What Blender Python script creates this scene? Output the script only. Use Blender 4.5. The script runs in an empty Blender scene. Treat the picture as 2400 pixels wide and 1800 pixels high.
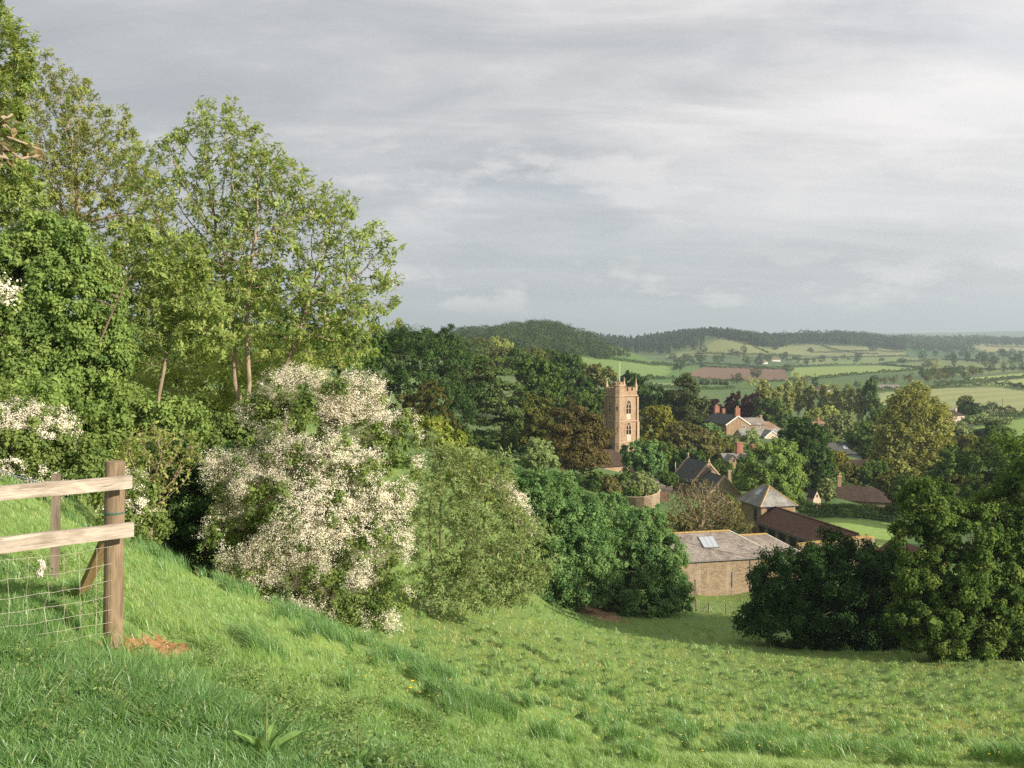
import bpy, math, random
import numpy as np
from mathutils import Vector
sc = bpy.context.scene
COL = sc.collection
R = math.radians
HAZE = 0.00016
F = 2400 * 35.0 / 36.0          # focal length in pixels of the 2400 x 1800 photograph
PITCH = math.atan(100.0 / F)    # the horizon lies at row 800

# ---------------------------------------------------------------- camera
cam_data = bpy.data.cameras.new('camera')
cam_data.lens = 35.0
cam_data.sensor_width = 36.0
cam_data.clip_start = 0.05
cam_data.clip_end = 30000
cam = bpy.data.objects.new('camera', cam_data)
COL.objects.link(cam)
cam.location = (0, 0, 0)
cam.rotation_euler = (R(90) - PITCH, 0, 0)
sc.camera = cam

# ---------------------------------------------------------------- light
SUN_AZ, SUN_EL = 124.0, 23.0
sv = Vector((math.sin(R(SUN_AZ)) * math.cos(R(SUN_EL)), math.cos(R(SUN_AZ)) * math.cos(R(SUN_EL)), math.sin(R(SUN_EL))))
sl = bpy.data.lights.new('sun', 'SUN')
sl.energy = 5.0
sl.angle = R(0.6)
sl.color = (1.0, 0.89, 0.74)
so = bpy.data.objects.new('sun', sl)
COL.objects.link(so)
so.rotation_euler = sv.to_track_quat('Z', 'Y').to_euler()

sc.view_settings.view_transform = 'Standard'
sc.view_settings.look = 'None'
sc.view_settings.exposure = 0.64
sc.view_settings.gamma = 1.0
cy = sc.cycles
cy.max_bounces = 6
cy.diffuse_bounces = 3
cy.glossy_bounces = 2
cy.transmission_bounces = 4
cy.volume_bounces = 0
cy.transparent_max_bounces = 4
cy.use_denoising = False
cy.sample_clamp_indirect = 4.0

# ---------------------------------------------------------------- node helper
class N:
    def __init__(s, tree):
        s.t = tree
    def __call__(s, kind, **kw):
        n = s.t.nodes.new(kind)
        for k, v in kw.items():
            if k.startswith('i_'):
                n.inputs[k[2:]].default_value = v
            elif isinstance(k, str) and hasattr(n, k):
                setattr(n, k, v)
        return n
    def link(s, a, b):
        s.t.links.new(a, b)
    def math(s, op, a, b=None, c=None, clamp=False):
        n = s.t.nodes.new('ShaderNodeMath'); n.operation = op; n.use_clamp = clamp
        for k, v in enumerate((a, b, c)):
            if v is None: continue
            if isinstance(v, (int, float)): n.inputs[k].default_value = v
            else: s.link(v, n.inputs[k])
        return n.outputs[0]
    def mix(s, fac, a, b, blend='MIX'):
        n = s.t.nodes.new('ShaderNodeMix'); n.data_type = 'RGBA'; n.blend_type = blend
        for k, v in ((0, fac), (6, a), (7, b)):
            if isinstance(v, (int, float)): n.inputs[k].default_value = v
            elif isinstance(v, tuple): n.inputs[k].default_value = v if len(v) == 4 else (*v, 1)
            else: s.link(v, n.inputs[k])
        return n.outputs[2]
    def ramp(s, fac, stops, interp='LINEAR'):
        n = s.t.nodes.new('ShaderNodeValToRGB')
        n.color_ramp.interpolation = interp
        e = n.color_ramp.elements
        while len(e) > 1: e.remove(e[0])
        for k, (p, c) in enumerate(stops):
            if k == 0: el = e[0]; el.position = p
            else: el = e.new(p)
            if isinstance(c, (int, float)): c = (c, c, c)
            el.color = (*c[:3], 1)
        s.link(fac, n.inputs[0])
        return n.outputs[0]
    def noise(s, vec, scale, detail=4, rough=0.55, dist=0.0, dim='3D'):
        n = s.t.nodes.new('ShaderNodeTexNoise'); n.noise_dimensions = dim
        n.inputs['Scale'].default_value = scale; n.inputs['Detail'].default_value = detail
        n.inputs['Roughness'].default_value = rough; n.inputs['Distortion'].default_value = dist
        if vec is not None: s.link(vec, n.inputs['Vector'])
        return n.outputs[0]
    def mapping(s, vec, scale=(1, 1, 1), loc=(0, 0, 0), rot=(0, 0, 0)):
        n = s.t.nodes.new('ShaderNodeMapping')
        n.inputs['Scale'].default_value = scale; n.inputs['Location'].default_value = loc; n.inputs['Rotation'].default_value = rot
        s.link(vec, n.inputs['Vector'])
        return n.outputs[0]

# ---------------------------------------------------------------- sky: a Nishita sky behind broken layered cloud
world = bpy.data.worlds.new('World')
sc.world = world
world.use_nodes = True
wt = world.node_tree
wt.nodes.clear()
w = N(wt)
sky = w('ShaderNodeTexSky', sky_type='NISHITA')
sky.sun_disc = False
sky.sun_elevation = R(SUN_EL)
sky.sun_rotation = R(SUN_AZ)
skyc = w.mix(1.0, sky.outputs[0], (0.10, 0.10, 0.10), 'MULTIPLY')
tc = w('ShaderNodeTexCoord')
sep = w('ShaderNodeSeparateXYZ'); w.link(tc.outputs['Generated'], sep.inputs[0])
zz = w.math('MAXIMUM', sep.outputs[2], 0.0)
inv = w.math('DIVIDE', 1.0, w.math('ADD', zz, 0.20))
px = w.math('MULTIPLY', sep.outputs[0], inv)
py = w.math('MULTIPLY', sep.outputs[1], inv)
cmb = w('ShaderNodeCombineXYZ'); w.link(px, cmb.inputs[0]); w.link(py, cmb.inputs[1])
flat = cmb.outputs[0]
# large soft banks, seen at a slant, with streaks lying across the view
n1 = w.noise(w.mapping(flat, (0.75, 1.15, 1), (3.9, 0.4, 0)), 1.0, 7, 0.56, 0.7)
n2 = w.noise(w.mapping(flat, (1.3, 3.6, 1), (1.7, 5.2, 0), (0, 0, R(10))), 1.0, 7, 0.6, 0.5)
bank = w.math('ADD', w.math('MULTIPLY', n1, 0.55), w.math('MULTIPLY', n2, 0.45))
# brighter towards the sunward side of the picture
side = w.math('MULTIPLY', w.math('ADD', w.math('MULTIPLY', sep.outputs[0], 2.4), w.math('MULTIPLY', sep.outputs[2], 1.3)), 0.16)
bank = w.math('ADD', bank, side)
cloud = w.ramp(bank, [(0.36, (0.45, 0.47, 0.49)), (0.46, (0.53, 0.54, 0.555)), (0.54, (0.64, 0.635, 0.645)), (0.62, (0.80, 0.775, 0.775)), (0.74, (0.97, 0.935, 0.92))])
gap = w.noise(w.mapping(flat, (0.5, 1.3, 1), (8.3, 2.2, 0)), 1.0, 5, 0.5, 0.2)
cover = w.ramp(gap, [(0.30, 0.62), (0.48, 0.94)])
skymix = w.mix(cover, skyc, cloud)
# paler, bluish air low down
low = w.ramp(sep.outputs[2], [(0.0, 0.8), (0.04, 0.6), (0.20, 0.0)])
skymix = w.mix(low, skymix, (0.52, 0.55, 0.59))
# small bright cumulus low over the hills
cmb2 = w('ShaderNodeCombineXYZ')
az = w.math('ARCTAN2', sep.outputs[0], sep.outputs[1])
w.link(az, cmb2.inputs[0]); w.link(sep.outputs[2], cmb2.inputs[1])
n3 = w.noise(w.mapping(cmb2.outputs[0], (9, 23, 1), (2.3, 0.75, 0)), 1.0, 6, 0.55, 0.0)
band = w.ramp(sep.outputs[2], [(0.02, 0.0), (0.038, 1.0), (0.062, 0.9), (0.085, 0.15), (0.13, 0.35), (0.17, 0.7), (0.22, 0.0)])
puff = w.math('MULTIPLY', w.ramp(n3, [(0.52, 0.0), (0.60, 1.0)]), band)
skymix = w.mix(w.math('MULTIPLY', puff, 0.7), skymix, (0.90, 0.86, 0.85))
# dim ground colour below the horizon
under = w.ramp(sep.outputs[2], [(-0.02, 1.0), (0.0, 0.0)])
skymix = w.mix(under, skymix, (0.10, 0.12, 0.08))
bg = w('ShaderNodeBackground'); bg.inputs[1].default_value = 0.68
w.link(skymix, bg.inputs[0])
out = w('ShaderNodeOutputWorld'); w.link(bg.outputs[0], out.inputs[0])

# ---------------------------------------------------------------- points from the photograph's pixels
CP, SP = math.cos(PITCH), math.sin(PITCH)
def P(x, y, d):
    """world point at horizontal depth d that the pixel (x, y) of the photograph looks at"""
    dx, up = (x - 1200.0) / F, (900.0 - y) / F
    fy, fz = CP + up * SP, -SP + up * CP
    t = d / fy
    return np.array([dx * t, d, fz * t])
def pix(X, Y, Z):
    f = Y * CP - Z * SP; u = Y * SP + Z * CP
    f = np.maximum(f, 1e-3)
    return 1200 + F * X / f, 900 - F * u / f

# ---------------------------------------------------------------- tags and meshes
def tag(o, label=None, cat=None, group=None, kind=None):
    for k, v in (('label', label), ('category', cat), ('group', group), ('kind', kind)):
        if v: o[k] = v
    return o
def empty(name, loc, label, cat, group=None, rz=0.0):
    o = bpy.data.objects.new(name, None); COL.objects.link(o)
    o.location = loc; o.rotation_euler = (0, 0, rz); o.empty_display_size = 0.2
    return tag(o, label, cat, group)
def mesh_data(name, verts, faces, mat=None, tint=None, smooth=False):
    """faces: list of int arrays (n, k)"""
    me = bpy.data.meshes.new(name)
    verts = np.asarray(verts, dtype=np.float32)
    if not isinstance(faces, list): faces = [faces]
    faces = [np.asarray(f, dtype=np.int32) for f in faces if len(f)]
    me.vertices.add(len(verts)); me.vertices.foreach_set('co', verts.ravel())
    nl = sum(f.size for f in faces); nf = sum(len(f) for f in faces)
    me.loops.add(nl); me.polygons.add(nf)
    me.loops.foreach_set('vertex_index', np.concatenate([f.ravel() for f in faces]))
    tot = np.concatenate([np.full(len(f), f.shape[1], np.int32) for f in faces])
    st = np.concatenate([[0], np.cumsum(tot)[:-1]]).astype(np.int32)
    me.polygons.foreach_set('loop_start', st)
    if smooth: me.polygons.foreach_set('use_smooth', np.ones(nf, bool))
    if tint is not None:
        a = me.attributes.new('tint', 'FLOAT', 'POINT'); a.data.foreach_set('value', np.asarray(tint, np.float32))
    if mat: me.materials.append(mat)
    me.update(calc_edges=True)
    return me
def obj(name, me, parent=None, loc=(0, 0, 0)):
    o = bpy.data.objects.new(name, me); COL.objects.link(o); o.location = loc
    if parent: o.parent = parent
    return o

def vnoise(x, y, seed=0):
    """smooth value noise on a unit grid, -1..1"""
    xi, yi = np.floor(x).astype(np.int64), np.floor(y).astype(np.int64)
    fx, fy = x - xi, y - yi
    fx = fx * fx * (3 - 2 * fx); fy = fy * fy * (3 - 2 * fy)
    def h(a, b):
        n = (a * 374761393 + b * 668265263 + seed * 1442695041) & 0xFFFFFFFF
        n = ((n ^ (n >> 13)) * 1274126177) & 0xFFFFFFFF
        return ((n ^ (n >> 16)) & 0xFFFF) / 32767.5 - 1
    return (h(xi, yi) * (1 - fx) + h(xi + 1, yi) * fx) * (1 - fy) + (h(xi, yi + 1) * (1 - fx) + h(xi + 1, yi + 1) * fx) * fy

# ---------------------------------------------------------------- the lie of the land
CTRL = [(x, None, d) for d in (1.2, 2.2) for x in (-900, 0, 600, 1200, 1800, 2600, 3500)]
CTRL = [(*(np.array([math.sin((x - 1200) / F) * d, math.cos((x - 1200) / F) * d])), -1.68) for x, _, d in CTRL]
PX = [(0, 1800, 4.1), (600, 1800, 4.7), (1200, 1800, 6.6), (1800, 1800, 9.6), (2400, 1800, 12.2),
      (260, 1522, 6.9), (100, 1330, 9.0), (50, 1190, 14.0), (-300, 1180, 12.0), (-600, 1400, 6.0), (-300, 1600, 5.2),
      (330, 1312, 14.0), (500, 1396, 18.5), (680, 1474, 24), (880, 1502, 30), (1000, 1440, 43), (1250, 1418, 62), (1300, 1425, 76),
      (1620, 1432, 88), (1760, 1452, 84), (2000, 1512, 68), (2250, 1545, 58), (2400, 1562, 54), (2900, 1640, 48), (3400, 1700, 42), (2900, 1780, 22), (3500, 1800, 20),
      (1700, 1400, 105), (1560, 1404, 100), (1788, 1252, 140), (1950, 1235, 150), (2080, 1262, 140), (1900, 1212, 170), (2080, 1222, 168), (2300, 1250, 150), (2700, 1290, 135), (3300, 1300, 140),
      (1500, 1192, 150), (1560, 1165, 160), (1430, 1122, 190), (1500, 1110, 220), (1640, 1160, 185), (1200, 1066, 190), (1130, 1050, 200), (1300, 1085, 190),
      (1240, 1160, 130), (1350, 1240, 118), (1100, 1140, 110),
      (1700, 1018, 300), (1740, 1090, 215), (1960, 1160, 185), (2000, 1075, 255), (2140, 1150, 225), (1900, 985, 420), (1800, 985, 400),
      (990, 1050, 170), (900, 1010, 160), (1060, 960, 260), (1200, 900, 330), (1150, 850, 450), (1330, 930, 330),
      (2240, 988, 420), (2300, 970, 440), (2400, 1010, 350), (2300, 920, 600), (2700, 1000, 380), (3300, 960, 450), (2200, 872, 1050), (2400, 876, 1000), (2000, 900, 760),
      (1900, 862, 1250), (1700, 890, 830), (1560, 890, 760), (1700, 862, 1200), (1900, 842, 1750), (2200, 852, 1400), (2400, 846, 1500), (2060, 836, 1900),
      (1200, 835, 640), (1180, 795, 900), (1000, 812, 780), (1060, 808, 820), (1280, 781, 940), (1370, 795, 1000), (1470, 822, 1080), (1400, 842, 820), (1380, 880, 600), (1480, 880, 700), (1500, 905, 560), (1540, 852, 1150), (1620, 880, 900),
      (1180, 800, 1500), (1000, 800, 1500), (600, 780, 1500), (1394, 799, 2250), (1476, 809, 2250), (1538, 800, 2250), (1614, 790, 2250), (1673, 786, 2250), (1747, 800, 2300), (1850, 794, 2350), (1996, 797, 2450), (2105, 806, 2700),
      (1691, 795, 1920), (1600, 832, 1650), (1790, 832, 1650), (1480, 836, 1500), (1750, 855, 1400),
      (2000, 812, 2250), (1890, 808, 2200), (2200, 802, 3300), (2290, 799, 3400), (2400, 806, 3500), (2100, 826, 2250), (2250, 828, 2250), (2400, 832, 2150), (2280, 814, 2700), (2400, 815, 2700),
      (2700, 830, 2200), (3300, 835, 2200), (2700, 860, 1200), (3300, 870, 1100), (2700, 806, 3500), (3400, 804, 3600)]
PX += [(x, 804.5, 5200) for x in (0, 700, 1400, 2000, 2400, 3200)]
PX += [(x, y, 9000) for x, y in ((0, 800), (800, 798), (1500, 792), (1950, 784), (2080, 781), (2250, 779), (2400, 776), (2700, 775), (3300, 780))]
PX += [(x, 800.6, 12500) for x in (0, 1200, 2400, 3300)]
CTRL += [tuple(P(*p)) for p in PX]
# the hillside hidden behind the trees, rising away from the field
CTRL += [(-12, 28, -4.6), (-9.5, 45, -9.6), (-14, 40, -6.2), (-6.9, 27, -7.9), (-5, 30.5, -8.9), (-7.7, 24, -6.4), (-7.6, 20, -4.9), (-9, 19, -3.1), (-25, 40, -1.5), (-22, 22, -1.6), (-40, 30, 1.0), (-60, 60, 5), (-25, 80, -5), (-12, 110, -14), (-40, 130, -5), (-90, 150, 8), (-60, 260, 0), (-150, 300, 9), (-200, 600, 13), (-30, 350, -8), (-80, 20, 5), (-300, 900, 14)]
CTRL = np.array(CTRL)
def _uv(X, Y):
    r = np.hypot(X, Y)
    return np.clip(np.arctan2(X, Y), -0.95, 0.95) * 3.2, np.log(np.maximum(r, 0.8)) * 1.0, r
_cu, _cv, _cr = _uv(CTRL[:, 0], CTRL[:, 1])
_g = (CTRL[:, 2] + 1.68) / _cr
def _k(r2): return 0.5 * r2 * np.log(r2 + 1e-12)
_n = len(CTRL)
_A = np.zeros((_n + 3, _n + 3))
_A[:_n, :_n] = _k((_cu[:, None] - _cu) ** 2 + (_cv[:, None] - _cv) ** 2) + np.eye(_n) * 1e-5
_A[:_n, _n:] = np.stack([np.ones(_n), _cu, _cv], 1); _A[_n:, :_n] = _A[:_n, _n:].T
_w = np.linalg.solve(_A, np.concatenate([_g, np.zeros(3)]))
def H(X, Y):
    X = np.asarray(X, float); Y = np.asarray(Y, float)
    sh = np.broadcast(X, Y).shape
    X, Y = np.broadcast_to(X, sh).ravel(), np.broadcast_to(Y, sh).ravel()
    u, v, r = _uv(X, Y)
    out = np.empty(len(u))
    for a in range(0, len(u), 40000):
        s = slice(a, a + 40000)
        K = _k((u[s, None] - _cu) ** 2 + (v[s, None] - _cv) ** 2)
        out[s] = K @ _w[:_n] + _w[_n] + _w[_n + 1] * u[s] + _w[_n + 2] * v[s]
    return (out * r - 1.68).reshape(sh)
def lush(X, Y):
    """1 in the long grass round the fence and the viewer, 0 in the grazed meadow"""
    r = np.hypot(X, Y)
    return np.clip((6.5 - r - 0.9 * X + 0.9 * vnoise(X * .6, Y * .6, 5)) / 2.2, 0, 1) * np.clip((0.5 - X) / 0.9, 0, 1)
def tuft(X, Y):
    """0..1: where the cattle have left rank tussocks standing"""
    a = vnoise(X * 1.7 + .4 * Y, Y * 1.15, 51) + .6 * vnoise(X * 3.7, Y * 2.6, 52) + .12 * vnoise(X * .22, Y * .2, 50)
    t = np.clip((a - .40) / .42, 0, 1) * np.clip((np.hypot(X, Y) - 5) / 6, .25, 1)
    return t * t * (3 - 2 * t)
def micro(X, Y):
    r = np.hypot(X, Y)
    fade = np.clip((120 - r) / 30, 0, 1) * np.clip((r - 2.0) / 2, 0, 1)
    z = 0.15 * tuft(X, Y) + 0.045 * vnoise(X * .5, Y * .45, 4) + 0.03 * vnoise(X * 1.6, Y * 1.2, 6)
    e = ((X + 2.76) / .40) ** 2 + ((Y - 7.55) / .52) ** 2 + .25 * vnoise(X * 5, Y * 5, 9)    # the bank worn bare beside the post
    return z * fade * (1 - 0.5 * lush(X, Y)) - 0.32 * np.exp(-np.maximum(e, 0) ** 2) * (X > -3.4) * (Y < 9)
def HM(X, Y): return H(X, Y) + micro(X, Y)
def hit(x, y, dmin=2.0, dmax=9000):
    """where the photograph's pixel (x, y) first meets the ground"""
    d = np.exp(np.linspace(math.log(dmin), math.log(dmax), 1500))
    p = P(x, y, 1.0)
    below = p[2] * d < H(p[0] * d, d)
    k = int(np.argmax(below)) if below.any() else len(d) - 1
    return np.array([p[0] * d[k], d[k], float(H(p[0] * d[k], d[k]))])
def in_poly(px, py, poly):
    c = np.zeros(px.shape, bool); n = len(poly)
    for i in range(n):
        x0, y0 = poly[i]; x1, y1 = poly[i - 1]
        m = ((y0 > py) != (y1 > py)) & (px < (x1 - x0) * (py - y0) / (y1 - y0 + 1e-12) + x0)
        c ^= m
    return c
# ---------------------------------------------------------------- materials
def new_mat(name):
    m = bpy.data.materials.new(name); m.use_nodes = True
    t = m.node_tree; t.nodes.clear()
    return m, N(t)
def finish(n, shader, bump=None):
    o = n('ShaderNodeOutputMaterial'); n.link(shader, o.inputs[0])
def principled(n, col, rough=0.8, spec=0.3, bump=None, bstr=0.4, bdist=0.02, metal=0.0):
    p = n('ShaderNodeBsdfPrincipled')
    if isinstance(col, tuple): p.inputs['Base Color'].default_value = (*col[:3], 1)
    else: n.link(col, p.inputs['Base Color'])
    if isinstance(rough, (int, float)): p.inputs['Roughness'].default_value = rough
    else: n.link(rough, p.inputs['Roughness'])
    p.inputs['Specular IOR Level'].default_value = spec
    p.inputs['Metallic'].default_value = metal
    if bump is not None:
        b = n('ShaderNodeBump'); b.inputs['Strength'].default_value = bstr; b.inputs['Distance'].default_value = bdist
        n.link(bump, b.inputs['Height']); n.link(b.outputs[0], p.inputs['Normal'])
    return p.outputs[0]
def obj_co(n): return n('ShaderNodeTexCoord').outputs['Object']
def geo_co(n): return n('ShaderNodeNewGeometry').outputs['Position']

LEAF = {}
def leaf_mat(name, a, b, trans=0.38, gloss=0.12, c=None):
    """leaves between colour a (tint 0) and b (tint 1); c: colour of the youngest leaves"""
    if name in LEAF: return LEAF[name]
    m, n = new_mat(name)
    at = n('ShaderNodeAttribute', attribute_name='tint')
    stops = [(0.0, a), (0.75, b), (1.0, c or b)]
    col = n.ramp(at.outputs['Fac'], stops)
    d = n('ShaderNodeBsdfDiffuse'); n.link(col, d.inputs[0])
    tr = n('ShaderNodeBsdfTranslucent'); n.link(n.mix(1.0, col, (1.15, 1.1, 0.55), 'MULTIPLY'), tr.inputs[0])
    mx = n('ShaderNodeMixShader'); mx.inputs[0].default_value = trans
    n.link(d.outputs[0], mx.inputs[1]); n.link(tr.outputs[0], mx.inputs[2])
    g = n('ShaderNodeBsdfGlossy'); g.inputs['Roughness'].default_value = 0.55; g.inputs['Color'].default_value = (.8, .85, .8, 1)
    fr = n('ShaderNodeFresnel'); fr.inputs[0].default_value = 1.35
    mg = n('ShaderNodeMixShader'); bf = n('ShaderNodeNewGeometry')
    n.link(n.math('MULTIPLY', n.math('MULTIPLY', fr.outputs[0], 0.8, clamp=True), n.math('MULTIPLY', n.math('SUBTRACT', 1.0, bf.outputs['Backfacing']), min(1.0, gloss * 6))), mg.inputs[0])
    n.link(mx.outputs[0], mg.inputs[1]); n.link(g.outputs[0], mg.inputs[2])
    finish(n, mg.outputs[0])
    LEAF[name] = m
    return m
def bark_mat(name, a, b, scale=14):
    m, n = new_mat(name)
    co = obj_co(n)
    f = n.noise(n.mapping(co, (scale, scale, scale * .25)), 1.0, 5, 0.6)
    col = n.ramp(f, [(0.3, a), (0.7, b)])
    finish(n, principled(n, col, 0.9, 0.15, f, 0.6, 0.03))
    return m
BARK = bark_mat('bark', (0.085, 0.062, 0.042), (0.24, 0.185, 0.13))
BARK_ASH = bark_mat('ash_bark', (0.17, 0.13, 0.09), (0.38, 0.30, 0.21), 6)
TWIG = bark_mat('twig_bark', (0.22, 0.165, 0.115), (0.42, 0.325, 0.23), 5)

def wall_mat(name, a, b, c, bw=0.42, bh=0.16, mortar=(0.40, 0.33, 0.25), mort=0.012, stain=0.5, weather=(0.42, 0.36, 0.29)):
    """coursed rubble or brick: courses follow the wall whichever way it faces"""
    m, n = new_mat(name)
    co = obj_co(n)
    nr = n('ShaderNodeTexCoord').outputs['Normal']
    s1 = n('ShaderNodeSeparateXYZ'); n.link(co, s1.inputs[0])
    s2 = n('ShaderNodeSeparateXYZ'); n.link(nr, s2.inputs[0])
    ax = n.math('GREATER_THAN', n.math('ABSOLUTE', s2.outputs[0]), n.math('ABSOLUTE', s2.outputs[1]))
    u = n.math('ADD', n.math('MULTIPLY', s1.outputs[1], ax), n.math('MULTIPLY', s1.outputs[0], n.math('SUBTRACT', 1.0, ax)))
    cb = n('ShaderNodeCombineXYZ'); n.link(u, cb.inputs[0]); n.link(s1.outputs[2], cb.inputs[1])
    wob = n.noise(co, 2.5, 2)
    vec = n('ShaderNodeVectorMath', operation='ADD'); n.link(cb.outputs[0], vec.inputs[0])
    cw = n('ShaderNodeCombineXYZ'); n.link(n.math('MULTIPLY', wob, 0.12), cw.inputs[0]); n.link(n.math('MULTIPLY', wob, 0.08), cw.inputs[1])
    n.link(cw.outputs[0], vec.inputs[1])
    br = n('ShaderNodeTexBrick'); n.link(vec.outputs[0], br.inputs['Vector'])
    br.inputs['Scale'].default_value = 1.0; br.inputs['Brick Width'].default_value = bw; br.inputs['Row Height'].default_value = bh
    br.inputs['Mortar Size'].default_value = mort; br.inputs['Mortar Smooth'].default_value = 0.4; br.inputs['Bias'].default_value = -0.1
    br.inputs['Color1'].default_value = (*a, 1); br.inputs['Color2'].default_value = (*b, 1); br.inputs['Mortar'].default_value = (*mortar, 1)
    pat = n.noise(co, 0.9, 5, 0.6)
    col = n.mix(n.ramp(pat, [(0.42, 0.0), (0.68, 0.85)]), br.outputs[0], c)
    fine = n.noise(co, 9, 4, 0.65)
    col = n.mix(1.0, col, n.ramp(fine, [(0.32, (.50, .48, .45)), (0.68, (1.4, 1.38, 1.35))]), 'MULTIPLY')
    st = n.noise(n.mapping(co, (1.6, 1.6, .22)), 1.0, 5, 0.6)
    col = n.mix(n.math('MULTIPLY', n.ramp(st, [(0.5, 0.0), (0.72, 1.0)]), stain), col, weather)
    bmp = n.math('ADD', n.math('MULTIPLY', br.outputs['Fac'], -0.6), fine)
    finish(n, principled(n, col, 0.92, 0.15, bmp, 0.6, 0.03))
    return m
def roof_mat(name, a, b, moss, bw=0.30, bh=0.22, lichen=(0.42, 0.40, 0.36), lich=0.5, wave=False):
    m, n = new_mat(name)
    co = n('ShaderNodeTexCoord').outputs['UV']
    oc = obj_co(n)
    br = n('ShaderNodeTexBrick'); n.link(co, br.inputs['Vector'])
    br.inputs['Scale'].default_value = 1.0; br.inputs['Brick Width'].default_value = bw; br.inputs['Row Height'].default_value = bh
    br.inputs['Mortar Size'].default_value = 0.012; br.inputs['Mortar Smooth'].default_value = 0.3; br.inputs['Bias'].default_value = 0.0
    br.inputs['Color1'].default_value = (*a, 1); br.inputs['Color2'].default_value = (*b, 1); br.inputs['Mortar'].default_value = (*[x * .35 for x in a], 1)
    p1 = n.noise(oc, 0.55, 5, 0.62)
    col = n.mix(n.math('MULTIPLY', n.ramp(p1, [(0.42, 0.0), (0.66, 1.0)]), lich), br.outputs[0], lichen)
    p2 = n.noise(oc, 2.2, 5, 0.66, 0.3)
    col = n.mix(n.ramp(p2, [(0.60, 0.0), (0.70, 0.8)]), col, moss)
    p3 = n.noise(oc, 11, 3, 0.6)
    col = n.mix(1.0, col, n.ramp(p3, [(0.3, (.62, .62, .62)), (0.7, (1.28, 1.27, 1.25))]), 'MULTIPLY')
    h = n.math('ADD', n.math('MULTIPLY', br.outputs['Fac'], -0.8), n.math('MULTIPLY', p3, 0.8))
    if wave:
        sx = n('ShaderNodeSeparateXYZ'); n.link(co, sx.inputs[0])
        h = n.math('ADD', h, n.math('SINE', n.math('MULTIPLY', sx.outputs[0], 6.283 / bw)))
    finish(n, principled(n, col, 0.85, 0.25, h, 0.7, 0.04))
    return m
def plain_mat(name, c, rough=0.7, var=0.25, scale=6, spec=0.3, metal=0.0):
    m, n = new_mat(name)
    f = n.noise(obj_co(n), scale, 5, 0.6)
    col = n.mix(1.0, (*c, 1), n.ramp(f, [(0.25, (1 - var,) * 3), (0.75, (1 + var,) * 3)]), 'MULTIPLY')
    finish(n, principled(n, col, rough, spec, f, 0.25, 0.01, metal))
    return m
HAM = wall_mat('golden_rubble_stone', (0.30, 0.20, 0.105), (0.20, 0.135, 0.08), (0.35, 0.25, 0.15))
PALE = wall_mat('pale_rubble_stone', (0.27, 0.20, 0.135), (0.13, 0.095, 0.065), (0.31, 0.24, 0.17), 0.44, 0.20, (0.33, 0.27, 0.205), 0.025)
CHURCH = wall_mat('ham_stone_ashlar', (0.36, 0.25, 0.155), (0.28, 0.19, 0.115), (0.42, 0.315, 0.215), 0.62, 0.30, (0.22, 0.15, 0.10), 0.008, 0.7, (0.40, 0.34, 0.28))
DRESSED = plain_mat('dressed_stone', (0.42, 0.31, 0.215), 0.85, 0.2, 3, 0.15)
BRICK = wall_mat('red_brick', (0.32, 0.125, 0.075), (0.24, 0.09, 0.058), (0.36, 0.17, 0.11), 0.22, 0.075, (0.35, 0.26, 0.2), 0.008, 0.25)
SLATE = roof_mat('dark_slate', (0.070, 0.075, 0.075), (0.095, 0.10, 0.095), (0.09, 0.085, 0.04), lich=0.15, lichen=(0.16, 0.17, 0.15))
SLATE_L = roof_mat('lichened_slate', (0.15, 0.13, 0.115), (0.27, 0.24, 0.21), (0.30, 0.19, 0.08), 0.40, 0.26, (0.33, 0.295, 0.26), 0.6)
SLATE_M = roof_mat('weathered_slate', (0.16, 0.16, 0.15), (0.24, 0.235, 0.22), (0.30, 0.19, 0.07), 0.34, 0.2, (0.40, 0.385, 0.35), 0.7)
PANTILE = roof_mat('clay_pantile', (0.115, 0.062, 0.042), (0.17, 0.09, 0.06), (0.08, 0.06, 0.035), 0.26, 0.30, (0.12, 0.085, 0.06), 0.5, True)
TILE = roof_mat('plain_clay_tile', (0.24, 0.145, 0.10), (0.31, 0.19, 0.13), (0.13, 0.11, 0.06), 0.18, 0.12, (0.34, 0.25, 0.18), 0.5)
TILE_D = roof_mat('dark_shade_toned_tile', (0.05, 0.033, 0.024), (0.085, 0.055, 0.04), (0.045, 0.04, 0.022), 0.18, 0.14, (0.10, 0.075, 0.055), 0.5)  # dark clay tile, darkened further in colour for tree shade on the cottage
MOSSY = plain_mat('mossy_ridge', (0.34, 0.235, 0.09), 0.9, 0.45, 5, 0.1)
DARKWOOD = plain_mat('dark_paint', (0.022, 0.034, 0.036), 0.5, 0.3)
WHITE = plain_mat('white_paint', (0.72, 0.70, 0.65), 0.5, 0.1)
RENDERW = plain_mat('cream_render', (0.50, 0.41, 0.31), 0.85, 0.14, 1.5, 0.15)
PINKW = plain_mat('pink_render', (0.60, 0.44, 0.38), 0.85, 0.12, 1.5, 0.15)
GREENP = plain_mat('green_paint', (0.03, 0.12, 0.085), 0.5, 0.2)
TEAL = plain_mat('teal_sheet', (0.02, 0.13, 0.16), 0.5, 0.3)
LEAD = plain_mat('dull_metal', (0.16, 0.16, 0.16), 0.5, 0.3, 8, 0.4)
WIRE = plain_mat('galvanised_wire', (0.50, 0.46, 0.38), 0.45, 0.2, 30, 0.5, 0.3)
CABLE = plain_mat('black_cable', (0.02, 0.02, 0.02), 0.6, 0.1)
def glass(name, c, rough=0.12):
    m, n = new_mat(name)
    finish(n, principled(n, c, rough, 0.6))
    return m
GLASS = glass('window_glass', (0.018, 0.022, 0.025))
SKYGLASS = glass('skylight_glass', (0.33, 0.36, 0.40), 0.25)
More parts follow.
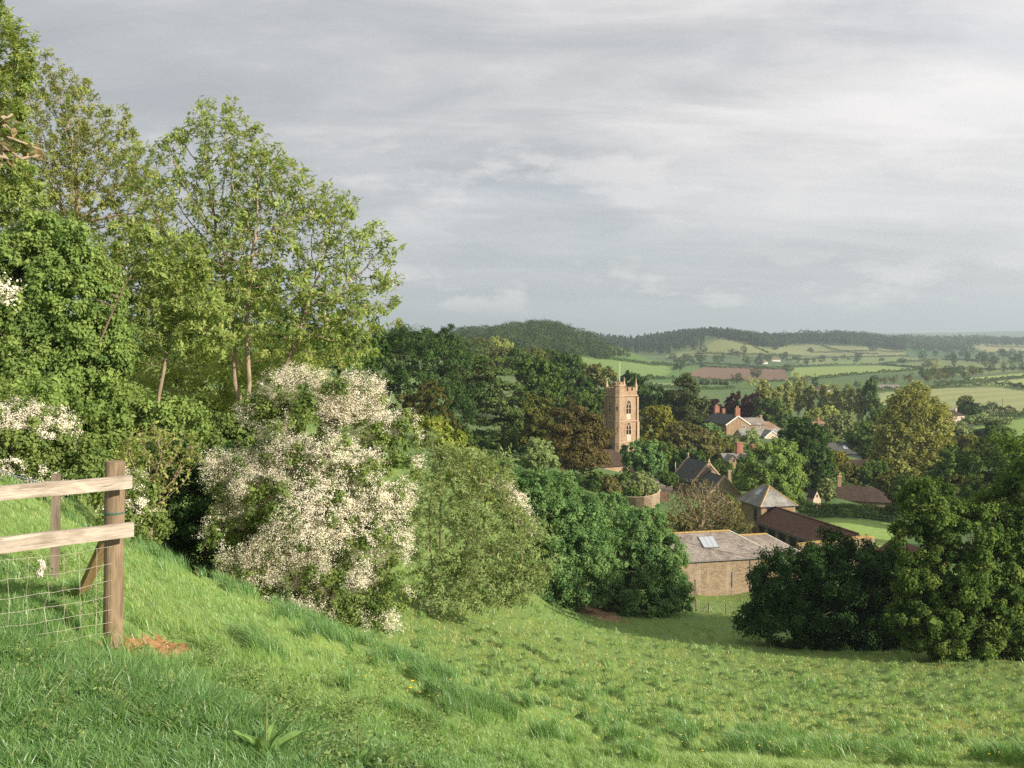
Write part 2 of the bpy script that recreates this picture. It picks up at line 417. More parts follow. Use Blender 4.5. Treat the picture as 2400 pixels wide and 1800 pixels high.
# weathered fence timber
def timber(name, a, b, moss):
    m, n = new_mat(name)
    co = n('ShaderNodeTexCoord').outputs['UV']
    g1 = n.noise(n.mapping(co, (2.6, 95, 1)), 1.0, 8, 0.72, 1.2)
    g2 = n.noise(n.mapping(co, (4, 16, 1)), 1.0, 5, 0.6, 0.8)
    col = n.ramp(g1, [(0.25, a), (0.5, tuple((x + y) / 2 for x, y in zip(a, b))), (0.72, b)])
    col = n.mix(1.0, col, n.ramp(g2, [(0.3, (.62, .58, .54)), (0.7, (1.25, 1.24, 1.22))]), 'MULTIPLY')
    crack = n.noise(n.mapping(co, (1.3, 60, 1), (3, 7, 0)), 1.0, 4, 0.55, 1.6)
    col = n.mix(n.ramp(crack, [(0.66, 0.0), (0.72, 0.85)]), col, tuple(x * .28 for x in a))
    mo = n.noise(obj_co(n), 3.2, 4, 0.6)
    col = n.mix(n.ramp(mo, [(0.52, 0.0), (0.72, 0.65)]), col, moss)
    h = n.math('SUBTRACT', g1, n.math('MULTIPLY', n.ramp(crack, [(0.64, 0.0), (0.72, 1.0)]), 1.5))
    finish(n, principled(n, col, 0.85, 0.2, h, 0.8, 0.006))
    return m
RAILW = timber('bleached_rail_timber', (0.22, 0.185, 0.15), (0.55, 0.49, 0.415), (0.33, 0.28, 0.215))
POSTW = timber('round_post_timber', (0.15, 0.11, 0.07), (0.33, 0.255, 0.17), (0.20, 0.175, 0.075))
STAKEW = timber('stake_timber', (0.115, 0.095, 0.07), (0.25, 0.21, 0.16), (0.2, 0.16, 0.1))
BRACEW = timber('brace_timber', (0.33, 0.22, 0.10), (0.50, 0.36, 0.19), (0.38, 0.28, 0.13))

# ground: meadow, farmland and village grass share one sheet; a vertex colour carries the crop of each field
gm, n = new_mat('meadow_turf')
co = geo_co(n)
at = n('ShaderNodeAttribute', attribute_name='crop')
p1 = n.noise(co, 0.16, 5, 0.6); p2 = n.noise(co, 1.3, 6, 0.65); p3 = n.noise(n.mapping(co, (1, 1, .5)), 9, 4, 0.7)
col = n.mix(n.ramp(p1, [(0.40, 0.0), (0.62, 1.0)]), at.outputs['Color'], n.mix(1.0, at.outputs['Color'], (1.12, 1.02, 0.9), 'MULTIPLY'))
col = n.mix(1.0, col, n.ramp(p2, [(0.28, (.72, .80, .72)), (0.72, (1.22, 1.18, 1.2))]), 'MULTIPLY')
col = n.mix(1.0, col, n.ramp(p3, [(0.25, (.6, .62, .6)), (0.75, (1.3, 1.3, 1.3))]), 'MULTIPLY')
finish(n, principled(n, col, 0.95, 0.1, p3, 0.5, 0.06))
TURF = gm
# grass blades
grm, n = new_mat('grass_blades')
at = n('ShaderNodeAttribute', attribute_name='tint')
col = n.ramp(at.outputs['Fac'], [(0.0, (0.085, 0.190, 0.055)), (0.35, (0.168, 0.325, 0.092)), (0.7, (0.28, 0.425, 0.115)), (0.88, (0.37, 0.40, 0.11)), (1.0, (0.44, 0.39, 0.17))])
d = n('ShaderNodeBsdfDiffuse'); n.link(col, d.inputs[0])
tr = n('ShaderNodeBsdfTranslucent'); n.link(n.mix(1.0, col, (1.1, 1.1, 0.6), 'MULTIPLY'), tr.inputs[0])
mx = n('ShaderNodeMixShader'); mx.inputs[0].default_value = 0.35
n.link(d.outputs[0], mx.inputs[1]); n.link(tr.outputs[0], mx.inputs[2])
g = n('ShaderNodeBsdfGlossy'); g.inputs['Roughness'].default_value = 0.4
mg = n('ShaderNodeMixShader'); mg.inputs[0].default_value = 0.05
n.link(mx.outputs[0], mg.inputs[1]); n.link(g.outputs[0], mg.inputs[2])
finish(n, mg.outputs[0])
GRASSM = grm
em, n = new_mat('red_earth')
co = geo_co(n)
f = n.noise(co, 14, 6, 0.65); f2 = n.noise(co, 60, 3, 0.6)
col = n.ramp(f, [(0.3, (0.14, 0.065, 0.03)), (0.5, (0.34, 0.175, 0.085)), (0.75, (0.47, 0.27, 0.15))])
finish(n, principled(n, col, 0.95, 0.1, n.math('ADD', f, n.math('MULTIPLY', f2, .3)), 1.0, 0.05))
EARTH = em
lm, n = new_mat('leaf_litter')
co = geo_co(n)
f = n.noise(co, 3.2, 6, 0.75)
col = n.ramp(f, [(0.3, (0.06, 0.04, 0.025)), (0.5, (0.26, 0.15, 0.085)), (0.62, (0.50, 0.36, 0.25)), (0.75, (0.16, 0.16, 0.06))])
finish(n, principled(n, col, 0.95, 0.1, f, 0.8, 0.05))
LITTER = lm
gvm, n = new_mat('gravel_drive')
f = n.noise(geo_co(n), 4, 5, 0.7)
finish(n, principled(n, n.ramp(f, [(0.3, (0.20, 0.16, 0.13)), (0.7, (0.36, 0.30, 0.25))]), 0.95, 0.1))
GRAVEL = gvm
# ---------------------------------------------------------------- plants
def unit(v): return v / np.maximum(np.linalg.norm(v, axis=-1, keepdims=True), 1e-9)
def rand_dir(rng, n):
    return unit(rng.normal(size=(n, 3)))
def leaf_geo(pos, axis, nrm, L, W, fold=0.25):
    """one folded diamond per leaf: base, side, tip, side"""
    axis = unit(axis); side = unit(np.cross(axis, nrm)); up = np.cross(side, axis)
    L = np.broadcast_to(L, (len(pos),))[:, None]; W = np.broadcast_to(W, (len(pos),))[:, None]
    m = pos + axis * L * 0.45 + up * W * fold
    v = np.stack([pos, m - side * W * 0.5, pos + axis * L, m + side * W * 0.5], 1).reshape(-1, 3)
    f = np.arange(len(pos) * 4, dtype=np.int32).reshape(-1, 4)
    return v, f
def tubes(p0, p1, r0, r1, k):
    """open k-sided prisms"""
    n = len(p0)
    a = unit(p1 - p0)
    ref = np.where(np.abs(a[:, 2:3]) > 0.9, np.array([[1., 0, 0]]), np.array([[0, 0, 1.]]))
    s = unit(np.cross(a, ref)); t = np.cross(a, s)
    th = np.arange(k) * 2 * math.pi / k
    ring = np.cos(th)[None, :, None] * s[:, None, :] + np.sin(th)[None, :, None] * t[:, None, :]
    v = np.concatenate([p0[:, None] + ring * r0[:, None, None], p1[:, None] + ring * r1[:, None, None]], 1).reshape(-1, 3)
    i = np.arange(k); j = (i + 1) % k
    q = np.stack([i, j, j + k, i + k], 1)
    f = (q[None] + (np.arange(n) * 2 * k)[:, None, None]).reshape(-1, 4)
    return v, f
def in_blobs(p, blobs):
    """largest depth of each point inside the ellipsoids: 1 at a centre, 0 at a surface, below 0 outside"""
    best = np.full(len(p), -9.0)
    for c, r in blobs:
        best = np.maximum(best, 1 - np.linalg.norm((p - c) / r, axis=1))
    return best
def sample_blobs(rng, blobs, n, shell=0.0, zmin=None):
    vol = np.array([np.prod(r) for _, r in blobs]) ** 0.8; vol /= vol.sum()
    out = []
    have = 0
    while have < n:
        k = rng.choice(len(blobs), n * 2, p=vol)
        c = np.array([b[0] for b in blobs])[k]; r = np.array([b[1] for b in blobs])[k]
        rad = rng.random(len(k)) ** (1 / 3)
        p = c + rand_dir(rng, len(k)) * rad[:, None] * r
        dep = in_blobs(p, blobs)
        keep = rng.random(len(k)) < np.exp(-np.maximum(dep, 0) * shell)
        if zmin is not None: keep &= p[:, 2] > zmin
        out.append(p[keep]); have += keep.sum()
        if len(out) > 60: break
    return np.concatenate(out)[:n]
def colonize(rng, att, nodes, parents, step, kill, iters=140, lift=0.05, infl=1e9):
    nodes = list(nodes); parents = list(parents)
    att = np.array(att)
    nd = np.full(len(att), 1e9); ni = np.zeros(len(att), int)
    start = 0
    for it in range(iters):
        new = np.array(nodes[start:])
        d = np.linalg.norm(att[:, None] - new[None], axis=2)
        k = d.argmin(1); dm = d[np.arange(len(att)), k]
        b = dm < nd
        nd[b] = dm[b]; ni[b] = k[b] + start
        alive = nd > kill
        att, nd, ni = att[alive], nd[alive], ni[alive]
        act = nd < infl
        if not act.any(): break
        start = len(nodes)
        ids, invx = np.unique(ni[act], return_inverse=True)
        dirs = np.zeros((len(ids), 3))
        base = np.array([nodes[i] for i in ids])
        np.add.at(dirs, invx, unit(att[act] - base[invx]))
        dirs = unit(unit(dirs) + np.array([0, 0, lift]) + rng.normal(size=dirs.shape) * 0.12)
        allp = np.array(nodes)
        for i, bp, dr in zip(ids, base, dirs):
            q = bp + dr * step
            if ((allp - q) ** 2).sum(1).min() < (step * 0.45) ** 2: continue
            nodes.append(q); parents.append(i)
        if len(nodes) == start or len(nodes) > 15000: break
    return np.array(nodes), np.array(parents)
def pipe(parents, tip, power=2.4):
    n = len(parents); a = np.zeros(n); kids = np.zeros(n, int)
    for i in range(n - 1, -1, -1):
        if kids[i] == 0: a[i] = tip ** power
        p = parents[i]
        if p >= 0: a[p] += a[i]; kids[p] += 1
    return a ** (1 / power), kids
def skeleton_mesh(nodes, parents, rad, thick=0.035):
    i = np.nonzero(parents >= 0)[0]; p = parents[i]
    r1 = rad[i]; r0 = np.minimum(rad[p], r1 * 1.35 + 0.004)
    V, Fs, off = [], [], 0
    for lo, hi, k in ((thick, 9e9, 7), (thick * .3, thick, 4), (0, thick * .3, 3)):
        m = (r1 >= lo) & (r1 < hi)
        if m.any():
            v, f = tubes(nodes[p[m]] - unit(nodes[i[m]] - nodes[p[m]]) * (r0[m] * .25)[:, None], nodes[i[m]], r0[m], r1[m], k)
            V.append(v); Fs.append(f + off); off += len(v)
    return np.concatenate(V), np.concatenate(Fs)

def make_tree(name, label, cat, base, blobs, leaf, n_leaf, size, *, group=None, seed=1, n_clump=150, clump_r=0.16, shell=2.2,
              limbs=70, tip=0.02, step=None, bark=None, stems=None, style='clump', twigs=None, flat=1.0, aspect=0.62, up=0.35, trunk_top=0.45,
              blossom=None, tint_spread=0.32, lift=0.06, infl=None, zfloor=-2.5, kill=None, droop=0.3, thick=None, rmax=None, ragged=5):
    """base: world foot of the trunk. blobs: [(centre, radii)] of the crown, relative to the foot"""
    rng = np.random.default_rng(seed)
    root = empty(name, tuple(base), label, cat, group)
    blobs = [(np.array(c, float), np.array(r, float)) for c, r in blobs]
    R0 = float(np.mean([np.mean(r) for _, r in blobs]))
    if ragged:
        extra = []
        for c, r in blobs:
            for _ in range(ragged):
                d_ = rand_dir(rng, 1)[0]; k_ = rng.uniform(.16, .40)
                extra.append((c + d_ * r * rng.uniform(.82, 1.08), r * k_ * np.array([1, 1, rng.uniform(.7, 1.2)])))
        blobs = blobs + extra
    lo = np.array([c - r for c, r in blobs]).min(0); hi = np.array([c + r for c, r in blobs]).max(0)
    cen = np.average([c for c, _ in blobs], axis=0, weights=[np.prod(r) for _, r in blobs])
    size_c = float((hi - lo).mean())
    # skeleton: one or several stems, then limbs that reach for points of the crown
    step = step or size_c / 22
    stems = stems or [((0, 0, 0), (cen[0] * .6, cen[1] * .6, max(lo[2], 0.0) + (cen[2] - max(lo[2], 0)) * trunk_top))]
    nodes, parents = [], []
    for s0, s1 in stems:
        s0 = np.array(s0, float); s1 = np.array(s1, float)
        k = max(3, int(np.linalg.norm(s1 - s0) / step))
        bend = rng.normal(size=3) * 0.05 * np.linalg.norm(s1 - s0); bend[2] = 0
        for q in range(k + 1):
            t = q / k
            pn = s0 + (s1 - s0) * t + bend * math.sin(t * math.pi) + np.array([0, 0, -0.4 if q == 0 and s0[2] < 1 else 0])
            near = -1 if not nodes else int(np.linalg.norm(np.array(nodes) - pn, axis=1).argmin())
            if q == 0 and near >= 0 and np.linalg.norm(nodes[near] - pn) < .05: last = near; continue
            parents.append(near if q == 0 else last)
            nodes.append(pn); last = len(nodes) - 1
    att = sample_blobs(rng, blobs, limbs, shell * 0.5, 0.1)
    nodes, parents = colonize(rng, att, nodes, parents, step, kill or step * 1.6, lift=lift, infl=infl or 1e9)
    rad, kids = pipe(parents, tip)
    if rmax: rad = np.minimum(rad, rmax)
    v, f = skeleton_mesh(nodes, parents, rad, thick or max(tip * 3.5, 0.03))
    obj('trunk', mesh_data('trunk', v, f, bark or BARK), root)
    # foliage
    if n_leaf:
        if style == 'clump':
            cp = sample_blobs(rng, blobs, n_clump, shell, zfloor + 0.2)
            cr = R0 * clump_r * rng.uniform(0.45, 1.6, len(cp))
            wgt = cr ** 2; wgt = wgt / wgt.sum()
            k = rng.choice(len(cp), n_leaf, p=wgt)
            off = rand_dir(rng, n_leaf) * (rng.random(n_leaf) ** 0.5 * rng.uniform(.75, 1.3, n_leaf))[:, None]
            off[:, 2] *= flat
            pos = cp[k] + off * cr[k, None]
            out = unit(unit(off) * 0.75 + unit((cp[k] - cen) / np.maximum(hi - cen, .1)) * 0.5 + np.array([0, 0, up]))
            nrm = unit(out + rng.normal(size=(n_leaf, 3)) * 0.42)
            axis = unit(np.cross(nrm, rand_dir(rng, n_leaf)) + np.array([0, 0, -droop]))
            ctint = rng.normal(0.5, tint_spread * 0.6, len(cp))
            tint = np.clip(ctint[k] + rng.normal(0, tint_spread * 0.3, n_leaf), 0, 1)
        else:   # leaves on the twigs of the skeleton
            tips = np.nonzero(rad < tip * 2.3)[0]
            leaf_end = tips[kids[tips] == 0]
            src = np.concatenate([tips, leaf_end, leaf_end, leaf_end])
            par = np.where(parents < 0, 0, parents)
            k = src[rng.integers(0, len(src), n_leaf // 7 + 1)]
            d = unit(nodes[k] - nodes[par[k]])
            t = rng.random(len(k))[:, None]
            org = nodes[par[k]] * (1 - t) + nodes[k] * t + rng.normal(size=(len(k), 3)) * (twigs or size * 1.2)
            # a spray: leaflets spread like fingers round the twig's end
            m = 7
            org = np.repeat(org, m, 0)[:n_leaf]; dd = np.repeat(unit(d + np.array([0, 0, .5])), m, 0)[:n_leaf]
            stint = np.repeat(rng.normal(0.5, tint_spread * .7, len(k)), m)[:n_leaf]
            spread = unit(np.cross(dd, rand_dir(rng, len(org))))
            axis = unit(spread + dd * rng.uniform(-.1, .9, (len(org), 1)) + np.array([0, 0, -droop]))
            nrm = unit(dd * .6 + np.array([0, 0, .6]) + rng.normal(size=org.shape) * .35)
            pos = org
            tint = np.clip(stint + rng.normal(0, tint_spread * .4, len(org)), 0, 1)
        if zfloor is not None:
            keep = pos[:, 2] > zfloor
            pos, axis, nrm, tint = pos[keep], axis[keep], nrm[keep], tint[keep]
        L = size * np.exp(rng.normal(-.03, .36, len(pos)))
        v, f = leaf_geo(pos, axis, nrm, L, L * aspect)
        obj('crown', mesh_data('crown', v, f, leaf, np.repeat(tint, 4)), root)
    if blossom:
        nb, bsize, bmat, patch, bshell = blossom[:5]; bthr = blossom[5] if len(blossom) > 5 else -.12
        bc = sample_blobs(rng, blobs, nb // 30, bshell, zfloor + .2)
        # flowers lie in sprays along the outer boughs, thick in some places and missing in others
        fld = vnoise(bc[:, 0] * patch + 9, bc[:, 2] * patch * 1.2 + bc[:, 1] * patch, 11) + 0.6 * vnoise(bc[:, 0] * patch * 2.7, bc[:, 2] * patch * 2.7 + bc[:, 1] * 2, 12)
        bc = bc[fld > bthr]
        sd = unit(unit(bc - cen) + rng.normal(size=bc.shape) * .7); sd[:, 2] -= .25
        k = rng.integers(0, len(bc), nb)
        t = rng.uniform(-.5, .5, nb)[:, None] * size_c * 0.085
        pos = bc[k] + unit(sd)[k] * t + rng.normal(size=(nb, 3)) * bsize * np.array([1.5, 1.5, .9])
        nrm = unit(unit(pos - cen) + np.array([0, 0, .4]) + rng.normal(size=(nb, 3)) * .6)
        axis = np.cross(nrm, rand_dir(rng, nb))
        keep = pos[:, 2] > zfloor
        pos, nrm, axis = pos[keep], nrm[keep], axis[keep]
        L = bsize * rng.uniform(.6, 1.3, len(pos))
        v, f = leaf_geo(pos, axis, nrm, L, L * .95, .1)
        obj('blossom', mesh_data('blossom', v, f, bmat, np.repeat(rng.random(len(pos)), 4)), root)
    return root
def pblobs(base, d, lst, dep=1.0):
    """pixel ellipses (cx, cy, rx, ry[, nearer/farther m[, depth radius factor]]) as blobs round a foot at depth d"""
    out = []
    for b in lst:
        cx, cy, rx, ry = b[:4]
        dd = d + (b[4] if len(b) > 4 else 0)
        df = b[5] if len(b) > 5 else dep
        c = P(cx, cy, dd) - base
        out.append((c, (rx * dd / F, max(rx, ry * .6) * dd / F * df, ry * dd / F)))
    return out
def foot(x, d):
    X = (x - 1200) / F * d * 1.0
    return np.array([X, d, float(HM(X, d))])
def ptree(name, label, cat, x, d, lst, leaf, n_leaf, size, dep=1.0, **kw):
    b = foot(x, d)
    kw.setdefault('seed', int(x * 7 + d) % 99991)
    return make_tree(name, label, cat, b, pblobs(b, d, lst, dep), leaf, n_leaf, size, **kw)
def copy_thing(src, loc, rz, s, label, group=None, cat=None):
    r = src.copy(); COL.objects.link(r)
    r.location = loc; r.rotation_euler = (0, 0, rz); r.scale = (s, s, s) if isinstance(s, (int, float)) else s
    r['label'] = label
    if group: r['group'] = group
    if cat: r['category'] = cat
    for ch in src.children:
        c = ch.copy(); COL.objects.link(c); c.parent = r
    return r
LV = dict(
    ash=leaf_mat('ash_leaf', (0.195, 0.300, 0.098), (0.390, 0.480, 0.150), 0.45, 0.05, (0.494, 0.504, 0.195)),
    fresh=leaf_mat('fresh_leaf', (0.22, 0.29, 0.085), (0.40, 0.45, 0.14), 0.42, 0.02, (0.50, 0.48, 0.21)),
    hazel=leaf_mat('hazel_leaf', (0.081, 0.174, 0.065), (0.206, 0.342, 0.117), 0.36, 0.05),
    maple=leaf_mat('maple_leaf', (0.13, 0.22, 0.062), (0.29, 0.395, 0.115), 0.42, 0.05),
    dark=leaf_mat('dark_leaf', (0.022, 0.052, 0.018), (0.075, 0.133, 0.036), 0.22, 0.03),
    mid=leaf_mat('mid_leaf', (0.043, 0.089, 0.023), (0.129, 0.197, 0.047), 0.28, 0.04),
    syc=leaf_mat('sycamore_leaf', (0.045, 0.095, 0.022), (0.135, 0.205, 0.05), 0.32, 0.04, (0.20, 0.26, 0.065)),
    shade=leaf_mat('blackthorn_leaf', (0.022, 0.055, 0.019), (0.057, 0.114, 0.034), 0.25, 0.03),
    haw=leaf_mat('hawthorn_leaf', (0.094, 0.165, 0.048), (0.220, 0.292, 0.084), 0.36, 0.05),
    willow=leaf_mat('willow_leaf', (0.18, 0.26, 0.10), (0.37, 0.46, 0.20), 0.40, 0.02),
    lime=leaf_mat('lime_leaf', (0.162, 0.230, 0.044), (0.346, 0.397, 0.088), 0.38, 0.06),
    olive=leaf_mat('olive_leaf', (0.075, 0.094, 0.024), (0.181, 0.194, 0.050), 0.3, 0.04),
    gold=leaf_mat('golden_leaf', (0.13, 0.145, 0.022), (0.28, 0.275, 0.05), 0.34, 0.03),
    brown=leaf_mat('brown_needles', (0.055, 0.055, 0.02), (0.165, 0.135, 0.048), 0.22, 0.02),
    yew=leaf_mat('yew_needles', (0.036, 0.049, 0.016), (0.120, 0.116, 0.029), 0.2, 0.03),
    cedar=leaf_mat('cedar_needles', (0.043, 0.085, 0.029), (0.147, 0.208, 0.058), 0.2, 0.04),
    pine=leaf_mat('pine_needles', (0.029, 0.055, 0.022), (0.111, 0.137, 0.046), 0.2, 0.04),
    copper=leaf_mat('copper_leaf', (0.025, 0.012, 0.014), (0.062, 0.022, 0.024), 0.25, 0.08),
    poplar=leaf_mat('poplar_leaf', (0.224, 0.286, 0.099), (0.448, 0.470, 0.165), 0.36, 0.06),
    plane=leaf_mat('plane_leaf', (0.231, 0.262, 0.084), (0.434, 0.448, 0.147), 0.4, 0.04),
    pale=leaf_mat('grey_green_leaf', (0.150, 0.201, 0.081), (0.285, 0.335, 0.138), 0.3, 0.08),
    far=leaf_mat('far_leaf', (0.032, 0.064, 0.028), (0.086, 0.124, 0.047), 0.2, 0.03),
    conif=leaf_mat('far_conifer', (0.022, 0.044, 0.024), (0.060, 0.084, 0.036), 0.15, 0.03),
    hedge=leaf_mat('hedge_leaf', (0.038, 0.075, 0.028), (0.092, 0.134, 0.047), 0.25, 0.05),
    bronze=leaf_mat('bronze_leaf', (0.095, 0.105, 0.038), (0.215, 0.205, 0.075), 0.3, 0.02, (0.25, 0.27, 0.09)),
    flower=leaf_mat('may_blossom', (0.72, 0.67, 0.57), (0.86, 0.82, 0.73), 0.25, 0.0),
    weed=leaf_mat('herb_leaf', (0.090, 0.163, 0.048), (0.234, 0.310, 0.108), 0.3, 0.06),
    dock=leaf_mat('dock_leaf', (0.085, 0.18, 0.05), (0.20, 0.33, 0.10), 0.35, 0.06),
)
# ---------------------------------------------------------------- the ground, one sheet out to the horizon, cut along its fields
az = np.radians(np.concatenate([np.arange(-75, -32, 1.5), np.arange(-32, 32.001, 0.14), np.arange(33, 76, 1.5)]))
lr = np.concatenate([np.arange(math.log(0.9), math.log(3), .03), np.arange(math.log(3), math.log(95), .008), np.arange(math.log(95), math.log(13000), .0135)])
AZ, LR = np.meshgrid(az, lr)
RR = np.exp(LR)
GX, GY = np.sin(AZ) * RR, np.cos(AZ) * RR
GZ = HM(GX, GY)
far_rough = np.clip((RR - 500) / 1500, 0, 1)
GZ = GZ + far_rough * 2.2 * (vnoise(GX / 160, GY / 160, 21) + .5 * vnoise(GX / 60, GY / 60, 22))
GPX, GPY = pix(GX, GY, GZ)
G0 = (0.135, 0.215, 0.066)
crop = np.zeros(GX.shape + (3,)); crop[:] = (0.150, 0.225, 0.070)
mid = RR > 120
v1 = vnoise(GX / 240 + .4, GY / 300, 31); v2 = vnoise(GX / 500, GY / 420 + 3, 32)
crop[mid] = np.stack([0.105 + 0.03 * v1 + .02 * v2, 0.165 + 0.03 * v1, 0.062 + 0.012 * v2], -1)[mid]
FIELDS = [
 ('ploughed_field', (0.17, 0.115, 0.085), 600, [(1612, 877), (1628, 868), (1656, 859), (1740, 861), (1838, 864), (1849, 892), (1753, 893), (1636, 888)]),
 ('mown_field', (0.255, 0.28, 0.135), 380, [(2120, 916), (2195, 911), (2325, 907.5), (2480, 922), (2480, 976), (2400, 972), (2297, 969), (2200, 962), (2060, 950), (2060, 922)]),
 ('paddock', (0.20, 0.29, 0.085), 120, [(1872, 1206), (1960, 1213), (2115, 1225), (2125, 1290), (2060, 1290), (1890, 1215)]),
 ('pasture', (0.185, 0.27, 0.085), 240, [(2280, 1000), (2330, 992), (2400, 978), (2480, 978), (2480, 1060), (2330, 1060), (2270, 1030)]),
 ('hay_field', (0.27, 0.315, 0.12), 600, [(2235, 903), (2300, 898), (2420, 885), (2470, 885), (2470, 912), (2330, 903), (2300, 903)]),
 ('hay_field', (0.25, 0.315, 0.115), 700, [(2250, 888), (2340, 880), (2420, 872), (2470, 870), (2470, 882), (2400, 884.5), (2300, 892)]),
 ('barley_field', (0.205, 0.275, 0.095), 600, [(1860, 862), (2000, 858), (2070, 857), (2163, 865), (2100, 871), (2000, 879), (1875, 886), (1852, 880)]),
 ('barley_field', (0.135, 0.205, 0.072), 500, [(1340, 838), (1420, 838), (1475, 847), (1560, 858), (1580, 868), (1540, 889), (1340, 886)]),
 ('barley_field', (0.185, 0.225, 0.10), 600, [(1503, 897), (1585, 899), (1600, 906), (1503, 906)]),
 ('hill_pasture', (0.175, 0.20, 0.085), 900, [(1640, 817), (1691, 793), (1760, 806), (1800, 822), (1800, 832), (1640, 832)]),
 ('hill_pasture', (0.165, 0.195, 0.085), 900, [(1560, 832), (1625, 822), (1640, 836), (1560, 840)]),
 ('hill_pasture', (0.18, 0.20, 0.09), 1200, [(1790, 813), (1900, 808), (2010, 812), (2120, 822), (2120, 836), (1900, 833), (1810, 826)]),
 ('hill_pasture', (0.24, 0.25, 0.115), 1300, [(2275, 806), (2470, 803), (2470, 828), (2310, 826)]),
 ('pasture', (0.165, 0.215, 0.085), 900, [(1850, 843), (1990, 838), (2100, 836), (2180, 842), (2100, 852), (1900, 856)]),
 ('pasture', (0.155, 0.195, 0.08), 900, [(2090, 855), (2200, 845), (2280, 846), (2400, 858), (2400, 868), (2250, 880), (2200, 870)]),
]
flab = np.zeros(GX.shape, int)
for k, (nm, c, dmin, poly) in enumerate(FIELDS):
    m = in_poly(GPX, GPY, poly) & (RR > dmin) & (RR < 6000)
    crop[m] = np.array(c) * 1.12; flab[m] = k + 1
# mown swathes
a = FIELDS[1]
m = flab == 2
sw = np.sin((GX * 0.52 - GY * 0.85) / 5.2 + .6 * vnoise(GX / 60, GY / 60, 5))
crop[m] *= (1 + 0.07 * sw[m])[:, None]
wn = vnoise(GX * 3.1, GY * 3.1, 41) * .12 + vnoise(GX * 7, GY * 7, 42) * .05
EX, EY = -2.76, 7.55
e = (((GX - EX) / .36) ** 2 + ((GY - EY) / .50) ** 2) ** .5 + wn * 1.6
flab[(e < 1) & (RR < 12)] = 100
lit_c = hit(1375, 1432)
wn2 = vnoise(GX * .9, GY * .9, 43) * .35 + vnoise(GX * 3, GY * 3, 44) * .2
e = (((GX - lit_c[0] - .3 * (lit_c[1] - GY)) / 2.4) ** 2 + ((GY - lit_c[1]) / 4.0) ** 2) ** .5 + wn2
flab[(e < 1) & (RR < 120)] = 101
dr = np.array([hit(1538, 1112), hit(1552, 1132), hit(1560, 1150)])
dd = np.min([np.hypot(GX - (dr[0] * (1 - t) + dr[2] * t)[0], GY - (dr[0] * (1 - t) + dr[2] * t)[1]) for t in np.linspace(-.2, 1.1, 12)], 0)
flab[(dd < 2.2) & (RR > 120)] = 102
nr_, nc_ = GX.shape
idx = np.arange(nr_ * nc_).reshape(nr_, nc_)
quads = np.stack([idx[:-1, :-1], idx[:-1, 1:], idx[1:, 1:], idx[1:, :-1]], -1).reshape(-1, 4)
ql = flab[:-1, :-1].reshape(-1)
GV = np.stack([GX, GY, GZ], -1).reshape(-1, 3)
def ground_piece(name, mask, mat):
    q = quads[mask]
    u, inv_ = np.unique(q, return_inverse=True)
    me = mesh_data(name, GV[u], inv_.reshape(-1, 4), mat, smooth=True)
    at = me.attributes.new('crop', 'FLOAT_COLOR', 'POINT')
    c4 = np.concatenate([crop.reshape(-1, 3)[u], np.ones((len(u), 1))], 1).astype(np.float32)
    at.data.foreach_set('color', c4.ravel())
    return tag(obj(name, me), kind='structure')
tag(ground_piece('ground', ql == 0, TURF))
for k, (nm, c, dmin, poly) in enumerate(FIELDS):
    if (ql == k + 1).any(): ground_piece(nm, ql == k + 1, TURF)
ground_piece('bare_earth', ql == 100, EARTH)
if (ql == 101).any(): ground_piece('leaf_litter', ql == 101, LITTER)
if (ql == 102).any(): ground_piece('gravel_drive', ql == 102, GRAVEL)

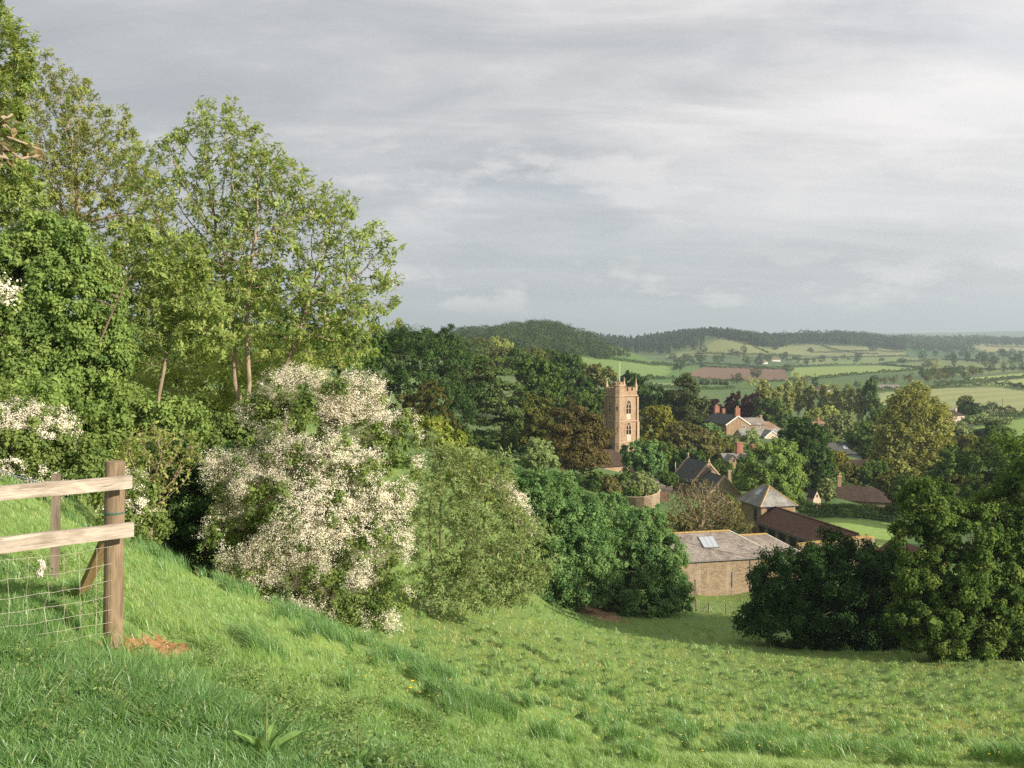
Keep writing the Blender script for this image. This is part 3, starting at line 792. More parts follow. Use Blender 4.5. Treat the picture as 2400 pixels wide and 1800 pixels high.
# ---------------------------------------------------------------- grass
def grass(n, seed):
    rng = np.random.default_rng(seed)
    r = np.exp(rng.uniform(math.log(2.2), math.log(112), n * 3))
    keep = rng.random(len(r)) < np.clip(r / 5, .3, 1) / (1 + (r / 30) ** 1.2)
    r = r[keep][:n]
    a = rng.uniform(R(-42), R(38), len(r))
    X, Y = np.sin(a) * r, np.cos(a) * r
    # tufts: pull blades towards a jittered lattice of clumps
    cs = 0.10 + 0.012 * r
    gx, gy = np.round(X / cs), np.round(Y / cs)
    hsh = np.modf(np.sin(gx * 127.1 + gy * 311.7) * 43758.5453)[0]
    pull = rng.uniform(0, .75, len(r))
    X = X + (gx * cs + hsh * cs * .6 - X) * pull; Y = Y + (gy * cs - hsh * cs * .5 - Y) * pull
    lu = lush(X, Y)
    t = vnoise(X * .75, Y * .5, 57) + .6 * vnoise(X * 1.9, Y * 1.3, 58)
    tall = tuft(X, Y)
    h = (0.088 + .02 * t + 0.12 * tall) * (1 - lu) + (0.135 + .09 * t) * lu
    h = np.maximum(h, .04) * (np.clip((r - 1.6) / 3.0, .25, 1) * lu + np.clip((r - 4.5) / 4, .35, 1) * (1 - lu)) * rng.uniform(.55, 1.35, len(r)) * (1 + .35 * np.clip((r - 20) / 60, 0, 1))
    e = np.hypot((X - EX - .02) / .40, (Y - EY + .45) / 1.05)
    ok = ~((e < 1.05) & (rng.random(len(r)) < .93)) & ~((np.hypot((X - lit_c[0]) / 2.6, (Y - lit_c[1]) / 3.8) < 1) & (rng.random(len(r)) < .9))
    X, Y, h, r, lu, t, hsh, tall = [q[ok] for q in (X, Y, h, r, lu, t, hsh, tall)]
    Z = HM(X, Y) - .01
    m = len(X)
    wdt = np.maximum(0.0034 * (1 + .5 * lu), 0.00037 * r) * rng.uniform(.7, 1.3, m)
    ang = rng.uniform(0, 2 * math.pi, m); lean = rng.uniform(.15, .85, m) * h
    wind = vnoise(X * .3, Y * .3, 53)
    dx = np.cos(ang) * lean + (-.35 + .3 * wind) * h; dy = np.sin(ang) * lean - .1 * h
    fa = rng.uniform(0, 2 * math.pi, m); sx, sy = np.cos(fa) * wdt * .5, np.sin(fa) * wdt * .5
    O = np.stack([X, Y, Z], 1); S = np.stack([sx, sy, 0 * sx], 1)
    Mi = O + np.stack([dx * .33, dy * .33, h * .6], 1); T = O + np.stack([dx, dy, h * .93], 1)
    V = np.stack([O - S, O + S, Mi - S * .8, Mi + S * .8, T], 1).reshape(-1, 3)
    b = (np.arange(m) * 5)[:, None]
    f4 = b + np.array([[0, 1, 3, 2]]); f3 = b + np.array([[2, 3, 4]])
    yel = vnoise(X * .07 + 3, Y * .10, 54) * .5 + vnoise(X * .25, Y * .33, 55) * .3
    tint = 0.62 + .24 * yel + rng.normal(0, .17, m) - .36 * lu - .42 * tall * (1 - lu) + .10 * np.clip((r - 12) / 40, 0, 1) + .08 * np.clip((X - 2) / 12, 0, 1)
    dry = rng.random(m) < .02
    tint[dry] = rng.uniform(.9, 1.0, dry.sum())
    return mesh_data('grass', V, [f4, f3], GRASSM, np.repeat(np.clip(tint, 0, 1), 5))
g_ = obj('grass', grass(1650000, 3))
tag(g_, 'long and grazed meadow grass covering the slope', 'grass', kind='stuff')
# ---------------------------------------------------------------- trees and bushes of the near slope
def sp(base, d, *pts):
    """stem as pixel points"""
    return tuple(P(x, y, d + (0 if len(q) < 3 else q[2])) - base for q in pts for x, y in [q[:2]])
b = foot(600, 45)
make_tree('ash_tree', 'tall multi-stemmed ash in loose fresh leaf, reaching highest over the white hawthorn', 'tree', b,
          pblobs(b, 45, [(520, 390, 125, 150), (400, 440, 95, 120), (640, 520, 130, 140), (760, 545, 100, 105), (865, 650, 72, 100), (720, 720, 170, 110), (520, 690, 160, 150), (560, 330, 80, 90), (700, 470, 90, 80), (820, 570, 80, 75), (640, 440, 85, 90), (750, 490, 75, 70), (840, 555, 60, 75), (880, 640, 60, 60), (340, 400, 60, 70), (600, 600, 160, 130), (420, 640, 100, 120), (790, 800, 90, 70), (610, 850, 120, 80, 4, .4), (480, 290, 60, 60), (880, 740, 55, 50)], .8),
          LV['ash'], 72000, .155, seed=4, limbs=4200, tip=.0105, step=.27, kill=.34, style='twig', aspect=.36, bark=BARK_ASH, shell=1.6, lift=.16, droop=.35, twigs=.13, thick=.04, rmax=.24, ragged=9,
          stems=[sp(b, 45, (558, 1150), (556, 960), (525, 640)), sp(b, 45, (562, 1150), (598, 930), (600, 560)), sp(b, 45, (630, 1150), (640, 930), (720, 690))] if False else
          [(tuple(P(558, 1120, 45) - b), tuple(P(552, 900, 45) - b)), (tuple(P(552, 900, 45) - b), tuple(P(520, 620, 45.6) - b)), (tuple(P(590, 1120, 44.6) - b), tuple(P(585, 900, 44.6) - b)), (tuple(P(585, 900, 44.6) - b), tuple(P(590, 600, 43.5) - b)),
           (tuple(P(610, 1120, 45.2) - b), tuple(P(645, 910, 45) - b)), (tuple(P(645, 910, 45) - b), tuple(P(730, 680, 45) - b))])
b = foot(190, 52)
make_tree('sparse_tree', 'half-bare brown-twigged tree showing sky through its thin crown, behind the maple mass', 'tree', b,
          pblobs(b, 52, [(150, 300, 100, 150), (240, 390, 95, 130), (130, 450, 140, 120), (330, 490, 80, 110), (70, 250, 60, 120), (290, 330, 40, 90)], .8),
          LV['fresh'], 70000, .12, seed=9, limbs=3600, tip=.0105, step=.28, kill=.34, style='twig', aspect=.4, bark=TWIG, shell=1.2, lift=.25, twigs=.1, rmax=.2)
b = foot(-30, 40)
make_tree('ash_tree', 'tall ash whose leafy top is cut by the upper corner of the view', 'tree', b,
          pblobs(b, 40, [(-50, 100, 100, 130), (0, 230, 75, 100), (-60, 330, 120, 150), (40, 120, 45, 90), (10, 440, 90, 90)], .8),
          LV['ash'], 62000, .15, seed=12, limbs=1500, tip=.009, step=.3, kill=.4, style='twig', aspect=.36, bark=BARK_ASH, lift=.2, twigs=.12, rmax=.22)
b = foot(378, 37)
make_tree('ash_tree', 'pale smooth-trunked ash leaning behind the bare twiggy bush', 'tree', b,
          pblobs(b, 37, [(400, 640, 105, 100), (330, 730, 90, 100), (470, 760, 85, 90), (290, 600, 80, 90)], .8),
          LV['ash'], 34000, .125, seed=15, limbs=1300, tip=.009, step=.26, kill=.34, style='twig', aspect=.4, bark=BARK_ASH, shell=1.4, twigs=.1, rmax=.155,
          stems=[(tuple(P(362, 1080, 37) - b), tuple(P(372, 930, 37) - b)), (tuple(P(372, 930, 37) - b), tuple(P(395, 800, 37.2) - b)), (tuple(P(395, 800, 37.2) - b), tuple(P(410, 690, 37.4) - b))])
b = foot(130, 31)
make_tree('maple_tree', 'broad dense mid-green maple filling the slope above the fence', 'tree', b,
          pblobs(b, 31, [(60, 640, 140, 110), (180, 690, 110, 120), (20, 800, 150, 130), (200, 840, 100, 90), (110, 560, 90, 60), (265, 790, 50, 80), (100, 900, 150, 80), (-80, 700, 120, 160)], .7),
          LV['maple'], 150000, .085, seed=21, n_clump=1700, clump_r=.14, limbs=260, tip=.012, shell=2.4, aspect=.8, tint_spread=.4, twigs=.1,
          stems=[((0, 0, 0), tuple(P(140, 820, 31) - b)), (tuple(P(235, 800, 30.4) - b), tuple(P(308, 640, 30.4) - b))])
b = foot(420, 78)
make_tree('dark_tree', 'dark evergreen mass glimpsed between the ash stems', 'tree', b, pblobs(b, 78, [(320, 680, 120, 90), (480, 680, 110, 80), (580, 640, 70, 50), (400, 800, 170, 110), (560, 760, 120, 100)], .7), LV['dark'], 14000, .30, seed=22, n_clump=200)
b = foot(760, 88)
make_tree('dark_tree', 'dark evergreen behind the drooping outer branches of the tall ash', 'tree', b, pblobs(b, 88, [(690, 690, 80, 60), (800, 770, 90, 60), (720, 800, 110, 90), (860, 850, 70, 80), (850, 930, 80, 90)], .7), LV['dark'], 12000, .30, seed=23, n_clump=200)
b = foot(480, 52)
make_tree('thicket_tree', 'yellow-green thicket tree filling the gap under the tall ash', 'tree', b, pblobs(b, 52, [(470, 900, 160, 100), (330, 930, 80, 90), (650, 860, 120, 80), (540, 1000, 150, 80), (740, 880, 80, 70)], .6),
          LV['fresh'], 26000, .15, seed=24, n_clump=260, clump_r=.2, limbs=200, tip=.014, shell=1.4, bark=TWIG)

b = foot(720, 26.5)
make_tree('hawthorn_tree', 'large hawthorn smothered in white blossom, sprawling over the meadow edge', 'tree', b,
          pblobs(b, 26.5, [(700, 1000, 95, 100), (800, 1050, 125, 120), (880, 1140, 95, 120), (720, 1190, 150, 140), (860, 1280, 105, 120), (640, 1150, 100, 110), (790, 1375, 105, 75), (905, 1385, 60, 60), (700, 1410, 90, 55), (790, 1445, 95, 45), (890, 1440, 60, 40), (620, 1390, 60, 50), (620, 1280, 95, 90), (840, 930, 70, 55), (700, 915, 90, 55), (950, 1100, 45, 50), (925, 1010, 55, 45), (560, 1120, 50, 70), (600, 960, 45, 40), (540, 1240, 60, 70), (570, 1340, 60, 50), (500, 1100, 26, 50)], .75),
          LV['haw'], 70000, .065, seed=31, n_clump=800, clump_r=.2, limbs=420, tip=.009, shell=1.5, aspect=.8, bark=BARK, step=.3,
          blossom=(330000, .029, LV['flower'], 1.0, 2.8, -.42), rmax=.15,
          stems=[((0, 0, 0), (-.6, 0, 1.8)), ((.3, .2, 0), (.9, .2, 1.9)), ((-.4, .3, 0), (-1.2, .2, 1.7))])
b = foot(470, 31)
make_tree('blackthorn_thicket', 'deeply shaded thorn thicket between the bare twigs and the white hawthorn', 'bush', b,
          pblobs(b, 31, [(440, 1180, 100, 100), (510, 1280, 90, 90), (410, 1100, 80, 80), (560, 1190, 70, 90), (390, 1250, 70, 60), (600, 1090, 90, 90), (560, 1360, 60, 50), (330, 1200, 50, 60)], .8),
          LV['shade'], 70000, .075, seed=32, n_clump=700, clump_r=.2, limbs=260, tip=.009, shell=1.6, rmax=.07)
b = foot(350, 24)
make_tree('twiggy_bush', 'bare brown tangle of twigs behind the round gate post', 'bush', b,
          pblobs(b, 24, [(350, 1090, 90, 100), (330, 1170, 60, 80), (420, 1060, 60, 60)], .8), LV['fresh'], 5200, .06, seed=33, limbs=2200, tip=.005, step=.12, kill=.15, style='twig', bark=TWIG, lift=.1, twigs=.06, rmax=.05, thick=.02)
b = foot(110, 19)
make_tree('hawthorn_bush', 'spreading hawthorn bush in full white flower behind the timber rails', 'bush', b,
          pblobs(b, 19, [(50, 1060, 110, 95), (150, 1080, 95, 80), (225, 1115, 55, 55), (-60, 1040, 120, 120), (110, 1000, 70, 45), (40, 980, 60, 50)], .8),
          LV['haw'], 46000, .05, seed=34, n_clump=600, clump_r=.2, limbs=220, tip=.006, shell=1.6, aspect=.8, blossom=(90000, .023, LV['flower'], 1.1, 2.6), rmax=.07)
b = foot(300, 21)
make_tree('hawthorn_bush', 'low leafy hawthorn with few flowers beside the round gate post', 'bush', b,
          pblobs(b, 21, [(300, 1150, 60, 60), (260, 1190, 50, 45), (340, 1230, 60, 50)], .8),
          LV['haw'], 9000, .05, seed=35, n_clump=120, clump_r=.24, limbs=90, tip=.006, aspect=.8, blossom=(4500, .03, LV['flower'], 1.6, 2.6), rmax=.05)
b = foot(1005, 43)
make_tree('willow_tree', 'grey-green fine-twigged sallow with dark stems at the meadow edge', 'tree', b,
          pblobs(b, 43, [(1095, 1150, 110, 100), (1175, 1270, 110, 110), (1050, 1270, 110, 110), (1225, 1340, 75, 60), (1010, 1050, 50, 40), (1270, 1330, 40, 40), (960, 1200, 50, 90), (1110, 1090, 70, 40), (1100, 1400, 130, 40), (1220, 1390, 60, 30), (1000, 1370, 60, 50), (1000, 1140, 60, 80), (1120, 1370, 110, 45), (1060, 1080, 60, 40)], .8),
          LV['willow'], 90000, .09, seed=36, limbs=3600, tip=.0055, step=.22, kill=.28, style='twig', aspect=.36, bark=TWIG, shell=1.6, lift=.12, twigs=.12, tint_spread=.5, rmax=.12, ragged=11,
          stems=[(tuple(P(1000, 1435, 43) - b), tuple(P(1010, 1300, 43) - b)), (tuple(P(1025, 1435, 43) - b), tuple(P(1080, 1300, 43.5) - b))])
b = foot(240, 33)
make_tree('maple_bush', 'leafy maple bush under the pale leaning ash', 'bush', b, pblobs(b, 33, [(240, 960, 90, 80), (330, 1000, 80, 80), (160, 960, 80, 70), (280, 1060, 100, 60), (420, 1000, 70, 70)], .7),
          LV['maple'], 34000, .11, seed=37, n_clump=420, clump_r=.2, limbs=90)
b = foot(560, 36)
make_tree('maple_bush', 'leafy bush behind the crown of the shaded thicket', 'bush', b, pblobs(b, 36, [(560, 1040, 80, 70), (480, 1040, 80, 70), (620, 980, 60, 60), (530, 1110, 110, 60)], .7),
          LV['haw'], 26000, .11, seed=38, n_clump=320, clump_r=.2, limbs=90)
b = foot(-60, 26)
make_tree('maple_bush', 'dark leafy bush behind the hawthorn at the edge of the view', 'bush', b, pblobs(b, 26, [(-40, 960, 110, 80), (60, 950, 80, 60), (-150, 1000, 110, 110)], .7), LV['maple'], 16000, .1, seed=39, n_clump=220, clump_r=.2, limbs=60)
ptree('lime_bush', 'lime-green leafy bush behind the crest of the white hawthorn', 'bush', 1030, 62, [(1010, 1010, 45, 38), (1055, 1035, 45, 32), (1088, 1060, 28, 24), (985, 995, 30, 25)], LV['lime'], 9000, .15, n_clump=120)
ptree('lime_bush', 'lime-green bush rising behind the grey sallow', 'bush', 1150, 58, [(1160, 1150, 50, 45), (1120, 1110, 50, 40), (1185, 1185, 30, 30), (1090, 1120, 40, 60)], LV['lime'], 10000, .14, n_clump=130)
ptree('hawthorn_bush', 'narrow hawthorn with pinkish-white flowers wedged between sallow and hazel', 'bush', 1225, 57, [(1215, 1190, 28, 35), (1240, 1235, 18, 26), (1200, 1150, 16, 24), (1170, 1130, 20, 18)], LV['haw'], 5000, .09, n_clump=60, blossom=(7000, .07, LV['flower'], .7, 2))
ptree('hazel_tree', 'big rounded hazel with rustling mid-green leaves, downhill of the sallow', 'tree', 1310, 80, [(1265, 1170, 75, 68), (1320, 1235, 95, 88), (1250, 1260, 60, 80), (1365, 1300, 65, 85), (1290, 1330, 90, 65), (1230, 1145, 45, 45), (1365, 1195, 48, 48), (1310, 1140, 40, 35), (1400, 1290, 45, 90), (1390, 1370, 50, 50), (1200, 1200, 40, 60), (1290, 1395, 120, 30)],
      LV['hazel'], 120000, .135, dep=.8, n_clump=1000, clump_r=.17, shell=2.6, aspect=.85, tint_spread=.4, limbs=120)
ptree('hazel_tree', 'rounded hazel standing against the slate-roofed stone barn', 'tree', 1520, 84, [(1500, 1255, 68, 62), (1540, 1315, 70, 78), (1470, 1335, 60, 78), (1572, 1375, 46, 46), (1450, 1225, 36, 36), (1500, 1385, 80, 35), (1525, 1210, 36, 30), (1440, 1290, 40, 70), (1430, 1370, 45, 50), (1500, 1405, 110, 22)],
      LV['hazel'], 100000, .135, dep=.8, n_clump=850, clump_r=.18, shell=2.6, aspect=.85, tint_spread=.4, limbs=110)
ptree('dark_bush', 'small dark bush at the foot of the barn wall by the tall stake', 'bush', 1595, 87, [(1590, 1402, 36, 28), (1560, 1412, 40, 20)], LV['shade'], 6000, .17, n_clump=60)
ptree('bare_tree', 'spreading brown tree just coming into bud above the slate barn roof', 'tree', 1648, 122, [(1640, 1175, 68, 55), (1600, 1195, 42, 46), (1690, 1205, 46, 44), (1650, 1215, 70, 30)], LV['bronze'], 15000, .12, seed=41, limbs=3200, tip=.022, step=.36, kill=.45, style='twig', bark=TWIG, lift=.15, twigs=.2, rmax=.24)
ptree('scrub_bush', 'low brown scrub between the bare tree and the hipped stone building', 'bush', 1725, 122, [(1715, 1225, 40, 22), (1740, 1235, 28, 16), (1690, 1232, 30, 14)], LV['bronze'], 9000, .13, limbs=900, tip=.018, step=.4, kill=.5, style='twig', bark=TWIG, twigs=.2)
ptree('sycamore_tree', 'tall dense sycamore with sunlit yellow-green tips at the meadow edge', 'tree', 2235, 58, [(2230, 1490, 110, 50), (2350, 1490, 90, 55), (2130, 1450, 60, 60), (2175, 1195, 75, 68), (2270, 1260, 95, 80), (2345, 1335, 80, 95), (2230, 1350, 105, 90), (2335, 1450, 75, 65), (2200, 1450, 85, 60), (2140, 1270, 50, 65), (2395, 1255, 60, 55), (2140, 1360, 50, 60)],
      LV['syc'], 165000, .12, dep=.8, n_clump=800, clump_r=.17, shell=2.6, aspect=.9, tint_spread=.38, limbs=140, seed=43)
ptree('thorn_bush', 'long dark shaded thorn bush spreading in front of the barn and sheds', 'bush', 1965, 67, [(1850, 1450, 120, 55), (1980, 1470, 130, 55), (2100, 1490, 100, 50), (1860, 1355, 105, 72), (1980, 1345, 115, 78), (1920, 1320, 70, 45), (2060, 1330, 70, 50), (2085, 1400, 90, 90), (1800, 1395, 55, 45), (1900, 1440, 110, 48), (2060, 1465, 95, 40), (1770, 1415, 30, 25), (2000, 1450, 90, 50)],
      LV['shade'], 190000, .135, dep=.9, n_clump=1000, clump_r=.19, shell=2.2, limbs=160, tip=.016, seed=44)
# trees past the edge of the view, whose shade lies over the thorn bush and the foot of the meadow
for k, (x, d, hh) in enumerate(((2530, 61, 15), (2670, 62, 16), (2810, 63, 15), (2430, 63, 11))):
    b = foot(x, d)
    make_tree('sycamore_tree', ('tall sycamore beyond the shaded thorn bush', 'tall sycamore nearer the viewer', 'low sycamore at the meadow corner', 'sycamore at the lower fence')[k] + ', outside the view', 'tree', b, [((0, 0, hh * .55), (4.4, 4.4, hh * .45)), ((1.5, 1, hh * .4), (4, 4, hh * .36)), ((-1, 0, hh * .3), (3.6, 3.6, hh * .3))], LV['syc'], 16000, .36, n_clump=140, limbs=50, seed=60 + k)
# ---------------------------------------------------------------- trees among the houses
def vt(name, label, cat, x, d, lst, leaf, n=6000, size=None, **kw):
    kw.setdefault('n_clump', 130)
    return ptree(name, label, cat, x, d, lst, LV[leaf], int(n * 1.7), size or d * .0019, **kw)
vt('oak_tree', 'huge dark green oak crown on the slope above the lime bush', 'tree', 990, 172, [(955, 825, 85, 58), (1040, 850, 65, 75), (900, 850, 60, 75), (1000, 925, 100, 75), (1065, 965, 55, 55), (1090, 900, 25, 60)], 'dark', 22000, n_clump=320)
vt('oak_tree', 'second dark oak crown rising behind the huge one', 'tree', 1025, 200, [(1015, 800, 52, 36), (1060, 830, 30, 50), (960, 800, 60, 30)], 'dark', 9000)
vt('yew_tree', 'brown-tinged dark yew below the huge oak', 'tree', 995, 158, [(1000, 945, 55, 45), (945, 965, 45, 40), (1030, 985, 40, 40), (1000, 910, 25, 25)], 'yew', 11000, flat=.5, up=.5)
vt('larch_tree', 'thin grey-green conifer tip standing above the oaks', 'tree', 938, 235, [(938, 772, 9, 26), (940, 790, 14, 25), (938, 815, 20, 25)], 'pale', 3000)
vt('cedar_tree', 'tall cedar with tiered flat branches and a bare trunk on the church lawn', 'tree', 1180, 188,
   [(1150, 842, 38, 7), (1130, 860, 45, 7), (1165, 872, 50, 8), (1135, 892, 50, 8), (1180, 905, 52, 8), (1140, 925, 58, 8), (1195, 938, 50, 8), (1150, 957, 55, 8), (1205, 968, 50, 9), (1215, 985, 38, 8), (1150, 990, 45, 7), (1190, 1012, 50, 7), (1130, 1020, 30, 7), (1215, 1008, 34, 6), (1120, 985, 30, 7)],
   'cedar', 16000, n_clump=420, clump_r=.36, flat=.22, up=1.2, limbs=140, tip=.05, dep=1.0, stems=[((0, 0, 0), tuple(P(1172, 960, 188) - foot(1180, 188))), (tuple(P(1172, 960, 188) - foot(1180, 188)), tuple(P(1160, 850, 188) - foot(1180, 188)))], shell=.6, droop=0, rmax=.75)
vt('holm_oak', 'rounded dark evergreen between the cedar and the brown pine', 'tree', 1265, 216, [(1262, 880, 48, 42), (1285, 910, 34, 46), (1235, 868, 32, 32), (1250, 925, 40, 40)], 'mid', 12000, n_clump=240)
vt('oak_tree', 'round-headed dark oak above the slope of light scrub', 'tree', 1335, 244, [(1322, 862, 42, 38), (1355, 895, 30, 26), (1300, 870, 28, 32), (1330, 905, 40, 26)], 'dark', 9000, n_clump=200)
vt('willow_tree', 'pale olive dome-shaped tree below the green hill field', 'tree', 1405, 330, [(1402, 882, 44, 28), (1430, 895, 25, 24), (1380, 895, 28, 24)], 'olive', 6000)
vt('round_tree', 'mid-green tree on the slope just uphill of the church tower', 'tree', 1385, 238, [(1380, 940, 52, 32), (1345, 945, 30, 30), (1412, 955, 24, 34), (1330, 925, 30, 25)], 'mid', 9000)
vt('dark_tree', 'dark tree whose top shows behind the church tower parapet', 'tree', 1485, 300, [(1478, 893, 28, 20), (1505, 905, 24, 22), (1455, 905, 20, 20), (1480, 920, 45, 20)], 'dark', 5500)
vt('birch_tree', 'slender olive tree between the cedar and the brown pine', 'tree', 1258, 178, [(1255, 955, 30, 30), (1265, 990, 36, 36), (1245, 1010, 26, 32), (1275, 950, 20, 24)], 'olive', 6500, shell=1)
vt('pine_tree', 'big rust-brown pine in front of the church nave', 'tree', 1352, 166, [(1348, 958, 26, 24), (1318, 975, 34, 16), (1375, 982, 36, 16), (1335, 1003, 58, 15), (1385, 1015, 40, 15), (1310, 1027, 32, 15), (1358, 1036, 60, 15), (1395, 1052, 38, 14), (1335, 1062, 48, 14), (1370, 1080, 55, 14), (1320, 1085, 34, 14), (1405, 1080, 25, 12)], 'brown', 20000, n_clump=300, clump_r=.42, flat=.5, up=.8, shell=.9, limbs=120, tip=.03, dep=.9)
vt('sapling', 'pale yellow-green young tree in front of the little church gable', 'tree', 1262, 150, [(1262, 1058, 34, 30), (1245, 1075, 26, 20), (1285, 1075, 22, 22)], 'willow', 4500, shell=.8)
vt('golden_tree', 'golden-green rounded tree beside the church tower', 'tree', 1542, 250, [(1540, 982, 40, 32), (1520, 1010, 30, 32), (1560, 1008, 26, 30), (1535, 1035, 36, 24)], 'gold', 9000, n_clump=200)
vt('dark_tree', 'dark green tree behind the golden one', 'tree', 1545, 285, [(1540, 935, 32, 24), (1570, 952, 26, 26), (1515, 945, 24, 26), (1560, 975, 34, 26)], 'dark', 7000)
vt('pine_tree', 'tall dark conical pine standing clear above the village roofs', 'tree', 1618, 282, [(1612, 884, 10, 14), (1608, 900, 20, 12), (1622, 915, 25, 11), (1602, 928, 30, 11), (1626, 942, 32, 11), (1600, 955, 30, 11), (1630, 966, 28, 11), (1612, 978, 34, 9)], 'pine', 8000, n_clump=150, clump_r=.5, flat=.5, limbs=70, tip=.05, stems=[((0, 0, 0), tuple(P(1612, 885, 282) - foot(1618, 282)))], shell=.5)
vt('scrub_tree', 'bronze-leaved loose tree between tower and slate-roofed hall', 'tree', 1605, 226, [(1600, 1008, 34, 24), (1642, 1026, 34, 26), (1580, 1038, 28, 26), (1625, 1050, 40, 26), (1665, 1050, 26, 22)], 'bronze', 8000, shell=1.2)
vt('chestnut_tree', 'bright green leafy tree against the gabled stone house', 'tree', 1665, 262, [(1662, 1008, 26, 18), (1680, 1022, 16, 14), (1650, 1025, 18, 14)], 'hazel', 3600)
vt('apple_tree', 'bright green spreading tree hiding the foot of the church tower', 'tree', 1512, 182, [(1500, 1062, 42, 30), (1530, 1082, 32, 30), (1482, 1088, 26, 26), (1515, 1100, 36, 20), (1550, 1090, 20, 20)], 'hazel', 10000, n_clump=180)
vt('yew_bush', 'clipped green yew mound by the gravel drive', 'bush', 1562, 172, [(1562, 1118, 20, 14), (1575, 1125, 16, 12)], 'mid', 3000)
vt('yew_bush', 'dark yew bush behind the slate-roofed hall', 'bush', 1600, 196, [(1598, 1080, 20, 20), (1580, 1095, 16, 16), (1625, 1070, 24, 16)], 'dark', 3600)
vt('garden_shrub', 'feathery green shrub on the round garden terrace', 'bush', 1500, 158, [(1500, 1135, 32, 24), (1520, 1150, 26, 18), (1480, 1150, 22, 20)], 'pale', 5500)
vt('garden_shrub', 'yellow-tinged upright shrub left of the round terrace wall'.replace('left of', 'beside'), 'bush', 1432, 152, [(1432, 1145, 22, 26), (1425, 1128, 14, 16)], 'bronze', 3200, shell=.8)
vt('garden_shrub', 'small dark round shrub on the terrace lawn', 'bush', 1482, 154, [(1481, 1155, 14, 13)], 'mid', 1600)
vt('conifer_shrub', 'pale upright conifer before the church wall', 'bush', 1375, 165, [(1375, 1100, 14, 22), (1378, 1125, 20, 20), (1365, 1135, 20, 14)], 'pale', 2800)
vt('garden_hedge', 'dark clipped hedge between the church and the hazel', 'hedge', 1350, 160, [(1345, 1120, 26, 9), (1385, 1128, 20, 9)], 'dark', 2200)
vt('garden_hedge', 'dark hedge shading the church lawn edge', 'hedge', 1200, 170, [(1180, 1090, 45, 10), (1235, 1098, 30, 9), (1140, 1078, 20, 10)], 'dark', 3200)
vt('fern_bush', 'yellow flowering bush below the cut tree stumps', 'bush', 1130, 118, [(1128, 1072, 20, 12), (1108, 1060, 18, 14)], 'lime', 1800)
vt('lime_tree', 'large round bright-edged lime tree in front of the dark cypress', 'tree', 1815, 166, [(1800, 1085, 55, 48), (1850, 1085, 34, 42), (1765, 1110, 45, 40), (1860, 1130, 28, 38), (1810, 1130, 60, 36), (1830, 1055, 30, 26)], 'maple', 20000, n_clump=300, clump_r=.18, tint_spread=.5)
vt('cypress_tree', 'tall black-green cypress among the village houses', 'tree', 1893, 192, [(1878, 998, 30, 26), (1890, 1030, 45, 40), (1908, 1075, 42, 48), (1905, 1120, 42, 36), (1862, 1040, 30, 34), (1885, 1075, 40, 46)], 'dark', 18000, n_clump=260, flat=.8)
for k, (x, y, rx, ry, d, lab) in enumerate(((1788, 925, 22, 40, 400, 'broad pale poplar at the head of the row, beside the copper beech'), (1818, 935, 17, 34, 405, 'second poplar of the pale row, next to the broad one'), (1846, 930, 15, 38, 410, 'slim poplar standing just behind the black cypress tip'), (1872, 928, 16, 36, 415, 'tallest slim poplar in the middle of the row'),
        (1898, 934, 15, 40, 415, 'thin poplar with visible stem past the row middle'), (1930, 938, 16, 42, 410, 'poplar over the grey-green willow'), (1958, 940, 18, 40, 405, 'poplar between the grey-green willow and the farm sheds'), (1990, 942, 18, 40, 400, 'second to last poplar of the row'), (2014, 946, 14, 36, 398, 'last poplar of the row by the dark round tree'))):
    vt('poplar_tree', lab, 'tree', x, d, [(x - 2, y - ry * .45, rx * .75, ry * .55), (x + 3, y, rx, ry * .7), (x, y + ry * .5, rx, ry * .6)], 'poplar', 5200, .45, shell=.7, limbs=140, tip=.04, style='twig', twigs=.45, aspect=.8, lift=.5, step=.9, kill=1.1, group='row of pale poplars behind the village')
vt('willow_tree', 'dark narrow tree ending the poplar row', 'tree', 2042, 395, [(2042, 930, 16, 38), (2046, 965, 22, 30)], 'mid', 3500)
vt('copper_beech', 'large purple-black copper beech behind the brick chimneys', 'tree', 1745, 355, [(1742, 942, 36, 24), (1775, 958, 26, 22), (1715, 955, 22, 24), (1750, 970, 46, 22)], 'copper', 8000, n_clump=180)
vt('copper_beech', 'small purple copper beech next to the conical pine', 'tree', 1678, 350, [(1676, 955, 14, 18), (1684, 968, 14, 14), (1668, 970, 12, 14)], 'copper', 2600)
vt('round_tree', 'mid-green tree between the copper beech and the poplars', 'tree', 1805, 345, [(1800, 960, 32, 26), (1825, 978, 26, 22), (1790, 985, 28, 20)], 'mid', 5000)
vt('willow_tree', 'grey-green round willow in front of the poplar row', 'tree', 1962, 300, [(1962, 998, 26, 26), (1980, 985, 20, 20), (1945, 1005, 18, 24)], 'pale', 5000)
vt('round_tree', 'yellow-green tree among the poplar stems', 'tree', 1920, 340, [(1918, 975, 22, 18), (1945, 968, 18, 16), (1895, 985, 18, 18)], 'fresh', 3200)
vt('round_tree', 'dark round tree beside the huge yellow-green lime', 'tree', 2030, 262, [(2030, 1018, 42, 30), (2010, 1035, 30, 28), (2055, 1030, 28, 30), (2035, 1055, 45, 26)], 'mid', 9000)
vt('plane_tree', 'huge yellow-green open-crowned tree overlooking the vale', 'tree', 2142, 218, [(2140, 955, 55, 46), (2110, 1010, 62, 52), (2190, 1015, 46, 56), (2085, 1060, 45, 55), (2170, 1085, 56, 50), (2120, 1100, 50, 50), (2065, 1110, 36, 36), (2150, 920, 30, 24), (2205, 975, 30, 34)], 'plane', 46000, .34, limbs=2600, tip=.02, step=.55, kill=.72, style='twig', twigs=.40, aspect=.75, shell=1.2, bark=BARK, rmax=.55, lift=.2)
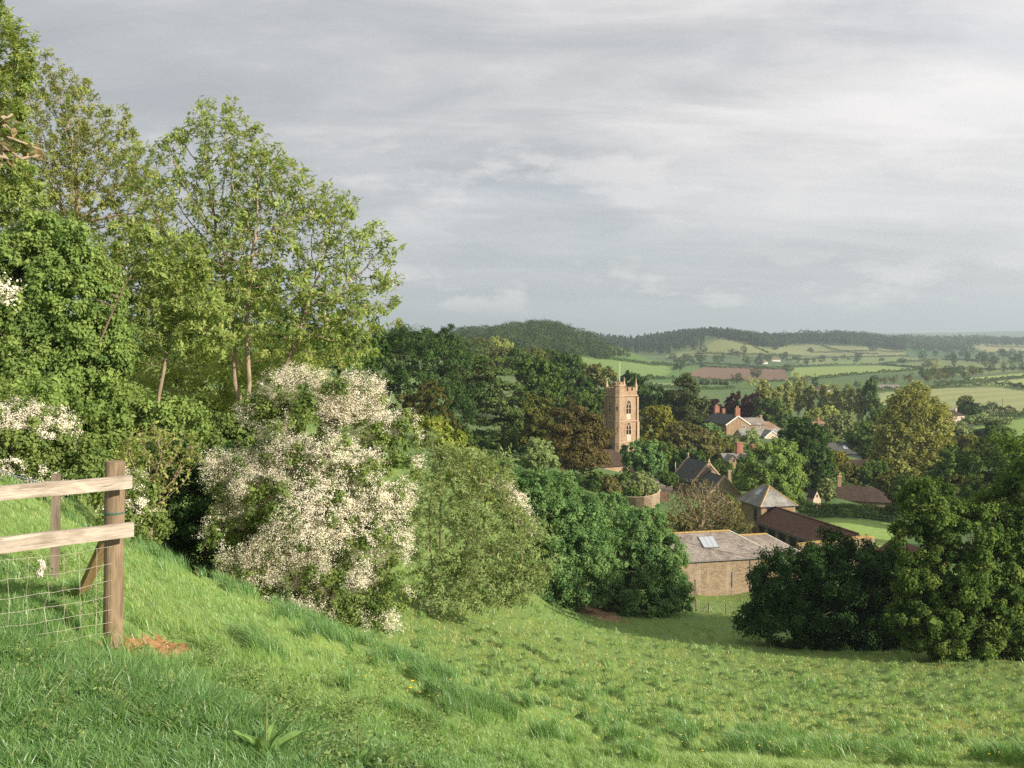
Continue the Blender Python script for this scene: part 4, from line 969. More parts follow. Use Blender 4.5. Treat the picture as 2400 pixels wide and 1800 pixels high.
vt('oak_tree', 'dense dark oak rising over the sycamore top', 'tree', 2340, 150, [(2345, 1055, 62, 42), (2305, 1100, 60, 52), (2395, 1095, 50, 60), (2365, 1145, 66, 46), (2300, 1150, 50, 40)], 'mid', 24000, n_clump=340, clump_r=.18)
vt('willow_tree', 'dark weeping willow between the huge lime and the dense oak', 'tree', 2240, 178, [(2238, 1080, 30, 42), (2225, 1120, 34, 44), (2258, 1125, 28, 40)], 'mid', 8000)
vt('olive_tree', 'yellow-olive tree behind the dense oak', 'tree', 2262, 225, [(2262, 1045, 36, 26), (2285, 1065, 28, 26), (2240, 1050, 26, 24)], 'olive', 5000)
vt('willow_tree', 'blue-green willow at the pasture corner', 'tree', 2262, 320, [(2255, 1015, 30, 24), (2285, 1025, 26, 18), (2240, 1005, 20, 20)], 'pale', 4500)
vt('weeping_willow', 'small yellow weeping willow by the tiled bungalow', 'tree', 1958, 215, [(1955, 1078, 14, 22), (1948, 1100, 12, 24), (1972, 1070, 16, 12)], 'gold', 3600)
vt('apple_tree', 'small garden tree with pale forked stems in front of the bungalow', 'tree', 1996, 205, [(1990, 1098, 20, 12), (2008, 1108, 20, 18), (2000, 1122, 22, 10)], 'olive', 2600, shell=.8)
vt('apple_tree', 'slim young tree on the bungalow lawn', 'tree', 2028, 200, [(2028, 1108, 12, 18), (2032, 1122, 10, 10)], 'mid', 1500)
vt('garden_shrub', 'silvery round-topped shrub above the clipped paddock hedge', 'bush', 1940, 178, [(1938, 1138, 12, 16), (1944, 1155, 12, 18), (1930, 1150, 10, 16)], 'pale', 2400)
vt('dark_tree', 'dark conifer behind the little white gable', 'tree', 1915, 190, [(1912, 1150, 26, 24), (1900, 1165, 24, 14)], 'dark', 3500)
vt('garden_shrub', 'olive bush beside the dark-roofed cottage', 'bush', 2098, 172, [(2094, 1155, 14, 18), (2104, 1170, 12, 14)], 'olive', 1800)
vt('round_tree', 'mid-green tree in the cottage garden behind the long thorn bush', 'tree', 2125, 165, [(2122, 1150, 30, 36), (2140, 1180, 32, 30), (2105, 1195, 26, 20)], 'mid', 6000)
vt('garden_shrub', 'pale loose shrub below the gabled stone house', 'bush', 1745, 236, [(1742, 1038, 24, 16), (1720, 1042, 20, 12), (1760, 1025, 16, 20)], 'willow', 3200, shell=.8)
vt('round_tree', 'dark green tree tucked behind the lime tree and the hall', 'tree', 1755, 190, [(1745, 1098, 22, 26), (1735, 1125, 22, 26), (1760, 1120, 30, 36)], 'dark', 5500)
vt('garden_shrub', 'ivy-green shrub climbing the hipped building corner', 'bush', 1713, 138, [(1712, 1180, 13, 16), (1704, 1172, 10, 10)], 'hazel', 1600)
vt('round_tree', 'dark round tree beside the pink house', 'tree', 2272, 425, [(2272, 956, 20, 18), (2285, 966, 14, 14), (2260, 962, 14, 14)], 'dark', 3500)
vt('round_tree', 'pale yellowish tree behind the pink house', 'tree', 2262, 470, [(2262, 945, 16, 16)], 'olive', 1800)
vt('garden_shrub', 'pale green bushes in front of the pink house', 'bush', 2280, 400, [(2275, 985, 18, 10), (2298, 982, 14, 12), (2320, 988, 16, 8)], 'willow', 1800)
vt('hawthorn_bush', 'white-flecked bush at the pasture gate', 'bush', 2352, 380, [(2352, 988, 14, 9), (2335, 990, 12, 8)], 'pale', 1400)
# scrub on the slope between the cedar and the wooded hill
rngs = np.random.default_rng(5)
SCR = [(1090, 880, 300, 'olive', 'olive scrub tree behind the cedar top'), (1120, 815, 420, 'bronze', 'brown scrub tree high on the slope over the cedar'), (1165, 810, 430, 'fresh', 'fresh green rounded tree over the cedar'), (1215, 835, 360, 'mid', 'mid-green tree above the rounded evergreen'),
       (1105, 845, 330, 'mid', 'mid-green tree squeezed between oak and cedar'), (1255, 838, 420, 'olive', 'olive tree in the scrub under the hill wood'), (1290, 838, 430, 'mid', 'dark green tree in the scrub under the hill wood'), (1175, 835, 380, 'olive', 'wide olive tree over the cedar crown'), (1345, 925, 290, 'mid', 'green tree between the two round oaks and the tower'),
       (1305, 945, 250, 'mid', 'shadowed tree below the round-headed oak'), (1430, 925, 300, 'mid', 'green tree peeping out beside the tower pinnacle'), (1070, 1010, 165, 'mid', 'green bush tree below the brownish yew'), (1110, 1040, 175, 'mid', 'leafy tree under the cedar on the lawn edge'), (1220, 1030, 185, 'mid', 'leafy undergrowth tree behind the cedar trunk'),
       (1640, 1085, 215, 'mid', 'green garden tree behind the hall gable'), (1690, 1050, 230, 'olive', 'olive garden tree beside the brick-chimneyed cottage'), (1560, 1060, 215, 'mid', 'green tree between tower and hall'), (1500, 930, 310, 'mid', 'green tree behind the tower corner'), (1590, 1000, 300, 'dark', 'dark tree at the foot of the conical pine'), (1640, 985, 320, 'dark', 'shadowy tree behind the conical pine'),
       (1850, 1000, 330, 'mid', 'mid-green tree behind the cypress tip'), (1990, 1050, 275, 'dark', 'dark tree behind the skylit shed'), (2070, 1145, 200, 'mid', 'shaded tree behind the dark-roofed cottage'), (2100, 980, 300, 'mid', 'green tree half hidden by the huge lime'), (2240, 1140, 175, 'olive', 'yellowish tree under the weeping willow'), (2200, 1160, 165, 'mid', 'leafy tree over the sycamore shoulder'), (2290, 1190, 130, 'dark', 'dark tree behind the sycamore crown'), (2390, 1190, 125, 'mid', 'green tree at the edge of the view behind the sycamore'),
       (1290, 1030, 190, 'yew', 'dark yew in front of the church aisle'), (1460, 1130, 165, 'mid', 'leafy shrub on the terrace by the drive'), (1400, 1130, 160, 'mid', 'leafy garden tree over the big hazel'), (1330, 1150, 140, 'hazel', 'green tree peeping over the big hazel'), (1430, 1180, 125, 'hazel', 'green bush between the two hazels'), (1180, 1110, 115, 'hazel', 'green bush behind the lime-green one'), (1150, 1085, 118, 'mid', 'dark green bush by the cut stumps'),
       (1300, 985, 200, 'dark', 'dark tree filling the gap behind the brown pine top'), (1225, 985, 200, 'mid', 'mid-green tree right behind the cedar'), (1430, 985, 232, 'mid', 'mid-green tree touching the tower wall'), (1395, 1000, 228, 'dark', 'dark tree between brown pine and tower'), (1120, 920, 240, 'dark', 'dark tree behind the cedar stem'), (1230, 925, 260, 'mid', 'mid-green tree on the slope behind the cedar'),
       (1060, 1060, 140, 'olive', 'olive bush on the lawn edge below the yew'), (1160, 1040, 200, 'mid', 'green bush at the cedar foot'), (1570, 935, 320, 'mid', 'mid-green tree behind the dark pair by the pine'), (1700, 1000, 330, 'dark', 'dark tree tight behind the stone house'), (1590, 960, 310, 'mid', 'green tree beside the conical pine'), (1850, 1030, 300, 'mid', 'green tree behind the cypress shoulder'),
       (1770, 1000, 335, 'mid', 'green tree behind the pale slate wing'), (1660, 1065, 245, 'mid', 'green tree above the gabled dormers'), (1720, 1045, 250, 'olive', 'olive tree over the brick stacks'), (1580, 1030, 240, 'bronze', 'bronze tree beside the golden one'), (1930, 1040, 290, 'mid', 'green tree by the dark shed'), (1990, 1000, 320, 'mid', 'green tree behind the grey-green willow'), (2060, 990, 330, 'mid', 'green tree behind the dark round one'),
       (1900, 1010, 360, 'olive', 'olive tree over the cypress'), (1940, 1120, 198, 'mid', 'green tree beside the teal shed'), (2050, 1100, 205, 'mid', 'green tree beside the bungalow'), (2090, 1125, 195, 'olive', 'olive tree under the huge lime'), (2190, 1120, 190, 'mid', 'green tree under the huge lime crown'), (2060, 1060, 240, 'dark', 'dark tree under the round one'), (1850, 1175, 178, 'mid', 'green bush at the hedge end by the lime tree'), (1820, 1160, 172, 'dark', 'dark bush under the lime tree'),
       (1690, 1100, 186, 'mid', 'green tree behind the hall chimney'), (2330, 1010, 300, 'mid', 'green tree at the pasture corner'), (1625, 1215, 128, 'bronze', 'brown scrub tree behind the bare one'), (1575, 1225, 118, 'bronze', 'brown scrub at the bare tree foot'), (1690, 1190, 134, 'bronze', 'brown scrub against the granary')]
for k, (x, y, d, lf, lab) in enumerate(SCR):
    s = rngs.uniform(.85, 1.2)
    r = 30 * s if d > 150 else 40 * s
    vt('scrub_tree', lab, 'tree', x, d, [(x, y, r, r * .72), (x - r * .6, y + r * .4, r * .7, r * .6), (x + r * .6, y + r * .45, r * .7, r * .6)], lf, 4200, n_clump=90, seed=300 + k)
# ---------------------------------------------------------------- solid building blocks
class MB:
    def __init__(s): s.v, s.f, s.uv = [], [], []
    def poly(s, pts, uv=None):
        k = len(s.v); s.v += [tuple(map(float, p)) for p in pts]; s.f.append(tuple(range(k, k + len(pts))))
        s.uv += [tuple(u) for u in uv] if uv is not None else [(0, 0)] * len(pts)
    def box(s, x0, x1, y0, y1, z0, z1):
        c = lambda i, j, k: ((x0, x1)[i], (y0, y1)[j], (z0, z1)[k])
        for q in (((0,0,0),(1,0,0),(1,0,1),(0,0,1)), ((1,0,0),(1,1,0),(1,1,1),(1,0,1)), ((1,1,0),(0,1,0),(0,1,1),(1,1,1)), ((0,1,0),(0,0,0),(0,0,1),(0,1,1)), ((0,0,1),(1,0,1),(1,1,1),(0,1,1)), ((0,1,0),(1,1,0),(1,0,0),(0,0,0))):
            p = [c(*a) for a in q]
            d = [np.array(a) for a in p]
            u = np.linalg.norm(d[1] - d[0]); w_ = np.linalg.norm(d[3] - d[0])
            s.poly(p, [(0, 0), (u, 0), (u, w_), (0, w_)])
    def slab(s, p, t):
        """polygon p (outer face, counter-clockwise seen from outside) thickened inwards by t"""
        p = [np.array(a, float) for a in p]
        n = np.cross(p[1] - p[0], p[-1] - p[0]); n /= np.linalg.norm(n)
        u = p[1] - p[0]; u /= np.linalg.norm(u); w_ = np.cross(n, u)
        s.poly(p, [((a - p[0]) @ u, (a - p[0]) @ w_) for a in p])
        q = [a - n * t for a in p]
        s.poly(q[::-1])
        for i in range(len(p)):
            j = (i + 1) % len(p)
            s.poly([p[i], q[i], q[j], p[j]])
    def prism(s, pts, a, b):
        """closed outline pts (list of points) swept from offset a to offset b"""
        a = np.array(a, float); b = np.array(b, float)
        p = [np.array(q, float) + a for q in pts]; r = [np.array(q, float) + b for q in pts]
        s.poly(p); s.poly(r[::-1])
        for i in range(len(p)):
            j = (i + 1) % len(p); s.poly([p[i], r[i], r[j], p[j]])
    def cyl(s, p0, p1, r0, r1, k=12, cap=True):
        p0, p1 = np.array(p0, float), np.array(p1, float)
        v, f = tubes(p0[None], p1[None], np.array([r0]), np.array([r1]), k)
        L = np.linalg.norm(p1 - p0)
        for a, q in enumerate(f):
            s.poly(v[q], [(0, a / k * .4), (0, (a + 1) / k * .4), (L, (a + 1) / k * .4), (L, a / k * .4)])
        if cap:
            s.poly(v[:k][::-1]); s.poly(v[k:])
    def path(s, pts, r, k=5):
        pts = np.array(pts, float)
        v, f = tubes(pts[:-1], pts[1:], np.full(len(pts) - 1, r), np.full(len(pts) - 1, r), k)
        for q in f: s.poly(v[q])
    def build(s, name, mat, parent=None, smooth=False):
        me = bpy.data.meshes.new(name)
        me.from_pydata(s.v, [], s.f)
        ul = me.uv_layers.new(name='uv')
        ul.data.foreach_set('uv', np.array(s.uv, np.float32).ravel())
        if smooth: me.polygons.foreach_set('use_smooth', np.ones(len(me.polygons), bool))
        me.materials.append(mat); me.update()
        return obj(name, me, parent)
def house_walls(L, W, e, r, axis='x', base=-1.2, hip0=False, hip1=False):
    """walls of a block x 0..L, y 0..W with eaves e; gables rise to r at the ends of the ridge unless hipped"""
    m = MB()
    def side(a, b, peak):
        a3, b3 = (*a, base), (*b, base)
        pts = [a3, b3, (*b, e)] + ([((a[0] + b[0]) / 2, (a[1] + b[1]) / 2, r)] if peak else []) + [(*a, e)]
        m.poly(pts)
    gx = axis == 'y'
    side((0, 0), (L, 0), gx and not hip0); side((L, W), (0, W), gx and not hip1)
    side((0, W), (0, 0), (not gx) and not hip0); side((L, 0), (L, W), (not gx) and not hip1)
    return m
def house_roof(L, W, e, r, axis='x', ov=.3, t=.14, hip0=False, hip1=False, verge=.12):
    """roof of that block; hip0, hip1: hipped at the low and the high end of the ridge"""
    m = MB()
    if axis == 'x': T = lambda a, b, z: (a, b, z); A, B = L, W
    else: T = lambda a, b, z: (b, a, z); A, B = W, L
    h = B / 2; sl = (r - e) / h; k = .1
    e2 = e - ov * sl + k; r2 = r + k
    a0 = h if hip0 else -verge; a1 = A - h if hip1 else A + verge
    x0 = -ov if hip0 else -verge; x1 = A + ov if hip1 else A + verge
    def add(p):
        p = [T(*q) for q in p]
        if axis == 'y': p = p[::-1]
        m.slab(p, t)
    add([(x0, -ov, e2), (x1, -ov, e2), (a1, h, r2), (a0, h, r2)])
    add([(x1, B + ov, e2), (x0, B + ov, e2), (a0, h, r2), (a1, h, r2)])
    if hip0: add([(x0, B + ov, e2), (x0, -ov, e2), (a0, h, r2)])
    if hip1: add([(x1, -ov, e2), (x1, B + ov, e2), (a1, h, r2)])
    return m, [T(a0, h, r2), T(a1, h, r2)], [T(x0, -ov, e2), T(x0, B + ov, e2), T(x1, -ov, e2), T(x1, B + ov, e2)]
def ridge_cap(parent, p, q, mat, w_=.16, name='ridge'):
    m = MB(); m.path([p, q], w_, 6); return m.build(name, mat, parent)
def window(parent, side, u, z, w_, h, mat_f=None, mat_g=None, off=0.0, bars=1, name='window', rows=2):
    """a window in the wall y = off (side '-y'), x = off ('-x' or '+x'): frame standing 3 cm proud, pane behind it"""
    def T(a, d, b):
        return {'-y': (a, off - d, b), '+x': (off + d, a, b), '-x': (off - d, a, b)}[side]
    fr = MB(); t = .09
    def bx(a0, a1, b0, b1, d0, d1):
        p, q = T(a0, d0, b0), T(a1, d1, b1)
        fr.box(min(p[0], q[0]), max(p[0], q[0]), min(p[1], q[1]), max(p[1], q[1]), b0, b1)
    bx(u - w_ / 2, u + w_ / 2, z, z + t, .004, .06); bx(u - w_ / 2, u + w_ / 2, z + h - t, z + h, .004, .06)
    bx(u - w_ / 2, u - w_ / 2 + t, z + t, z + h - t, .004, .06); bx(u + w_ / 2 - t, u + w_ / 2, z + t, z + h - t, .004, .06)
    for k in range(bars):
        c = u - w_ / 2 + w_ * (k + 1) / (bars + 1); bx(c - .03, c + .03, z + t, z + h - t, .012, .05)
    for k in range(rows - 1):
        c = z + h * (k + 1) / rows; bx(u - w_ / 2 + t, u + w_ / 2 - t, c - .025, c + .025, .010, .048)
    f = fr.build(name, mat_f or WHITE, parent)
    g_ = MB()
    p, q = T(u - w_ / 2 + t, .004, z + t), T(u + w_ / 2 - t, .016, z + h - t)
    g_.box(min(p[0], q[0]), max(p[0], q[0]), min(p[1], q[1]), max(p[1], q[1]), z + t, z + h - t)
    g_.build('pane', mat_g or GLASS, f)
    return f
def chimney(parent, x, y, z0, z1, wx, wy, mat=None, pots=2, parent_name='chimney'):
    m = MB()
    m.box(x - wx / 2, x + wx / 2, y - wy / 2, y + wy / 2, z0, z1 - .22)
    m.box(x - wx / 2 - .07, x + wx / 2 + .07, y - wy / 2 - .07, y + wy / 2 + .07, z1 - .22, z1)
    c = m.build('chimney', mat or BRICK, parent)
    for k in range(pots):
        px_ = x + (k - (pots - 1) / 2) * min(.42, wx / max(pots, 1))
        q = MB(); q.cyl((px_, y, z1), (px_, y, z1 + .62), .13, .10, 10); q.build('chimney_pot', POTM, c)
    return c
POTM = plain_mat('terracotta_pot', (0.50, 0.33, 0.20), 0.8, 0.2)
def site(name, label, cat, X, Y, z, yaw, group=None): return empty(name, (X, Y, z), label, cat, group, R(yaw))

# ---------------------------------------------------------------- the church
CZ = -30.0
ch = site('church', 'ham-stone parish church with battlemented tower, corner turret and flagpole', 'church', (1449 - 1200) / F * 218, 218, CZ, 27.5)
A = 5.05
zz_ = lambda y, d=218: -(y - 800) / F * d - CZ
PT, GAP, S1, S2, S3 = zz_(909), zz_(917), zz_(928), zz_(988), zz_(1037)
m = MB()
m.box(0, A, 0, A, -1, S3 - .1); m.box(.06, A - .06, .06, A - .06, S3 - .1, S2); m.box(.12, A - .12, .12, A - .12, S2, S1 + .02)
# open parapet: four walls with merlons
o0, o1, th = .02, A - .02, .42
for (x0, x1, y0, y1) in ((o0, o1, o0, o0 + th), (o0, o1, o1 - th, o1), (o0, o0 + th, o0 + th, o1 - th), (o1 - th, o1, o0 + th, o1 - th)):
    m.box(x0, x1, y0, y1, S1 + .02, GAP)
    hor = x1 - x0 > y1 - y0
    a, b = (x0, x1) if hor else (y0, y1)
    for k in range(4):
        c0 = a + (b - a) * (k + .12) / 4 + .0; c1 = a + (b - a) * (k + .68) / 4 + .12
        if hor: m.box(c0, c1, y0 + .004, y1 - .004, GAP, PT)
        else: m.box(x0 + .004, x1 - .004, c0, c1, GAP, PT)
tw = m.build('tower', CHURCH, ch)
m = MB()
for z, o in ((S1, .14), (S2, .13), (S3, .14)):
    m = MB(); m.box(-o, A + o, -o, A + o, z - .14, z + .13); m.build('string_course', DRESSED, tw)
# octagonal stair turret on the near corner
def octo(m, cx, cy, r, z0, z1):
    pts = [(cx + r * math.cos(math.pi / 8 + k * math.pi / 4), cy + r * math.sin(math.pi / 8 + k * math.pi / 4), 0) for k in range(8)]
    m.prism(pts, (0, 0, z0), (0, 0, z1))
TT = zz_(895)
tu = MB(); octo(tu, .25, .25, 1.18, -1, S2); octo(tu, .25, .25, 1.12, S2, TT - .75)
pts8 = [(.25 + 1.0 * math.cos(math.pi / 8 + k * math.pi / 4), .25 + 1.0 * math.sin(math.pi / 8 + k * math.pi / 4)) for k in range(8)]
for k in range(8):
    (ax_, ay_), (bx_, by_) = pts8[k], pts8[(k + 1) % 8]
    for lo_, hi_, top in ((0, 1, TT - .42), (.22, .78, TT)):
        p = np.array([ax_ + (bx_ - ax_) * lo_, ay_ + (by_ - ay_) * lo_]); q = np.array([ax_ + (bx_ - ax_) * hi_, ay_ + (by_ - ay_) * hi_])
        o = np.array([q[1] - p[1], p[0] - q[0]]); o = o / np.linalg.norm(o) * (.12 if top < TT else .115)
        z0 = TT - .75 if top < TT else TT - .42
        tu.prism([(*(p + o), 0), (*(q + o), 0), (*(q - o * 1.4), 0), (*(p - o * 1.4), 0)], (0, 0, z0), (0, 0, top))
tuo = tu.build('stair_turret', CHURCH, ch)
for z in (S1, S2, S3, TT - .78):
    m = MB(); octo(m, .25, .25, 1.25, z - .12, z + .11); m.build('string_course', DRESSED, tuo)
for z in (zz_(957), zz_(1006), zz_(1048)):
    for a_ in (-math.pi / 2 - math.pi / 4 - .0,):
        c = np.array([.25, .25]) + 1.125 * math.cos(math.pi / 8) * np.array([math.cos(a_), math.sin(a_)])
        t_ = np.array([-math.sin(a_), math.cos(a_)]) * .08; nn = np.array([math.cos(a_), math.sin(a_)]) * .06
        m = MB(); m.prism([(*(c - t_ - nn), 0), (*(c + t_ - nn), 0), (*(c + t_ + nn), 0), (*(c - t_ + nn), 0)], (0, 0, z - .45), (0, 0, z + .45)); m.build('slit_window', GLASS, tuo)
# pinnacles on the other corners
for (x, y) in ((A - .2, .2), (A - .2, A - .2), (.2, A - .2)):
    q = MB(); q.box(x - .24, x + .24, y - .24, y + .24, GAP, PT + .35)
    b4 = [(x - .22, y - .22, 0), (x + .22, y - .22, 0), (x + .22, y + .22, 0), (x - .22, y + .22, 0)]
    for i in range(4): q.poly([(b4[i][0], b4[i][1], PT + .35), (b4[(i + 1) % 4][0], b4[(i + 1) % 4][1], PT + .35), (x, y, PT + 2.0)])
    q.box(x - .33, x + .33, y - .33, y + .33, PT + .30, PT + .42)
    q.box(x - .09, x + .09, y - .09, y + .09, PT + 1.75, PT + 1.98)
    q.build('pinnacle', DRESSED, ch)
# diagonal buttress on the far right corner
m = MB()
m.box(A - .1, A + .62, -.32, .36, -1, S3 - .6); m.box(A - .1, A + .48, -.26, .30, S3 - .6, S2 - .35); m.box(A - .1, A + .28, -.2, .24, S2 - .35, S1 - .3)
m.slab([(A + .62, -.32, S3 - .6), (A + .62, .36, S3 - .6), (A + .4, .3, S3 - .1), (A + .4, -.26, S3 - .1)], .1)
m.slab([(A + .48, -.26, S2 - .35), (A + .48, .30, S2 - .35), (A + .22, .24, S2 + .4), (A + .22, -.2, S2 + .4)], .1)
m.build('buttress', DRESSED, ch)
m = MB(); m.box(-.35, .3, A - .3, A + .35, -1, S2 - .4); m.box(-.2, .2, A - .2, A + .2, S2 - .4, S1 - .3); m.build('buttress', CHURCH, ch)
def arch(u, z0, w_, h, n_=7):
    """pointed outline in (u, z)"""
    hw = w_ / 2; sp_ = h - w_ * .95
    pts = [(u - hw, z0), (u + hw, z0), (u + hw, z0 + sp_)]
    for k in range(1, n_): t = k / n_; pts.append((u + hw * (1 - t ** 1.7), z0 + sp_ + (h - sp_) * math.sin(t * math.pi / 2) ** 1.0))
    pts.append((u, z0 + h))
    for k in range(n_ - 1, 0, -1): t = k / n_; pts.append((u - hw * (1 - t ** 1.7), z0 + sp_ + (h - sp_) * math.sin(t * math.pi / 2)))
    pts.append((u - hw, z0 + sp_))
    return pts
def gothic(parent, side, u, z0, w_, h, off, pale=True):
    T = (lambda a, d, z: (a, off - d, z)) if side == '-y' else (lambda a, d, z: (off - d, a, z))
    out_, inn = arch(u, z0 - .08, w_ + .5, h + .42), arch(u, z0 + .05, w_, h)
    fr = MB()
    n_ = len(out_)
    for i in range(n_):
        j = (i + 1) % n_
        a, b, c, d = out_[i], out_[j], inn[j], inn[i]
        fr.poly([T(a[0], .10, a[1]), T(b[0], .10, b[1]), T(c[0], .10, c[1]), T(d[0], .10, d[1])])
        fr.poly([T(a[0], -.02, a[1]), T(b[0], -.02, b[1]), T(b[0], .10, b[1]), T(a[0], .10, a[1])])
        fr.poly([T(d[0], .10, d[1]), T(c[0], .10, c[1]), T(c[0], -.02, c[1]), T(d[0], -.02, d[1])])
    bar = lambda a0, a1, b0, b1: fr.box(*sorted((T(a0, 0, 0)[0], T(a1, 0, 0)[0])) if side == '-y' else (off - .085, off + .0), *((off - .085, off) if side == '-y' else sorted((a0, a1))), b0, b1)
    bar(u - .07, u + .07, z0 + .05, z0 + h * .80)
    bar(u - w_ / 2, u + w_ / 2, z0 + h * .40, z0 + h * .40 + .10)
    for s_ in (-1, 1):     # two lights with pointed heads under a small quatrefoil
        for k in range(6):
            t0, t1 = k / 6, (k + 1) / 6
            p0 = (u + s_ * w_ / 2 * (1 - t0 * .95), z0 + h * (.60 + .22 * math.sin(t0 * math.pi / 2))); p1 = (u + s_ * w_ / 2 * (1 - t1 * .95), z0 + h * (.60 + .22 * math.sin(t1 * math.pi / 2)))
            fr.path([T(p0[0], .05, p0[1]), T(p1[0], .05, p1[1])], .045, 5)
        fr.path([T(u + s_ * .02, .05, z0 + h * .62), T(u + s_ * w_ * .30, .05, z0 + h * .80), T(u, .05, z0 + h * .93)], .04, 5)
    f = fr.build('window', DRESSED, parent)
    g_ = MB(); g_.poly([T(a, .03, z) for a, z in (inn if side == '-y' else inn[::-1])]); g_.build('pane', GLASS, f)
    return f
zc = lambda y: zz_(y)
gothic(tw, '-y', 2.82, zc(971), 1.3, 2.9, .12); gothic(tw, '-y', 2.82, zc(1020), 1.3, 2.6, .06)
gothic(tw, '-x', 3.3, zc(969), 1.0, 2.4, .12)
pn = MB()
pn.box(2.82 - .55, 2.82 + .55, .06, .1205, zc(984), zc(971.5)); pn.box(2.82 - .5, 2.82 + .6, .0, .0605, zc(1035), zc(1020))
pn.build('weathered_panel', plain_mat('pale_weathered_stone', (0.50, 0.43, 0.34), .9, .3, 2.5), tw)
fp = MB(); fp.cyl((1.2, 1.2, GAP - .5), (1.2, 1.2, zz_(848, 219.5)), .085, .05, 8); fp.build('flagpole', WHITE, ch)
# nave, aisle and chancel running away from the tower
def block(parent, x0, y0, L, W, e, r, axis, wm, rm, name='nave', **kw):
    w_ = house_walls(L, W, e, r, axis, hip0=kw.get('hip0', False), hip1=kw.get('hip1', False), base=kw.pop('base', -1.2))
    wo = w_.build(name + '_wall', wm, parent); wo.location = (x0, y0, 0)
    rf, rd, _ = house_roof(L, W, e, r, axis, **kw)
    ro = rf.build(name + '_roof', rm, parent); ro.location = (x0, y0, 0)
    return wo, ro, rd
NR = zz_(1044, 217)
block(ch, -19, .1, 18.9, 6.6, NR - 3.0, NR, 'x', CHURCH, TILE_D, 'nave')
m = MB(); m.slab([(-15, -3.9, NR - 4.2), (1.2, -3.9, NR - 4.2), (1.2, .3, NR - .9), (-15, .3, NR - .9)], .15); m.build('aisle_roof', TILE_D, ch)
m = MB(); m.poly([(-14.8, -3.6, -1), (1.0, -3.6, -1), (1.0, -3.6, NR - 4.25), (-14.8, -3.6, NR - 4.25)]); m.poly([(1.0, -3.6, -1), (1.0, .1, -1), (1.0, .1, NR - 1.1), (1.0, -3.6, NR - 4.25)]); m.poly([(-14.8, .1, -1), (-14.8, -3.6, -1), (-14.8, -3.6, NR - 4.25), (-14.8, .1, NR - 1.1)])
m.build('aisle_wall', CHURCH, ch)
m = MB(); m.slab([(1.1, -4.1, NR - 4.25), (1.45, -4.1, NR - 4.25), (1.45, .3, NR - .6), (1.1, .3, NR - .6)], .3); m.build('coping', DRESSED, ch)
for x in (-.3, -1.0, -4.5, -8):
    f = MB(); f.poly([(a, -3.62, z) for a, z in arch(x, .9, .45, 1.4)]); f.build('lancet_window', GLASS, ch)
CRz = zz_(1020, 208)
wo, ro, rd = block(ch, -25.5, -.2, 6.5, 6.0, CRz - 3.4, CRz, 'y', CHURCH, SLATE, 'chancel', verge=-.1)
m = MB()
for s_ in (-1, 1):
    m.slab([(-22.25 + s_ * 3.45, -.42, CRz - 3.75), (-22.25 + s_ * 3.45, -.05, CRz - 3.75), (-22.25, -.05, CRz + .32), (-22.25, -.42, CRz + .32)][::s_], .3)
m.build('coping', DRESSED, ch)

# ---------------------------------------------------------------- the stone barn below the meadow
YAW = 14.0
bz = -27.4
bn = site('stone_barn', 'pale stone barn with lichened slate roof, mossy ridge and a three-pane skylight', 'barn', 12.0, 103.4, bz, YAW)
e_, r_ = 27.4 - 23.3, 27.4 - 21.2
house_walls(17.3, 7.5, e_, r_, 'x', hip1=True, base=-1.5).build('wall', PALE, bn)
rf, rd, ev = house_roof(17.3, 7.5, e_, r_, 'x', hip1=True, ov=.28)
ro = rf.build('roof', SLATE_L, bn)
ridge_cap(ro, rd[0], rd[1], MOSSY, .13); ridge_cap(ro, rd[1], ev[2], plain_mat('pale_hip_mortar', (.5, .46, .4), .9), .09, 'hip_ridge')
m = MB(); m.path([(-.1, -.36, e_ - .12), (17.6, -.36, e_ - .12)], .055, 6); m.path([(14.2, -.1, e_ - .1), (14.2, -.1, 0)], .045, 6); m.build('gutter', LEAD, bn)
sl_ = (r_ - e_) / 3.75
m = MB(); zs = lambda y: e_ + sl_ * y + .10
m.slab([(9.4, 1.3, zs(1.3) + .12), (11.2, 1.3, zs(1.3) + .12), (11.2, 2.95, zs(2.95) + .12), (9.4, 2.95, zs(2.95) + .12)], .2)
sk = m.build('skylight', LEAD, ro)
for k in range(3):
    q = MB(); x0 = 9.46 + k * .575
    q.slab([(x0, 1.36, zs(1.36) + .135), (x0 + .53, 1.36, zs(1.36) + .135), (x0 + .53, 2.89, zs(2.89) + .135), (x0, 2.89, zs(2.89) + .135)], .012); q.build('pane', SKYGLASS, sk)
m = MB(); m.box(12.05, 12.13, -.08, -.003, .9, 2.6); m.build('wall_pipe', LEAD, bn)
b2 = site('stone_outbuilding', 'lower hipped slate outbuilding joined to the end of the stone barn', 'barn', 12.0 + 13.6 * math.cos(R(YAW)) - 1.2 * math.sin(R(YAW)), 103.4 + 13.6 * math.sin(R(YAW)) + 1.2 * math.cos(R(YAW)), bz, YAW)
house_walls(8.2, 6.6, 3.5, 5.45, 'x', hip1=True).build('wall', PALE, b2)
rf, rd, ev = house_roof(8.2, 6.6, 3.5, 5.45, 'x', hip1=True, ov=.25)
ro = rf.build('roof', SLATE_L, b2); ridge_cap(ro, rd[0], rd[1], MOSSY, .13); ridge_cap(ro, rd[1], ev[2], plain_mat('pale_hip_mortar', (.5, .46, .4), .9), .08, 'hip_ridge')

